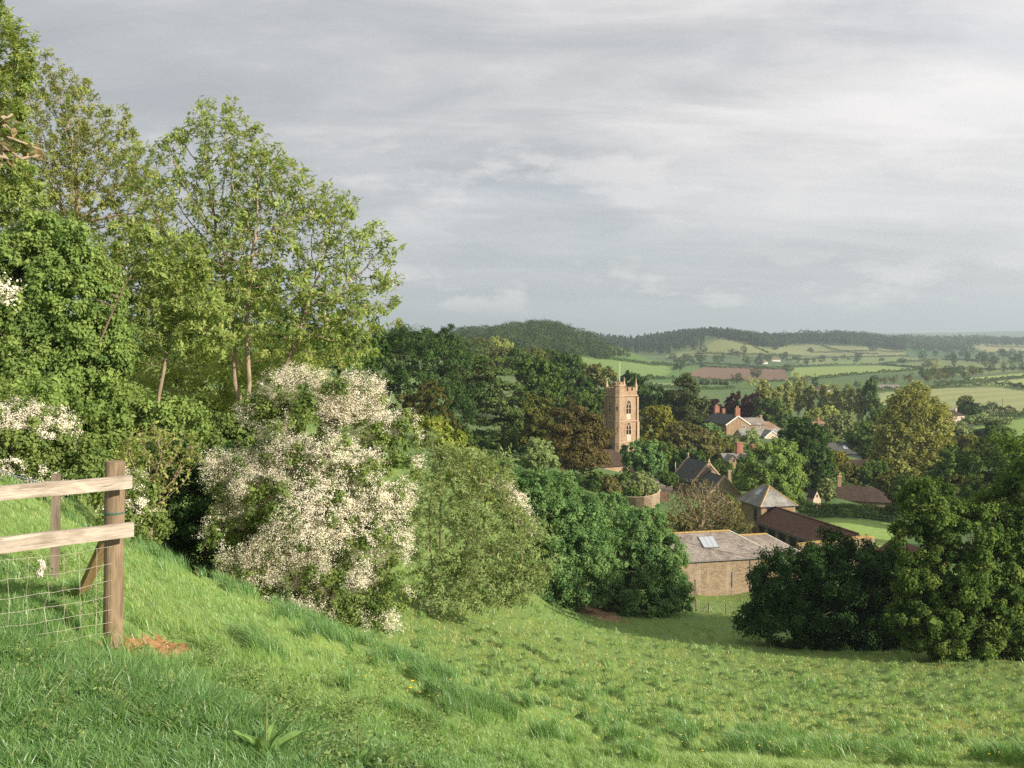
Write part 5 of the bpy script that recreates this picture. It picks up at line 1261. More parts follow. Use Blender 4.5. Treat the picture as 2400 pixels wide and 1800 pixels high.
# ---------------------------------------------------------------- the hipped granary and the pantiled cart shed
hb = site('stone_granary', 'two-storey golden stone granary with hipped lichened slate roof and outside steps', 'building', 35.3, 140, -27.1, YAW)
house_walls(5.3, 7.2, 3.85, 6, 'y', hip0=True, hip1=True, base=-1.5).build('wall', HAM, hb)
rf, rd, ev = house_roof(5.3, 7.2, 3.85, 6.05, 'y', hip0=True, hip1=True, ov=.32)
ro = rf.build('roof', SLATE_M, hb)
ridge_cap(ro, rd[0], rd[1], MOSSY, .10)
for c in ev[:2]: ridge_cap(ro, rd[0], c, plain_mat('orange_hip_lichen', (.40, .26, .11), .9, .35, 4), .10, 'hip_ridge')
for c in ev[2:]: ridge_cap(ro, rd[1], c, MOSSY, .10, 'hip_ridge')
sl2 = (6.05 - 3.85) / 2.65
zq = lambda x: 3.85 + sl2 * x + .1
m = MB(); m.slab([(1.0, 4.2, zq(1.0) + .06), (1.0, 3.1, zq(1.0) + .06), (1.95, 3.1, zq(1.95) + .06), (1.95, 4.2, zq(1.95) + .06)], .1); sk = m.build('skylight', LEAD, ro)
for k in range(3):
    q = MB(); y0 = 3.14 + k * .355
    q.slab([(1.05, y0 + .31, zq(1.05) + .07), (1.05, y0, zq(1.05) + .07), (1.9, y0, zq(1.9) + .07), (1.9, y0 + .31, zq(1.9) + .07)], .01); q.build('pane', SKYGLASS, sk)
window(hb, '-y', 1.35, 2.7, .95, 1.0, DARKWOOD, GLASS, bars=2)
m = MB(); m.box(-.05, -.004, 1.3, 2.15, 1.25, 3.3); m.build('loft_door', DARKWOOD, hb)
m = MB(); m.box(-.05, -.004, 5.2, 5.9, -.6, 1.5); m.build('green_door', GREENP, hb)
m = MB(); m.box(-1.5, -.002, 1.1, 2.5, -1, 1.2)
for k in range(6): m.box(-1.1, -.002, 2.5 + k * .3, 2.8 + k * .3, -1, 1.0 - k * .2)
st = m.build('outside_steps', HAM, hb)
m = MB(); m.path([(-1.05, 1.15, 1.2), (-1.05, 1.15, 2.1), (-1.05, 2.5, 2.1), (-1.05, 4.2, .9)], .025, 5); m.path([(-1.05, 2.5, 2.1), (-1.05, 2.5, 1.2)], .02, 5); m.build('handrail', LEAD, st)
m = MB(); m.path([(-.06, .12, 3.8), (-.06, .12, -.8)], .05, 6); m.path([(-.36, -.36, 3.72), (5.65, -.36, 3.72)], .05, 6); m.path([(-.36, -.36, 3.72), (-.36, 7.5, 3.72)], .05, 6); m.build('gutter', LEAD, hb)
cs = site('cart_shed', 'long low cart shed with dark red pantile roof and dark doors between stone piers', 'shed', 35.3, 140, -27.1, YAW)
E_, Rr = 1.75, 3.55
m = MB()
LY = -20.5
m.poly([(4.9, LY, -1.5), (4.9, -.05, -1.5), (4.9, -.05, E_), (4.9, LY, E_)])
m.poly([(-.87, -.05, -1.5), (-.87, -.05, E_), (2, -.05, Rr), (4.9, -.05, E_), (4.9, -.05, -1.5)])
m.poly([(-.87, LY, -1.5), (4.9, LY, -1.5), (4.9, LY, E_), (2, LY, Rr), (-.87, LY, E_)])
y = -.05
while y > LY + 2:
    m.box(-.87, -.45, y - .75, y, -1.5, E_ - .05); y -= 2.75
m.build('wall', HAM, cs)
y = -.8
while y > LY + 2:
    q = MB(); q.box(-.62, -.55, y - 1.985, y - .015, -1.5, E_ - .12); dd_ = q.build('door', DARKWOOD, cs)
    q = MB(); q.box(-.66, -.622, y - 1.7, y - .3, 1.05, 1.13); q.build('strap_hinge', LEAD, dd_)
    y -= 2.75
m = MB(); sx = (Rr - E_) / 2.88
m.slab([(-1.15, .0, E_ - .28 * sx + .1), (-1.15, LY - .1, E_ - .28 * sx + .1), (2, LY - .1, Rr + .1), (2, .0, Rr + .1)], .12)
m.slab([(5.2, LY - .1, E_ - .28 * sx + .1), (5.2, .0, E_ - .28 * sx + .1), (2, .0, Rr + .1), (2, LY - .1, Rr + .1)], .12)
ro = m.build('roof', PANTILE, cs)
ridge_cap(ro, (2, 0, Rr + .12), (2, LY - .1, Rr + .12), plain_mat('dark_ridge_tile', (.11, .06, .045), .9, .4), .13)
m = MB(); m.path([(-1.2, -.02, E_ - .2), (-1.2, LY, E_ - .2)], .05, 6); m.build('gutter', LEAD, cs)
# coped garden wall in front of the shed, and a second low tiled roof past it
wl = site('stone_wall', 'stone wall with orange-mossed coping in front of the pantiled cart shed', 'wall', 0, 0, 0, 0)
pw = [P(1870, 1277, 113), P(1905, 1272, 113.5), P(1950, 1268, 114.5), P(1990, 1263, 116), P(2030, 1258, 117), P(2046, 1260, 117.5)]
m, c_ = MB(), MB()
for a, b_ in zip(pw, pw[1:]):
    d_ = unit((b_ - a) * np.array([1, 1, 0])); s_ = np.array([-d_[1], d_[0], 0]) * .22; dn = np.array([0, 0, -4.2])
    m.poly([a - s_ + dn, b_ - s_ + dn, b_ - s_, a - s_]); m.poly([b_ + s_ + dn, a + s_ + dn, a + s_, b_ + s_])
    c_.slab([a - s_ * 1.35 + (0, 0, .14), b_ - s_ * 1.35 + (0, 0, .14), b_ + s_ * 1.35 + (0, 0, .14), a + s_ * 1.35 + (0, 0, .14)], .15)
wo = m.build('masonry', PALE, wl); c_.build('coping', MOSSY, wl)
lo2 = site('tiled_shed', 'low dark red tiled shed at the end of the mossed stone wall', 'shed', *P(2048, 1268, 118)[:2], -27.3, YAW - 90)
house_walls(7, 5, 1.9, 3.4, 'x').build('wall', HAM, lo2)
rf, rd, ev = house_roof(7, 5, 1.9, 3.55, 'x'); rf.build('roof', PANTILE, lo2)

# ---------------------------------------------------------------- the slate-roofed hall
hl = site('church_hall', 'stone hall with steep dark slate roof, two coped gables and a stone cross', 'building', 31.9, 174.3, -29.2, YAW)
zh = lambda y, d: -(y - 800) / F * d + 29.2
rH, eH = zh(1087, 175), zh(1131, 175)
house_walls(6, 9, eH, rH, 'y').build('wall', PALE, hl)
rf, rd, ev = house_roof(6, 9, eH, rH, 'y', ov=.3, verge=-.25); ro = rf.build('roof', SLATE, hl)
def gable_coping(parent, W, e, r, y0, y1, x0=0.0):
    c = MB()
    for s_ in (-1, 1):
        x_ = x0 + W / 2 + s_ * (W / 2 + .22); k_ = (r - e) / (W / 2)
        p = [(x_, y0, e - .22 * k_ + .26), (x_, y1, e - .22 * k_ + .26), (x0 + W / 2, y1, r + .28), (x0 + W / 2, y0, r + .28)]
        c.slab(p if s_ > 0 else p[::-1], .26)
    c.box(x0 - .25, x0 + .1, y0 + .01, y1 - .01, e - .4, e + .12); c.box(x0 + W - .1, x0 + W + .25, y0 + .01, y1 - .01, e - .4, e + .12)
    return c.build('coping', DRESSED, parent)
gable_coping(hl, 6, eH, rH, -.12, .28); gable_coping(hl, 6, eH, rH, 8.7, 9.12)
def cross(parent, x, y, z):
    c = MB(); c.box(x - .05, x + .05, y - .05, y + .05, z, z + .75); c.box(x - .22, x - .051, y - .045, y + .045, z + .42, z + .52); c.box(x + .051, x + .22, y - .045, y + .045, z + .42, z + .52); c.build('stone_cross', DRESSED, parent)
cross(hl, 3, 8.9, rH + .25)
m = MB(); m.prism([(2.78, -.06, rH + .25), (3.22, -.06, rH + .25), (3, -.06, rH + .95)], (0, 0, 0), (0, .3, 0)); m.build('gable_finial', DRESSED, hl)
f = MB(); f.poly([(a, -.012, z) for a, z in arch(3.0, eH + 1.0, .35, 1.05)]); f.build('slit_window', GLASS, hl)
r2, e2 = zh(1119, 168), zh(1163, 168)
ex = MB()
wo, ro2, rd2 = block(hl, -.6, -7.2, 6.2, 7.15, e2, r2, 'y', PALE, SLATE, 'porch', verge=-.2)
gc = gable_coping(hl, 6.2, e2, r2, -7.32, -6.95, -.6)
chx = MB(); chx.box(6.9, 7.5, .4, 1.0, -1, zh(1108, 176)); chx.box(6.8, 7.6, .3, 1.1, -1, zh(1130, 176)); chx.box(6.85, 7.55, .35, 1.05, zh(1108, 176), zh(1104, 176)); chx.build('chimney', PALE, hl)
m = MB(); m.box(6.02, 8.2, -1.2, 2.4, -1, 2.2); m.build('lean_to_wall', PALE, hl)
m = MB(); m.slab([(8.4, -1.4, 2.1), (8.4, 2.6, 2.1), (6.02, 2.6, 3.5), (6.02, -1.4, 3.5)], .12); m.build('lean_to_roof', SLATE, hl)

# ---------------------------------------------------------------- village houses
hs = site('village_house', 'gabled golden stone house with dark slate roof and three red brick chimneys', 'house', 64.6, 299.1, -28.6, YAW)
zk = lambda y, d: -(y - 800) / F * d + 28.6
rK, eK = zk(975, 300), zk(995, 299)
house_walls(7.6, 15.5, eK, rK, 'y', base=-2).build('wall', HAM, hs)
rf, rd, ev = house_roof(7.6, 15.5, eK, rK, 'y', ov=.35, verge=.15); ro = rf.build('roof', SLATE, hs)
m = MB()
for s_ in (-1, 1):
    k_ = (rK - eK) / 3.8
    p = [(3.8 + s_ * 4.2, -.24, eK - .4 * k_ + .14), (3.8 + s_ * 4.2, -.16, eK - .4 * k_ + .14), (3.8, -.16, rK + .16), (3.8, -.24, rK + .16)]
    m.slab(p if s_ > 0 else p[::-1], .3)
m.build('bargeboard', WHITE, hs)
chimney(ro, 3.9, .75, rK - .9, zk(957, 300), 1.5, .9, BRICK, 2); chimney(ro, 3.8, 14.8, rK - .6, zk(953, 313), 1.6, 1.0, BRICK, 2); c3 = chimney(ro, 4.6, 11.6, rK - 1.0, zk(958, 311), .95, .8, BRICK, 0)
m = MB(); m.path([(5.0, 11.6, rK), (5.0, 11.6, rK + 3.0)], .03, 5); m.path([(4.4, 11.6, rK + 2.95), (5.6, 11.6, rK + 2.95)], .02, 4); m.build('aerial', LEAD, ro)
window(hs, '-y', 5.6, eK - 1.5, 1.1, 1.15, WHITE, GLASS)
for y in (3, 7, 11): window(hs, '-x', y, eK - 2.6, 1.1, 1.5, WHITE, GLASS)
wg = site('house_wing', 'rear wing of the gabled house with pale ribbed slate roof and one white window', 'house', 64.6, 299.1, -28.6, YAW)
wo, ro, _ = block(wg, 7.7, 5.5, 8.2, 5.2, zk(996, 306), zk(980, 309), 'x', PALE, SLATE_L, 'wing', base=-2)
window(wg, '-y', 13.7, zk(1006, 305), .9, 1.35, WHITE, GLASS, off=5.5)
chimney(ro, 15.6 - 7.7, 2.6, zk(980, 309) - .5, zk(974, 309), .8, .6, PALE, 0)
wt_ = site('tiled_barn', 'brown tiled barn end beyond the pale wing', 'barn', 64.6, 299.1, -28.6, YAW)
block(wt_, 16.0, 5.8, 5.4, 5.6, zk(1008, 306), zk(990, 309), 'x', HAM, TILE, 'barn', base=-2, hip1=True)
cr = site('cream_house', 'low cream house with white bargeboarded gable and grey slate roof', 'house', 66.6, 287.0, -29.6, YAW)
zj = lambda y, d: -(y - 800) / F * d + 29.6
block(cr, 0, 0, 13, 5.4, zj(1023, 288), zj(1006, 291), 'x', RENDERW, SLATE_M, 'main', base=-2)
wo, ro, _ = block(cr, 6.2, -2.0, 4.4, 4.6, zj(1024, 287), zj(1010, 287), 'y', RENDERW, SLATE_M, 'gable', base=-2, verge=.1)
m = MB()
k_ = (zj(1010, 287) - zj(1024, 287)) / 2.2
for s_ in (-1, 1):
    p = [(8.4 + s_ * 2.6, -2.2, zj(1024, 287) - .4 * k_ + .12), (8.4 + s_ * 2.6, -2.12, zj(1024, 287) - .4 * k_ + .12), (8.4, -2.12, zj(1010, 287) + .14), (8.4, -2.2, zj(1010, 287) + .14)]
    m.slab(p if s_ > 0 else p[::-1], .22)
m.build('bargeboard', WHITE, cr)
window(cr, '-y', 8.6, zj(1030, 287), .8, 1.05, WHITE, GLASS, off=-2.0); window(cr, '-y', 11.6, zj(1027, 288), 1.0, .45, WHITE, GLASS, off=0)
ct = site('brick_chimney_cottage', 'stone cottage with two tall plain red brick stacks and small gabled dormers', 'cottage', 45.3, 210.5, -29.8, 8)
zt = lambda y, d: -(y - 800) / F * d + 29.8
wo, ro, _ = block(ct, 0, 0, 8.6, 5.4, zt(1082, 211), zt(1063, 214), 'x', HAM, SLATE_M, 'cottage', base=-2)
for x0 in (.35, 3.2):
    w1, r1, _ = block(ct, x0, -1.1, 2.2, 3.6, zt(1080, 210), zt(1067, 211), 'y', HAM, SLATE_M, 'dormer', base=-2, ov=.25, verge=.25)
    window(ct, '-y', x0 + 1.1, zt(1085, 210), .8, .95, DRESSED, GLASS, off=-1.1, bars=1, rows=1)
chimney(ro, 4.1, 2.7, 2.6, zt(1038, 213), 1.4, .9, BRICK, 0); chimney(ro, 7.4, 2.9, 2.6, zt(1042, 214), 1.15, .9, BRICK, 0)
dk = site('dark_cottage', 'cottage with long sagging dark, shade-toned tile roof and a slim pale brick chimney', 'cottage', *P(1960, 1174, 182)[:2], -31.5, -20)
zd = lambda y, d: -(y - 800) / F * d + 31.5
wo, ro, rd = block(dk, 0, 0, 10, 7.4, zd(1175, 181), zd(1139, 186), 'x', PALE, TILE_D, 'cottage', base=-2, hip1=True)
chimney(ro, .4, 3.7, 2.5, zd(1116, 186), .65, .8, plain_mat('pale_brick', (.50, .32, .19), .9, .25, 8), 1)
m = MB(); m.box(10.1, 10.5, 1.0, 1.6, -1, zd(1155, 179)); m.build('end_stack', PALE, dk)
bg_ = site('tiled_bungalow', 'bungalow with hipped pinkish clay tile roof behind the garden trees', 'bungalow', *P(1962, 1100, 221)[:2], -31.6, 12)
block(bg_, 0, 0, 9.6, 7.2, 2.3, 4.6, 'x', RENDERW, TILE, 'bungalow', base=-2, hip0=True)
ds = site('dark_shed', 'dark felt-roofed shed with a bright skylight under the trees', 'shed', *P(1946, 1066, 258)[:2], -31.2, 8)
wo, ro, _ = block(ds, 0, 0, 9, 7, 2.0, 4.4, 'x', DARKWOOD, SLATE, 'shed', base=-2)
m = MB(); k_ = 2.4 / 3.5
m.slab([(4.4, 1.3, 2.0 + 1.3 * k_ + .22), (5.6, 1.3, 2.0 + 1.3 * k_ + .22), (5.6, 2.5, 2.0 + 2.5 * k_ + .22), (4.4, 2.5, 2.0 + 2.5 * k_ + .22)], .12); m.build('skylight', SKYGLASS, ro)
bk = site('brick_house', 'small pink-roofed brick house behind the grey-green willow', 'house', *P(1912, 1010, 330)[:2], -31.5, 10)
wo, ro, _ = block(bk, 0, 0, 9, 6, 2.6, 4.6, 'x', BRICK, TILE, 'house', base=-2)
chimney(ro, 2.4, 3, 3.6, 5.5, .8, .7, BRICK, 2)
oh = site('white_outhouse', 'tiny steep white-gabled outhouse above the clipped hedge', 'outhouse', *P(1906, 1176, 177)[:2], -29.2, YAW)
block(oh, 0, 0, 1.5, 2.2, 1.1, 2.6, 'y', RENDERW, TILE_D, 'outhouse', base=-1, ov=.06, verge=.02)
m = MB(); m.box(.62, .9, -.03, -.003, 1.3, 1.75); m.build('vent', GLASS, oh)
gs = site('garden_shed', 'teal garden shed with a pale flat roof behind the slim chimney', 'shed', *P(1954, 1122, 200)[:2], -29.0, 5)
m = MB(); m.box(0, 2.1, 0, 1.8, -1, 1.5); m.build('cabin', TEAL, gs); m = MB(); m.box(-.15, 2.25, -.25, 1.95, 1.5, 1.66); m.build('roof', WHITE, gs); m = MB(); m.box(.7, 1.4, -.03, -.003, .3, 1.4); m.build('door', DARKWOOD, gs)
pk = site('pink_house', 'pink rendered farmhouse with brown tiled hipped roof at the edge of the pastures', 'house', *P(2218, 988, 415)[:2], -33.6, 8)
wo, ro, _ = block(pk, 0, 0, 8.2, 6.4, 2.7, 4.6, 'x', PINKW, TILE_D, 'house', base=-2, hip1=True)
chimney(ro, 6.2, 3.2, 3.6, 5.6, .7, .6, PINKW, 1)
for u in (1.6, 4.6, 6.9): window(pk, '-y', u, 1.0, .9, 1.1, WHITE, GLASS)
p_ = hit(1902, 918)
fh = site('farmhouse', 'low farmhouse with brown tiled roof and white windows beside the lone conifer', 'farmhouse', p_[0], p_[1], p_[2], 4)
sF = p_[1] / F
block(fh, 0, 0, 46 * sF, 7, 5 * sF, 12 * sF, 'x', RENDERW, TILE_D, 'house', base=-2)
for k in range(4): window(fh, '-y', (6 + 11 * k) * sF, 1.2 * sF, 3.4 * sF, 3 * sF, WHITE, GLASS)
p_ = hit(2044, 912)
fs = site('farm_sheds', 'long grey-roofed farm sheds with pale doors in the vale', 'barn', p_[0], p_[1], p_[2], -3)
sF = p_[1] / F
fs.name = 'farm_barn'
block(fs, 0, 0, 64 * sF, 8, 5 * sF, 9.5 * sF, 'x', DARKWOOD, SLATE_L, 'barn', base=-2)
for a_, b_ in ((15, 27), (42, 58)):
    q = MB(); q.box(a_ * sF, b_ * sF, -.12, -.01, -.5, 4.6 * sF); q.build('door', RENDERW, fs)
for k, (x, y, w_, lab) in enumerate(((1784, 852, 16, 'far white cottage among the hedges, lower of two'), (1810, 847, 20, 'far long white farmhouse among the hedges, upper of two'))):
    p_ = hit(x, y); sF = p_[1] / F
    q = site('far_cottage', lab, 'cottage', p_[0], p_[1], p_[2], 5)
    block(q, 0, 0, w_ * sF, 6, 3 * sF, 6 * sF, 'x', WHITE, TILE, 'cottage', base=-2)
# round terrace wall, gate and posts by the church garden
tw_ = site('terrace_wall', 'curved pinkish stone retaining wall round the church garden terrace', 'wall', 0, 0, 0, 0)
pts = [P(1470, 1166, 152), P(1490, 1167, 151), P(1510, 1166, 150.4), P(1528, 1162, 150.6), P(1540, 1157, 151.5), P(1547, 1149, 153)]
m = MB(); c_ = MB()
for a, b_ in zip(pts, pts[1:]):
    m.poly([a + (0, 0, -3), b_ + (0, 0, -3), b_, a]); q = np.array([.1, .45, 0]); c_.slab([a + (0, -.05, .1), b_ + (0, -.05, .1), b_ + q + (0, 0, .1), a + q + (0, 0, .1)], .12)
m.build('masonry', PALE, tw_); c_.build('coping', DRESSED, tw_)
gt = site('wooden_gate', 'brown wooden gate at the foot of the gravel drive', 'gate', *P(1547, 1176, 153.5)[:2], P(1547, 1176, 153.5)[2], 4)
GW = plain_mat('brown_gate_wood', (.16, .095, .06), .8, .3)
m = MB()
for k in range(9): m.box(.02 + k * .145, .15 + k * .145, 0, .05, .05, 1.5)
m.build('gate_leaf', GW, gt)
m = MB(); m.box(-.12, .0, -.03, .09, -.5, 1.75); m.build('gate_post', GW, gt); m = MB(); m.box(1.34, 1.46, -.03, .09, -.5, 1.75); m.build('gate_post', GW, gt)
for k, (x, y, d, hh, lab) in enumerate(((1063, 1056, 92, .62, 'sawn pale tree stump standing alone by the lime-green bush'), (1102, 1078, 96, .72, 'sawn pale stump, the thicker of the close pair'), (1113, 1077, 97, .74, 'sawn pale stump, the slimmer of the close pair'))):
    p_ = P(x, y, d)
    q = site('tree_stump', lab, 'stump', p_[0], p_[1], p_[2], 0)
    m = MB(); m.cyl((0, 0, -3), (0, 0, hh), .16 - .02 * (k == 2), .14 - .02 * (k == 2), 9); m.build('bark', BARK_ASH, q); m = MB(); m.cyl((0, 0, hh + .002), (0, 0, hh + .03), .135 - .02 * (k == 2), .13 - .02 * (k == 2), 9); m.build('sawn_face', RENDERW, q)
# overhead line and poles
def cable(name, label, a, b, sag, r=.02):
    t = np.linspace(0, 1, 30)[:, None]
    p = a * (1 - t) + b * t; p[:, 2] -= sag * 4 * t[:, 0] * (1 - t[:, 0])
    m = MB(); m.path(p, r, 5); return tag(m.build(name, CABLE), label, 'cable')
cable('overhead_cable', 'thin black cable slung across the barn skylight', P(1545, 1252, 99), P(1850, 1318, 96), .35)
def pole(label, x, y, d, h, arm=1.4):
    p_ = P(x, y, d) if d else hit(x, y)
    q = site('utility_pole', label, 'pole', *p_, 20)
    m = MB(); m.cyl((0, 0, -1), (0, 0, h), .14, .10, 8); m.build('shaft', STAKEW, q); m = MB(); m.box(-arm / 2, arm / 2, -.06, .06, h - .5, h - .36); m.build('crossarm', STAKEW, q)
pole('thin telegraph pole standing in the mown field', 2349, 972, None, 7)
q = site('white_post', 'slim white post beside the slate-roofed hall', 'post', *P(1583, 1106, 186), 0); m = MB(); m.cyl((0, 0, -.5), (0, 0, 1.8), .06, .05, 8); m.build('shaft', WHITE, q); m = MB(); m.cyl((0, 0, 1.8), (0, 0, 1.86), .08, .08, 8); m.build('cap', WHITE, q)
# field-edge fence below the barn
ff = site('field_fence', 'wire fence on short dark posts between the meadow and the barn', 'fence', 0, 0, 0, 0)
tops = []
for (x, y, d, h) in ((1600, 1432, 88, 1.0), (1636, 1432, 88, 1.0), (1666, 1430, 87.5, .95), (1706, 1434, 87, 1.05), (1767, 1440, 86, 1.0), (1820, 1446, 84, 1.0)):
    b_ = foot(x, d); m = MB(); m.cyl(b_ + (0, 0, -.4), b_ + (0, 0, h), .07, .06, 8); m.build('post', STAKEW, ff); tops.append(b_ + np.array([0, 0, h]))
for o in (.08, .4, .7):
    m = MB(); m.path([t - (0, .08, o) for t in tops], .008, 4); m.build('wire', WIRE, ff)
m = MB(); m.cyl(tops[2] - (0, 0, .15), tops[2] - (.75, 0, .95), .045, .045, 7); m.build('strut', STAKEW, ff)
b_ = foot(1633, 90); q = site('tall_stake', 'tall dark stake beside the hazel at the barn wall', 'post', *b_, 0); m = MB(); m.box(-.07, .07, -.07, .07, -.5, 2.7); m.build('shaft', STAKEW, q); m = MB(); m.box(-.085, .085, -.085, .085, 2.7, 2.75); m.build('cap', STAKEW, q)
# ---------------------------------------------------------------- the fence at the viewer's side
fn = site('timber_fence', 'weathered timber fence corner with round post, two bleached rails and sagging wire netting', 'fence', 0, 0, 0, 0)
def ring_post(m, p0, p1, r, k=22, rows=24, seed=0, flare=0.0):
    p0, p1 = np.array(p0, float), np.array(p1, float); ax_ = unit(p1 - p0); s_ = unit(np.cross(ax_, (0, 1, 0))); t_ = np.cross(s_, ax_)
    L = np.linalg.norm(p1 - p0); V = []
    for i in range(rows + 1):
        f = i / rows; c = p0 + (p1 - p0) * f; row = []
        for j in range(k):
            a = 2 * math.pi * j / k
            rr = r * (1 + .035 * float(vnoise(np.array([j / k * 7.0]), np.array([f * 5 + seed]), 7)[0]) + .02 * math.sin(a * 2 + seed) + flare * (1 - f) ** 3)
            if j == k: rr = row[0]
            row.append(c + (s_ * math.cos(a) + t_ * math.sin(a)) * rr)
        V.append(row)
    for i in range(rows):
        for j in range(k):
            j2 = (j + 1) % k
            m.poly([V[i][j], V[i][j2], V[i + 1][j2], V[i + 1][j]], [(L * i / rows, j / k * .42), (L * i / rows, (j + 1) / k * .42), (L * (i + 1) / rows, (j + 1) / k * .42), (L * (i + 1) / rows, j / k * .42)])
    top = V[-1]; cc = p1 + ax_ * .004
    for j in range(k): m.poly([top[j], top[(j + 1) % k], cc], [(0, j / k), (0, (j + 1) / k), (.07, j / k)])
pb, pt = P(263, 1535, 6.9), P(270, 1081, 6.9)
m = MB(); ring_post(m, pb + (0, 0, -.15), pt, .066, seed=3); po = m.build('corner_post', POSTW, fn)
m = MB(); ring = [pt * .74 + pb * .26 + .0685 * np.array([math.cos(a), math.sin(a), 0]) for a in np.linspace(0, 2 * math.pi, 20)]
m.path(ring, .0035, 5); m.path([p - (0, 0, .008) for p in ring], .003, 5); m.build('wire_tie', plain_mat('green_wire', (.06, .14, .11), .5), po)
def plank(m, a, b, h, t, n_=26, seed=0, wob=.004, up=np.array([0, 0, 1.0])):
    """sawn board from a to b, with a slightly wavy edge"""
    a, b = np.array(a, float), np.array(b, float); d_ = unit(b - a); nrm = unit(np.cross(d_, up)); u_ = np.cross(nrm, d_)
    L = np.linalg.norm(b - a); rows = []
    for i in range(n_ + 1):
        f = i / n_; c = a + (b - a) * f
        e1 = h / 2 + wob * float(vnoise(np.array([f * 7 + seed]), np.array([.3]), 8)[0]); e2 = h / 2 + wob * float(vnoise(np.array([f * 6 + seed]), np.array([4.3]), 9)[0])
        bow = nrm * .006 * float(vnoise(np.array([f * 2.5 + seed]), np.array([8.1]), 10)[0])
        rows.append([c + bow + u_ * e1 - nrm * t / 2, c + bow + u_ * e1 + nrm * t / 2, c + bow - u_ * e2 + nrm * t / 2, c + bow - u_ * e2 - nrm * t / 2])
    ws = [0, t, t + h, 2 * t + h, 2 * t + 2 * h]
    for i in range(n_):
        for j in range(4):
            j2 = (j + 1) % 4
            u0, u1 = L * i / n_ + seed, L * (i + 1) / n_ + seed
            m.poly([rows[i][j], rows[i + 1][j], rows[i + 1][j2], rows[i][j2]], [(u0, ws[j]), (u1, ws[j]), (u1, ws[j + 1]), (u0, ws[j + 1])])
    m.poly(rows[0][::-1]); m.poly(rows[-1])
def ext(a, b, k): return b + (b - a) * k
ra, rb = P(0, 1157, 6.0), P(306, 1129, 6.79)
m = MB(); plank(m, ext(rb, ra, 1.7), rb, .086, .038, 60, 1); m.build('rail', RAILW, fn)
rail_end = ext(rb, ra, 1.66)
ra, rb = P(0, 1278, 6.0), P(309, 1240, 6.79)
m = MB(); plank(m, ext(rb, ra, 1.7), rb, .094, .038, 60, 5); m.build('rail', RAILW, fn)
q = rail_end + np.array([.02, .085, 0]); m = MB(); ring_post(m, (q[0], q[1], float(H(q[0], q[1])) - .3), (q[0], q[1], q[2] + .1), .06, seed=9); m.build('post', POSTW, fn)
m = MB(); s0, s1 = P(126, 1345, 8.6), P(132, 1111, 8.6); plank(m, s0 - (0, 0, .2), s1, .075, .06, 10, 2, .002, np.array([.9, .35, 0])); m.build('stake', STAKEW, fn)
m = MB(); plank(m, P(196, 1385, 7.9) , P(262, 1238, 6.97), .105, .035, 12, 8, .003, np.array([.75, .5, .5])); m.build('brace', BRACEW, fn)
NAIL = plain_mat('rusty_nail', (.09, .05, .03), .7, .3)
for (x, y) in ((262, 1122), (276, 1136), (262, 1234), (277, 1246)):
    q = P(x, y, 6.70); m = MB(); m.cyl(q + (0, .03, 0), q - (0, .004, 0), .0045, .0055, 8); m.build('nail', NAIL, fn)
# netting: level strands tied to the post, uprights every hand's breadth
rngn = np.random.default_rng(8)
ys = [(1280, 1318), (1322, 1363), (1361, 1407), (1396, 1441), (1427, 1473), (1457, 1500), (1481, 1524)]
strands = []
for k, (yr, yl) in enumerate(ys):
    a, b = P(262, yr, 6.82), P(0, yl, 6.0)
    a = a - np.array([0, 0.065, 0]) * 0 ; c = ext(a, b, 1.55)
    t = np.linspace(0, 1, 34)[:, None] ** 1.0
    p = a * (1 - t) + c * t
    p[:, 2] += -.008 * np.sin(t[:, 0] * math.pi * 3.2) + rngn.normal(0, .0018, 34) + .003 * np.sin(t[:, 0] * 23 + k)
    p[:, 1] += rngn.normal(0, .004, 34)
    strands.append(p)
m = MB()
for p in strands: m.path(p, .0014, 4)
for q in range(2, 33, 2):
    col_ = [s_[q] + rngn.normal(0, .006, 3) for s_ in strands]
    m.path(col_, .0010, 4)
m.build('wire_netting', WIRE, fn)
m = MB()
a, b = P(-160, 1040, 8.3), P(129, 1140, 8.55)
t = np.linspace(0, 1, 60)[:, None]; p = a * (1 - t) + b * t; p[:, 2] -= .03 * np.sin(t[:, 0] * math.pi)
th_ = t[:, 0] * 90
for o in (0, math.pi): m.path(p + np.stack([0 * th_, np.cos(th_ + o) * .004, np.sin(th_ + o) * .004], 1), .0025, 4)
for k in range(3, 58, 5):
    for s_ in (-1, 1): m.path([p[k] + np.array([-.012, 0, -.018]) * s_, p[k] + np.array([.012, 0, .018]) * s_], .0018, 4)
m.build('barbed_wire', plain_mat('blue_grey_wire', (.22, .27, .30), .45, .2, 30, .5, .4), fn)
wool = MB()
c = P(97, 1318, 6.22); rr_ = rngn.normal(size=(26, 3))
for k in range(12):
    a_ = k * .9
    wool.path([c + np.array([.012 * math.cos(a_), .01 * math.sin(a_), .012 - .013 * j * (1 + .1 * (k % 3))]) + .004 * rr_[(k + j) % 26] + np.array([.012 * math.sin(j * .8), 0, 0]) for j in range(8)], .0035, 4)
tag(wool.build('wool_tuft', plain_mat('dirty_wool', (.62, .55, .47), .95, .15)), 'dirty white twist of wool caught on the top netting strand', 'wool')

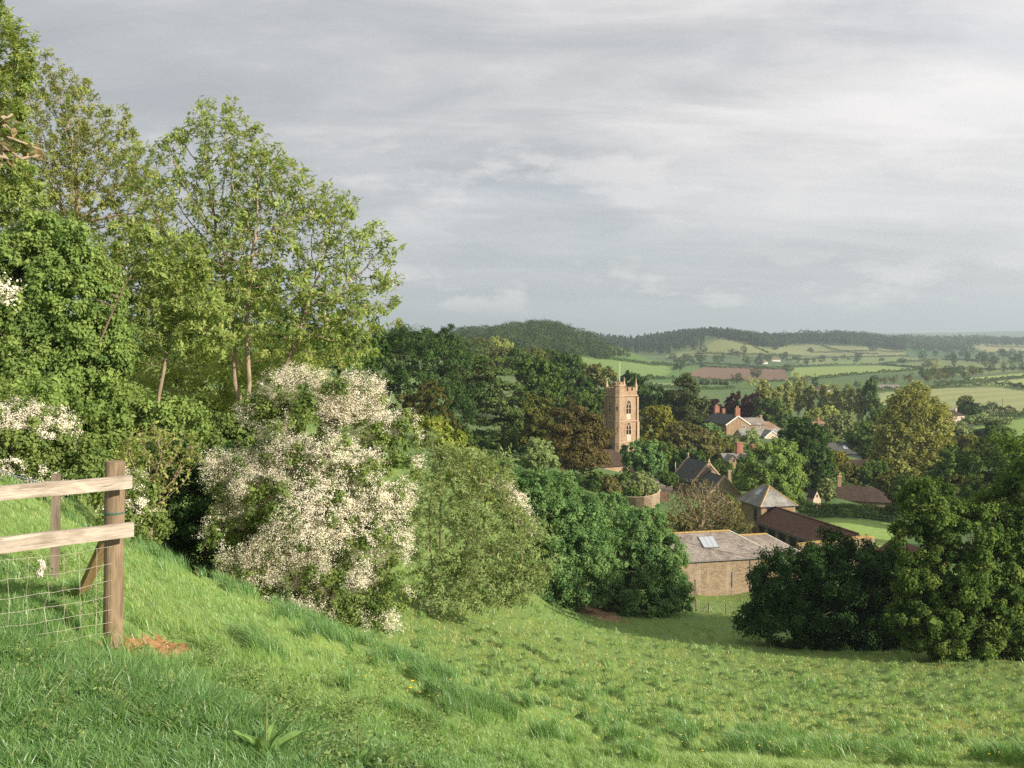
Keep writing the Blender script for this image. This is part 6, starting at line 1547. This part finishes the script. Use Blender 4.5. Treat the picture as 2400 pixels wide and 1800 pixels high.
# ---------------------------------------------------------------- plants at the viewer's feet
def big_leaf(m, base, direc, L, W, curl=.35, n_=9, wave=.0):
    d_ = np.array(direc, float); d_ /= np.linalg.norm(d_)
    h = unit(np.array([d_[0], d_[1], 0.0]) + 1e-6); s_ = np.array([-h[1], h[0], 0])
    p = np.array(base, float); rows = []; el = math.asin(max(-1, min(1, d_[2])))
    for i in range(n_ + 1):
        f = i / n_
        a = el - curl * f * 1.6
        dirn = h * math.cos(a) + np.array([0, 0, math.sin(a)]); upv = -h * math.sin(a) + np.array([0, 0, math.cos(a)])
        ww = W * .5 * (math.sin(min(1, f * 1.08) ** .75 * math.pi) ** .8 if 0 < f < .93 else .02 if f == 0 else max(0.0, .35 * (1 - f) / .07))
        rip = wave * math.sin(f * 17)
        rows.append((p - s_ * ww + upv * (ww * .35 + rip), p, p + s_ * ww + upv * (ww * .35 - rip)))
        p = p + dirn * L / n_
    for a, b in zip(rows, rows[1:]):
        m.poly([a[0], a[1], b[1], b[0]]); m.poly([a[1], a[2], b[2], b[1]])
def dock(x, d, n_, L, label, seed):
    rng = np.random.default_rng(seed); b_ = foot(x, d)
    q = empty('dock_plant', tuple(b_), label, 'plant')
    for k in range(n_):
        a = k * 2.4 + rng.uniform(-.3, .3); el = rng.uniform(.35, 1.25)
        m = MB(); l = L * rng.uniform(.7, 1.15)
        big_leaf(m, (0, 0, .02), (math.cos(a) * math.cos(el), math.sin(a) * math.cos(el), math.sin(el)), l, l * rng.uniform(.28, .4), rng.uniform(.2, .55), 10, .004)
        o = m.build('leaf', LV['dock'], q, True)
        at_ = o.data.attributes.new('tint', 'FLOAT', 'POINT'); at_.data.foreach_set('value', np.full(len(o.data.vertices), rng.uniform(.2, 1), np.float32))
    m = MB(); m.cyl((0, 0, -.05), (.01, 0, L * 1.2), .006, .003, 6); m.build('stem', plain_mat('dock_stem', (.16, .2, .07), .7), q)
dock(612, 4.75, 9, .27, 'big broad-leaved dock plant rising from the grass at the bottom edge', 1)
dock(195, 5.7, 6, .21, 'small dock plant with pale upturned leaves below the gate post', 2)
dock(830, 5.05, 6, .20, 'dock plant with spear-shaped leaves barely entering at the bottom edge', 3)
dock(655, 6.6, 4, .12, 'tiny dock seedling on the bank above the broad-leaved one', 4)
rngw = np.random.default_rng(31)
# cleavers and young cow parsley among the grass
def herbs(n, seed):
    rng = np.random.default_rng(seed); C = []
    for (x0, x1, d0, d1, k) in ((480, 1050, 4.3, 7.2, 100), (-100, 420, 4.2, 5.6, 50), (300, 560, 5.6, 7.4, 30), (740, 1150, 7, 12, 40), (60, 240, 7.2, 9.5, 40)):
        d = rng.uniform(d0, d1, k); x = rng.uniform(x0, x1, k); C.append(np.stack([(x - 1200) / F * d, d], 1))
    C = np.concatenate(C); keep = vnoise(C[:, 0] * 1.4, C[:, 1] * 1.4, 61) > -.25; C = C[keep]
    z = HM(C[:, 0], C[:, 1]); m_ = 46
    k = np.repeat(np.arange(len(C)), m_)
    h = rng.uniform(.08, .22, len(C))
    t = rng.random(len(k)) ** .6
    ln = rng.normal(0, .35, (len(C), 2))
    pos = np.stack([C[k, 0] + ln[k, 0] * t * h[k] + rng.normal(0, .03, len(k)), C[k, 1] + ln[k, 1] * t * h[k] + rng.normal(0, .03, len(k)), z[k] + t * h[k]], 1)
    ax_ = unit(rand_dir(rng, len(k)) * np.array([1, 1, .35]) + np.array([0, 0, .12]))
    nrm = unit(np.array([0, 0, 1.0]) + rng.normal(size=(len(k), 3)) * .4)
    L = rng.uniform(.018, .042, len(k))
    v, f = leaf_geo(pos, ax_, nrm, L, L * .42)
    return mesh_data('herbs', v, f, LV['weed'], np.repeat(np.clip(rng.normal(.5, .3, len(k)), 0, 1), 4))
tag(obj('herbs', herbs(0, 3)), 'pale cleavers and young cow parsley sprawling through the long grass', 'weeds', kind='stuff')
bcm = plain_mat('buttercup_petal', (.80, .46, .03), .5, .15)
rng_ = np.random.default_rng(77)
d = np.concatenate([np.exp(rng_.uniform(math.log(8), math.log(45), 170))]); x = rng_.uniform(700, 2500, len(d))
X, Y = (x - 1200) / F * d, d
kp = (vnoise(X * .16, Y * .2, 71) > .05)
X, Y, d = X[kp], Y[kp], d[kp]
ps = np.stack([X, Y, HM(X, Y) + rng_.uniform(.14, .26, len(X))], 1)
k = np.repeat(np.arange(len(X)), 5); a_ = np.tile(np.arange(5) * 2 * math.pi / 5, len(X))
ax_ = np.stack([np.cos(a_), np.sin(a_), 0 * a_ + .35], 1)
v, f = leaf_geo(ps[k], ax_, np.tile([[0, 0, 1.0]], (len(k), 1)), .013, .012, .1)
tag(obj('buttercups', mesh_data('buttercups', v, f, bcm)), 'tiny yellow buttercups sprinkled through the meadow', 'flowers', kind='stuff')
for (x, d, lab) in ((957, 7.4, 'yellow-orange buttercup standing tallest in the near meadow'), (962, 8.0, 'smaller buttercup behind the tallest one')):
    b_ = foot(x, d); q = empty('buttercup', tuple(b_), lab, 'flower')
    m = MB(); m.cyl((0, 0, 0), (.01, 0, .30), .002, .0015, 5); m.build('stem', plain_mat('flower_stem', (.12, .2, .06), .7), q)
    pv, pf = leaf_geo(np.tile([[.01, 0, .30]], (6, 1)), np.stack([np.cos(np.arange(6) * 1.047), np.sin(np.arange(6) * 1.047), np.full(6, .6)], 1), np.tile([[0, 0, 1.0]], (6, 1)), .022, .02, .15)
    obj('petals', mesh_data('petals', pv, pf, bcm), q)
# leafy twig hanging into view close to the lens
tb = empty('overhanging_branch', tuple(P(-40, 300, 2.7)), 'close brown-green leafy branch poking in from the edge of the view', 'branch')
o0 = P(-40, 300, 2.7)
m = MB(); stems_ = []
for (pts_) in (((-260, 260), (-60, 300), (30, 325), (95, 352)), ((-60, 300), (0, 290), (28, 268)), ((-60, 310), (10, 345), (50, 372), (90, 362)), ((-80, 320), (-20, 350), (30, 385))):
    p_ = [P(a, b, 2.7 + .05 * i) - o0 for i, (a, b) in enumerate(pts_)]; stems_.append(p_); m.path(p_, .0035, 6)
q0 = P(-260, 260, 2.7) - o0; gx, gy = float(o0[0] + q0[0]) - 1.1, float(o0[1] + q0[1]) - .25
gz = float(H(gx, gy))
for a, b, r0, r1 in (((gx, gy, gz - .2), (gx + .1, gy, gz + 1.3), .035, .028), ((gx + .1, gy, gz + 1.3), (gx + .5, gy + .1, gz + 2.1), .028, .018), ((gx + .5, gy + .1, gz + 2.1), q0 + o0, .018, .005)): m.cyl(np.array(a) - o0, np.array(b) - o0, r0, r1, 8)
m.build('stem', TWIG, tb)
rl = np.random.default_rng(5); pos = []; ax_ = []
for s_ in stems_:
    for a, b in zip(s_, s_[1:]):
        for k in range(9):
            t = rl.random(); pos.append(a * (1 - t) + b * t); ax_.append(unit(unit(b - a) * .5 + rl.normal(size=3) * .8))
pos, ax_ = np.array(pos), np.array(ax_)
L = rl.uniform(.025, .058, len(pos))
v, f = leaf_geo(pos, ax_, unit(rl.normal(size=pos.shape) + (0, -.6, .6)), L, L * .42, .2)
obj('leaves', mesh_data('leaves', v, f, leaf_mat('old_laurel_leaf', (.07, .10, .03), (.30, .22, .11), .3, .14, (.50, .40, .30)), np.repeat(rl.random(len(pos)), 4)), tb)
# hawthorn spray poking in higher up
hb_ = empty('hawthorn_spray', tuple(P(-30, 690, 9.5)), 'short spray of white hawthorn flowers reaching in over the maple leaves', 'branch')
o0 = P(-30, 690, 9.5); m = MB()
sp_ = [[P(-200, 620, 9.5) - o0, P(-60, 655, 9.5) - o0, P(0, 668, 9.4) - o0, P(46, 684, 9.3) - o0], [P(-60, 655, 9.5) - o0, P(-10, 685, 9.4) - o0, P(20, 700, 9.4) - o0]]
for p_ in sp_: m.path(p_, .006, 6)
q0 = sp_[0][0]; g0 = np.array([o0[0] + q0[0] - .5, o0[1] + q0[1] + .3, 0]); g0[2] = float(H(g0[0], g0[1])) - .3
m.cyl(g0 - o0, q0 - (.2, -.1, .5), .04, .02, 8); m.cyl(q0 - (.2, -.1, .5), q0, .02, .006, 8)
m.build('stem', TWIG, hb_)
pos = np.concatenate([a + (b - a) * rl.random((110, 1)) + rl.normal(size=(110, 3)) * .045 for s_ in sp_ for a, b in zip(s_, s_[1:])])
v, f = leaf_geo(pos, rand_dir(rl, len(pos)), rand_dir(rl, len(pos)) + (.3, -.5, .6), .028, .026, .1); obj('blossom', mesh_data('blossom', v, f, LV['flower'], np.repeat(rl.random(len(pos)), 4)), hb_)
pos = pos[:160] + rl.normal(size=(160, 3)) * .03
v, f = leaf_geo(pos, rand_dir(rl, 160), rand_dir(rl, 160), .045, .03); obj('leaves', mesh_data('leaves', v, f, LV['haw'], np.repeat(rl.random(160), 4)), hb_)
# ---------------------------------------------------------------- hedges, woods and hedgerow trees of the vale
def ground_line(pts):
    w_ = [hit(x, y) for x, y in pts]
    out = []
    for a, b in zip(w_, w_[1:]):
        k = max(2, int(np.linalg.norm((b - a)[:2]) / 4))
        for q in range(k): out.append(a + (b - a) * q / k)
    out.append(w_[-1])
    o = np.array(out); o[:, 2] = HM(o[:, 0], o[:, 1])
    return o
def hedge(pts, label, h=2.2, wd=2.0, leaf='hedge', lumpy=.5, name='hedgerow', seed=0, dens=1.0):
    rng = np.random.default_rng(seed + 77)
    L = ground_line(pts)
    dist = float(np.median(np.hypot(L[:, 0], L[:, 1])))
    seg = np.linalg.norm(np.diff(L, axis=0), axis=1); tot = seg.sum()
    sz = min(max(.16, dist * .0011), 1.1)
    n = int(min(26000, max(500, tot * h * 5.0 / (sz * sz) * dens)))
    cum = np.concatenate([[0], np.cumsum(seg)])
    t = rng.random(n) * tot
    i = np.clip(np.searchsorted(cum, t) - 1, 0, len(seg) - 1)
    f = ((t - cum[i]) / seg[i])[:, None]
    c = L[i] * (1 - f) + L[i + 1] * f
    d = unit((L[i + 1] - L[i]) * np.array([1, 1, 0])); s = np.stack([-d[:, 1], d[:, 0], 0 * d[:, 0]], 1)
    a = rng.uniform(-.15, math.pi + .15, n)
    hh = h * (1 + lumpy * .6 * vnoise(t / 7, 0 * t + seed, 3) + lumpy * .5 * vnoise(t / 2.2, 0 * t + seed, 4))
    rr = rng.uniform(.75, 1.0, n)
    pos = c + s * (np.cos(a) * wd * .5 * rr)[:, None]
    pos[:, 2] += np.maximum(np.sin(a), -.05) ** .6 * hh * rr if False else np.abs(np.sin(a)) ** .55 * hh * rr
    nrm = unit(s * np.cos(a)[:, None] + np.array([0, 0, 1]) * np.abs(np.sin(a))[:, None] + rng.normal(size=(n, 3)) * .45)
    axis = np.cross(nrm, rand_dir(rng, n))
    l = sz * rng.uniform(.7, 1.3, n)
    v, fa = leaf_geo(pos - unit(axis) * l[:, None] * .5, axis, nrm, l, l * .8)
    o = obj(name, mesh_data(name, v, fa, LV[leaf], np.repeat(np.clip(rng.normal(.45, .22, n), 0, 1), 4)))
    return tag(o, label, 'hedge')
hedge([(1878, 1207), (1960, 1213), (2050, 1219), (2112, 1224)], 'tall clipped hedge along the top of the paddock', 2.5, 2.0, 'mid', .15, 'clipped_hedge', 1, 1.6)
HG = [([(1395, 841), (1420, 843), (1470, 849), (1530, 857), (1590, 861)], 'dark hedge along the top of the green hillside field', 2.6),
      ([(1505, 890), (1560, 889), (1610, 892), (1680, 894), (1760, 895), (1850, 896)], 'hedge running under the ploughed brown field', 2.4),
      ([(1640, 860), (1700, 862), (1780, 865), (1840, 866)], 'low hedge along the upper edge of the ploughed field', 2.0),
      ([(1503, 908), (1560, 909), (1600, 911), (1720, 913)], 'hedge below the pale strip of stubble', 2.2),
      ([(1580, 868), (1600, 858), (1640, 853), (1720, 857), (1800, 863)], 'hedge winding above the ploughed field towards the farm cottages', 2.4),
      ([(1765, 815), (1785, 822), (1800, 829)], 'hedge dropping off the bare conical hill', 3.0),
      ([(1640, 830), (1720, 833), (1800, 834), (1880, 838)], 'hedge crossing below the conical hill', 3.0),
      ([(1925, 811), (1960, 822), (2010, 829), (2060, 832)], 'dark hedge slanting down from the ridge wood', 3.0),
      ([(1850, 845), (1920, 842), (2000, 838), (2060, 838), (2130, 835)], 'hedge wandering across the middle vale', 2.6),
      ([(1800, 863), (1870, 861), (1960, 857), (2020, 856), (2060, 857), (2110, 860), (2165, 865)], 'hedge along the upper side of the bright barley field', 2.4),
      ([(1850, 893), (1930, 888), (2010, 880), (2090, 873), (2160, 868)], 'straight hedge along the lower side of the bright barley field', 2.6),
      ([(2060, 855), (2130, 848), (2190, 845), (2260, 844), (2290, 848)], 'hedge curving over the rise beyond the barley', 2.6),
      ([(2190, 905), (2270, 897), (2330, 892), (2400, 886), (2470, 882)], 'thick hedge between the two hay fields', 2.4),
      ([(2010, 920), (2090, 915), (2190, 911), (2260, 906), (2330, 903), (2370, 905), (2400, 913), (2470, 925)], 'bushy hedge along the top of the mown field', 2.4),
      ([(2296, 970), (2340, 974), (2400, 976), (2470, 975)], 'tall dark hedge at the foot of the mown field', 4.2),
      ([(2285, 998), (2330, 994), (2370, 985), (2400, 982), (2470, 978)], 'paler hedge edging the bright pasture', 2.4),
      ([(2310, 813), (2360, 814), (2400, 815), (2470, 815)], 'far hedge over the pale upland field', 3.6),
      ([(2310, 829), (2360, 828), (2400, 826), (2470, 825)], 'far hedge under the pale upland field', 3.6),
      ([(1560, 842), (1620, 838), (1660, 836)], 'hedge at the foot of the plantation slope', 2.6),
      ([(1900, 828), (1960, 826), (2040, 823), (2120, 826)], 'thin hedge below the ridge wood fields', 2.6),
      ([(2190, 872), (2260, 866), (2330, 868), (2470, 866)], 'hedge with bushes along the lower vale pasture', 3.0)]
for k, (p, lab, h) in enumerate(HG): hedge(p, lab, h, h * .9, seed=k, lumpy=.7)

# prototypes of hedgerow trees, copied over the vale; every copy is a thing of its own
def proto(name, label, kind, seed, leaf, n=900, size=.62):
    if kind == 'round': bl = [((0, 0, 6.2), (4.2, 4.2, 3.8)), ((1.8, .8, 5.0), (3, 3, 3)), ((-2, -.6, 5.2), (2.8, 3, 3)), ((.4, -.8, 8.6), (2.4, 2.4, 2))]
    elif kind == 'tall': bl = [((0, 0, 7.5), (2.8, 2.8, 5)), ((.8, .3, 5), (2.8, 2.8, 3.4)), ((-.6, 0, 11), (1.8, 1.8, 2.6))]
    elif kind == 'pine': bl = [((0, 0, 9.5), (3.6, 3.6, 1.8)), ((1.5, 0, 8), (2.4, 2.4, 1.3)), ((-1.2, .5, 10.6), (2, 2, 1.2))]
    elif kind == 'bush': bl = [((0, 0, 1.9), (2.8, 2.8, 1.9)), ((1.7, .4, 1.5), (2, 2, 1.5)), ((-1.5, 0, 1.7), (2, 2, 1.6))]
    else: bl = [((0, 0, z), (r, r, 1.5)) for z, r in ((2, 3.2), (4, 2.8), (6.2, 2.3), (8.4, 1.7), (10.5, 1.1), (12.4, .6))]
    return make_tree(name, label, 'tree' if kind != 'bush' else 'bush', (0, 0, 0), bl, LV[leaf], n, size, n_clump=46, clump_r=.34, limbs=24, tip=.07, seed=seed, zfloor=.1)
USED = {}
def put(kind, leaf, x, y, s, label, group=None, d=None, hgt=None):
    key = (kind, leaf)
    p = hit(x, y) if d is None else foot(x, d)
    p[2] = float(HM(p[0], p[1])) - .1
    rz = (x * 13.7 + y * 7.1) % 6.28
    nm = {'round': 'hedgerow_tree', 'tall': 'tall_tree', 'pine': 'pine_tree', 'bush': 'field_bush', 'cone': 'conifer_tree'}[kind]
    if key not in USED:
        r = proto(nm, label, kind, len(USED) + 500, leaf)
        USED[key] = r
        r.location = p; r.rotation_euler = (0, 0, rz); r.scale = (s, s, s)
        if group: r['group'] = group
        return r
    sx = s * (0.9 + .2 * ((x * 7.3) % 1))
    return copy_thing(USED[key], p, rz, (s, sx, s * (0.92 + .16 * ((y * 3.7) % 1))), label, group)
FT = [('round', 'far', 1593, 873, 1.3, 'dark round tree at the corner of the ploughed field nearest the tower'), ('tall', 'far', 1644, 862, 1.5, 'tall dark tree standing over the upper corner of the ploughed field'), ('round', 'far', 1772, 892, 1.15, 'broad tree at the lower edge of the ploughed field'),
      ('round', 'far', 1848, 876, 1.1, 'tree at the end of the ploughed field beside the barley'), ('cone', 'conif', 1911, 906, .95, 'lone dark conifer beside the brown-roofed farmhouse'), ('round', 'far', 1752, 858, 1.5, 'dark tree pair, taller half, above the ploughed field'), ('round', 'far', 1778, 859, 1.3, 'dark tree pair, lower half, above the ploughed field'),
      ('tall', 'far', 1630, 822, 1.8, 'tall tree where the plantation meets the conical hill'), ('round', 'far', 1649, 830, 1.6, 'round tree at the foot of the conical hill'), ('tall', 'far', 1743, 836, 1.6, 'tree standing alone on the conical hill flank'), ('round', 'far', 1714, 838, 1.4, 'lower tree on the conical hill flank'), ('tall', 'far', 1635, 846, 1.3, 'tall hedgerow tree below the conical hill'),
      ('round', 'far', 1612, 851, 1.3, 'round hedgerow tree above the first field corner'), ('round', 'far', 1576, 845, 1.2, 'round tree on the hedge below the plantation'), ('tall', 'far', 1694, 849, 1.2, 'slim tree in the hedge over the ploughed field'), ('round', 'far', 1786, 848, 1.4, 'tree beside the white farm cottages'), ('round', 'far', 1800, 850, 1.2, 'second tree beside the white farm cottages'),
      ('round', 'far', 1836, 846, 1.3, 'tree behind the white farm cottages'), ('round', 'far', 1890, 858, 1.2, 'dark tree on the hedge of the middle vale'), ('bush', 'hedge', 1900, 826, 2.2, 'round bush on the pale ridge field'), ('round', 'far', 2046, 826, 1.9, 'dark tree alone on the field under the ridge wood'), ('round', 'far', 2006, 853, 1.3, 'dark tree where two middle vale hedges meet'), ('bush', 'hedge', 2113, 850, 2.0, 'bush on the curving vale hedge'),
      ('round', 'far', 2160, 846, 1.9, 'thick tree clump top behind the barley rise'), ('tall', 'far', 2236, 861, 1.2, 'tall tree in the wet hollow past the barley'), ('round', 'far', 2172, 866, 1.2, 'dark tree at the tip of the barley field'), ('round', 'poplar', 2192, 866, 1.3, 'pale grey tree at the tip of the barley field'), ('round', 'far', 2282, 878, .9, 'round bush tree at the start of the hay field hedge'), ('round', 'far', 2298, 880, .9, 'next bush tree along the hay field hedge'),
      ('round', 'far', 2320, 876, 1.1, 'wide bush tree along the hay field hedge'), ('tall', 'far', 2352, 872, .9, 'taller tree along the hay field hedge'), ('round', 'far', 2374, 871, .8, 'last tree of the hay field hedge'), ('round', 'far', 2398, 872, 1.1, 'tree on the very edge of the view over the hay field'),
      ('round', 'hedge', 2052, 905, .8, 'brownish tree behind the long farm sheds'), ('round', 'bronze', 2072, 904, .75, 'brown leafless tree behind the long farm sheds'), ('round', 'bronze', 2095, 902, .75, 'second brown leafless tree behind the farm sheds'), ('round', 'bronze', 2130, 900, .95, 'wide brown tree past the farm sheds'), ('round', 'far', 2010, 912, .6, 'small dark tree in front of the farm lane'),
      ('cone', 'conif', 1985, 910, .45, 'small conifer near the farm sheds'), ('round', 'far', 2165, 888, 1.0, 'tree in the copse past the farm sheds'), ('round', 'bronze', 2190, 884, 1.0, 'brown tree in the copse past the farm sheds'), ('round', 'far', 2215, 888, 1.0, 'green tree in the copse past the farm sheds'), ('tall', 'far', 2233, 886, .8, 'tall tree ending the copse past the farm sheds'),
      ('round', 'far', 1726, 905, 1.0, 'round tree under the ploughed field in the hedge'), ('round', 'poplar', 1760, 912, .9, 'pale tree under the ploughed field in the hedge'), ('bush', 'hedge', 1650, 903, 1.2, 'dark bush in the field behind the conical pine'), ('bush', 'hedge', 1674, 902, .9, 'small bush in the field behind the conical pine'), ('bush', 'hedge', 1697, 903, 1.0, 'round bush in the field by the village edge'),
      ('tall', 'poplar', 1865, 912, 1.0, 'grey-green tree beside the farmhouse'), ('round', 'bronze', 1880, 918, 1.1, 'brownish tree in front of the farmhouse'),
      ('pine', 'conif', 1109, 768, 1.7, 'flat-topped pine standing out on the hill skyline'), ('round', 'poplar', 1060, 772, 1.5, 'pale thin tree on the hill skyline'), ('round', 'far', 1078, 772, 1.2, 'dark tree next to the pale one on the hill skyline'), ('round', 'far', 1315, 767, 1.35, 'lone tree on the bare end of the hilltop'),
      ('round', 'hedge', 1425, 840, 1.0, 'round hillside shrub above the green field, lowest of three'), ('round', 'hedge', 1447, 840, 1.05, 'round hillside shrub above the green field, middle of three'), ('round', 'hedge', 1468, 841, 1.0, 'round hillside shrub above the green field, by the hedge end')]
for a in FT: put(*a)
# hedgerow trees that nothing tells apart
rngf = np.random.default_rng(12)
def scatter(n, poly, dmin, dmax, kinds, s, label, group, spacing):
    m = in_poly(GPX, GPY, poly) & (RR > dmin) & (RR < dmax)
    i = np.nonzero(m.ravel())[0]
    wgt = (RR.ravel()[i]) ** 1.2
    got = []
    for j in rngf.choice(i, n * 12, p=wgt / wgt.sum()):
        p = GV[j]
        if all(np.hypot(*(p - q)[:2]) > spacing for q in got):
            got.append(p)
        if len(got) >= n: break
    for p in got:
        kd = kinds[rngf.integers(len(kinds))]
        x, y = pix(*p)
        sc_ = s * rngf.uniform(.7, 1.3)
        put(kd[0], kd[1], float(x), float(y), sc_, label, group, d=float(p[1]))
scatter(34, [(2150, 840), (2230, 826), (2400, 828), (2400, 866), (2300, 862), (2200, 852)], 1200, 2600, [('round', 'far'), ('tall', 'far'), ('round', 'hedge')], 1.35, 'hazy tree in the wooded hollow of the upper vale', 'hazy trees in the hollow of the upper vale', 16)
scatter(26, [(1560, 838), (1900, 838), (2080, 832), (2080, 846), (1800, 856), (1580, 856)], 900, 2000, [('round', 'far'), ('round', 'hedge'), ('bush', 'hedge')], 1.1, 'small round tree in the far hedges below the conical hill', 'small trees in the far hedges', 20)
scatter(16, [(2140, 886), (2290, 878), (2260, 900), (2160, 900)], 600, 1400, [('round', 'far'), ('round', 'bronze'), ('round', 'hedge')], .85, 'bushy tree in the low copse between barley and hay', 'bushy trees of the low copse', 9)
scatter(40, [(1280, 790), (1370, 800), (1470, 830), (1420, 838), (1340, 836), (1250, 815)], 500, 1100, [('bush', 'hedge'), ('round', 'hedge'), ('bush', 'far')], 1.0, 'scrub bush dotted over the open hillside', 'scrub bushes on the open hillside', 10)
scatter(30, [(1990, 806), (2110, 810), (2110, 818), (1990, 812)], 1700, 3000, [('round', 'hedge'), ('round', 'far')], 1.6, 'rounded tree along the lower edge of the ridge wood', 'trees fringing the ridge wood', 18)
# woods that read as one mass
def wood(name, label, poly, dmin, dmax, n, hgt, leaf, cone=False, seed=1, per=130, spacing=8, lsz=1.5):
    rng = np.random.default_rng(seed)
    m = in_poly(GPX, GPY, poly) & (RR > dmin) & (RR < dmax)
    i = np.nonzero(m.ravel())[0]
    if not len(i): return
    wgt = RR.ravel()[i] ** 2
    pick = GV[rng.choice(i, n * 3, p=wgt / wgt.sum())] + rng.normal(size=(n * 3, 3)) * np.array([6, 6, 0])
    seen = set(); got = []
    for p in pick:
        k = (int(p[0] // spacing), int(p[1] // spacing))
        if k in seen: continue
        seen.add(k); got.append(p)
        if len(got) >= n: break
    c = np.array(got); m_ = len(c)
    c[:, 2] = HM(c[:, 0], c[:, 1])
    h = hgt * rng.uniform(.65, 1.2, m_)
    k = np.repeat(np.arange(m_), per)
    if cone:
        t = rng.random(len(k)) ** .7
        r = h[k] * .17 * (1 - t) ** .8 + .2
        a = rng.uniform(0, 6.283, len(k))
        pos = c[k] + np.stack([np.cos(a) * r, np.sin(a) * r, h[k] * (.12 + .9 * t)], 1)
        nrm = unit(np.stack([np.cos(a), np.sin(a), 0 * a + .5], 1) + rng.normal(size=(len(k), 3)) * .35)
    else:
        dr_ = rand_dir(rng, len(k)); rr = rng.uniform(.7, 1.0, len(k))[:, None]
        lump = 1 + .22 * np.sin(dr_[:, 0] * 5 + k) * np.sin(dr_[:, 1] * 5 + k * 1.7) + .15 * np.sin(dr_[:, 2] * 7 + k * 2.3)
        pos = c[k] + dr_ * rr * lump[:, None] * np.stack([h[k] * .42, h[k] * .42, h[k] * .46], 1) + np.stack([0 * h[k], 0 * h[k], h[k] * .55], 1)
        nrm = unit(dr_ + rng.normal(size=(len(k), 3)) * .4)
    axis = np.cross(nrm, rand_dir(rng, len(k)))
    L = lsz * rng.uniform(.7, 1.4, len(k))
    v, f = leaf_geo(pos - unit(axis) * L[:, None] * .5, axis, nrm, L, L * .85)
    tt = np.clip(np.repeat(rng.normal(.45, .28, m_), per) + rng.normal(0, .12, len(k)), 0, 1)
    tag(obj(name, mesh_data(name, v, f, LV[leaf], np.repeat(tt, 4))), label, 'woodland', kind='stuff')
wood('hill_woodland', 'dark mixed wood covering the crown and flank of the near hill', [(1090, 764), (1180, 757), (1290, 770), (1340, 790), (1400, 812), (1390, 838), (1300, 832), (1200, 826), (1100, 800), (1060, 785)], 480, 1060, 620, 11, 'far', seed=2, lsz=1.0, per=170, spacing=9)
wood('hill_woodland', 'brownish scrub wood on the lower slope behind the cedar', [(1040, 790), (1120, 800), (1210, 815), (1320, 835), (1330, 870), (1240, 870), (1100, 860), (1000, 830)], 300, 620, 170, 9, 'hedge', seed=3, lsz=.8, per=200, spacing=9)
wood('conifer_plantation', 'spiky conifer plantation on the far hillside saddle', [(1330, 790), (1480, 805), (1545, 795), (1620, 786), (1680, 782), (1760, 796), (1790, 812), (1690, 792), (1640, 815), (1560, 834), (1470, 835), (1400, 822)], 1650, 2500, 1100, 17, 'conif', True, seed=4, lsz=2.2, per=90, spacing=11)
wood('ridge_woodland', 'long blue-green wood along the far ridge', [(1700, 792), (1780, 800), (1870, 792), (2000, 792), (2110, 803), (2120, 824), (2010, 812), (1900, 808), (1790, 816), (1740, 803)], 1600, 3000, 620, 19, 'conif', False, seed=5, lsz=2.6, per=110, spacing=14)
wood('ridge_woodland', 'pale hazy woods rolling along the farthest ridge', [(2095, 800), (2200, 799), (2290, 796), (2400, 803), (2470, 803), (2470, 812), (2290, 812), (2250, 826), (2130, 826)], 2000, 3700, 420, 21, 'far', False, seed=6, lsz=3.0, per=90, spacing=22)
# ---------------------------------------------------------------- air
hm_, n = new_mat('haze_air')
vol = n('ShaderNodeVolumePrincipled')
vol.inputs['Color'].default_value = (0.64, 0.76, 0.84, 1)
vol.inputs['Density'].default_value = HAZE
vol.inputs['Anisotropy'].default_value = 0.2
o_ = n('ShaderNodeOutputMaterial'); n.link(vol.outputs[0], o_.inputs['Volume'])
zlo = float(GZ.min()) - 2
ztop = max(float(GZ.max()) + 40, 60)
x0, x1, y0, y1 = -13500, 13500, -60, 13500
hv = np.array([(x, y, z) for z in (zlo, ztop) for y in (y0, y1) for x in (x0, x1)], float)
hf = np.array([(0, 2, 3, 1), (4, 5, 7, 6), (0, 1, 5, 4), (2, 6, 7, 3), (0, 4, 6, 2), (1, 3, 7, 5)])
tag(obj('haze', mesh_data('haze', hv, hf, hm_)), 'pale blue haze lying over the far vale', 'haze', kind='stuff')
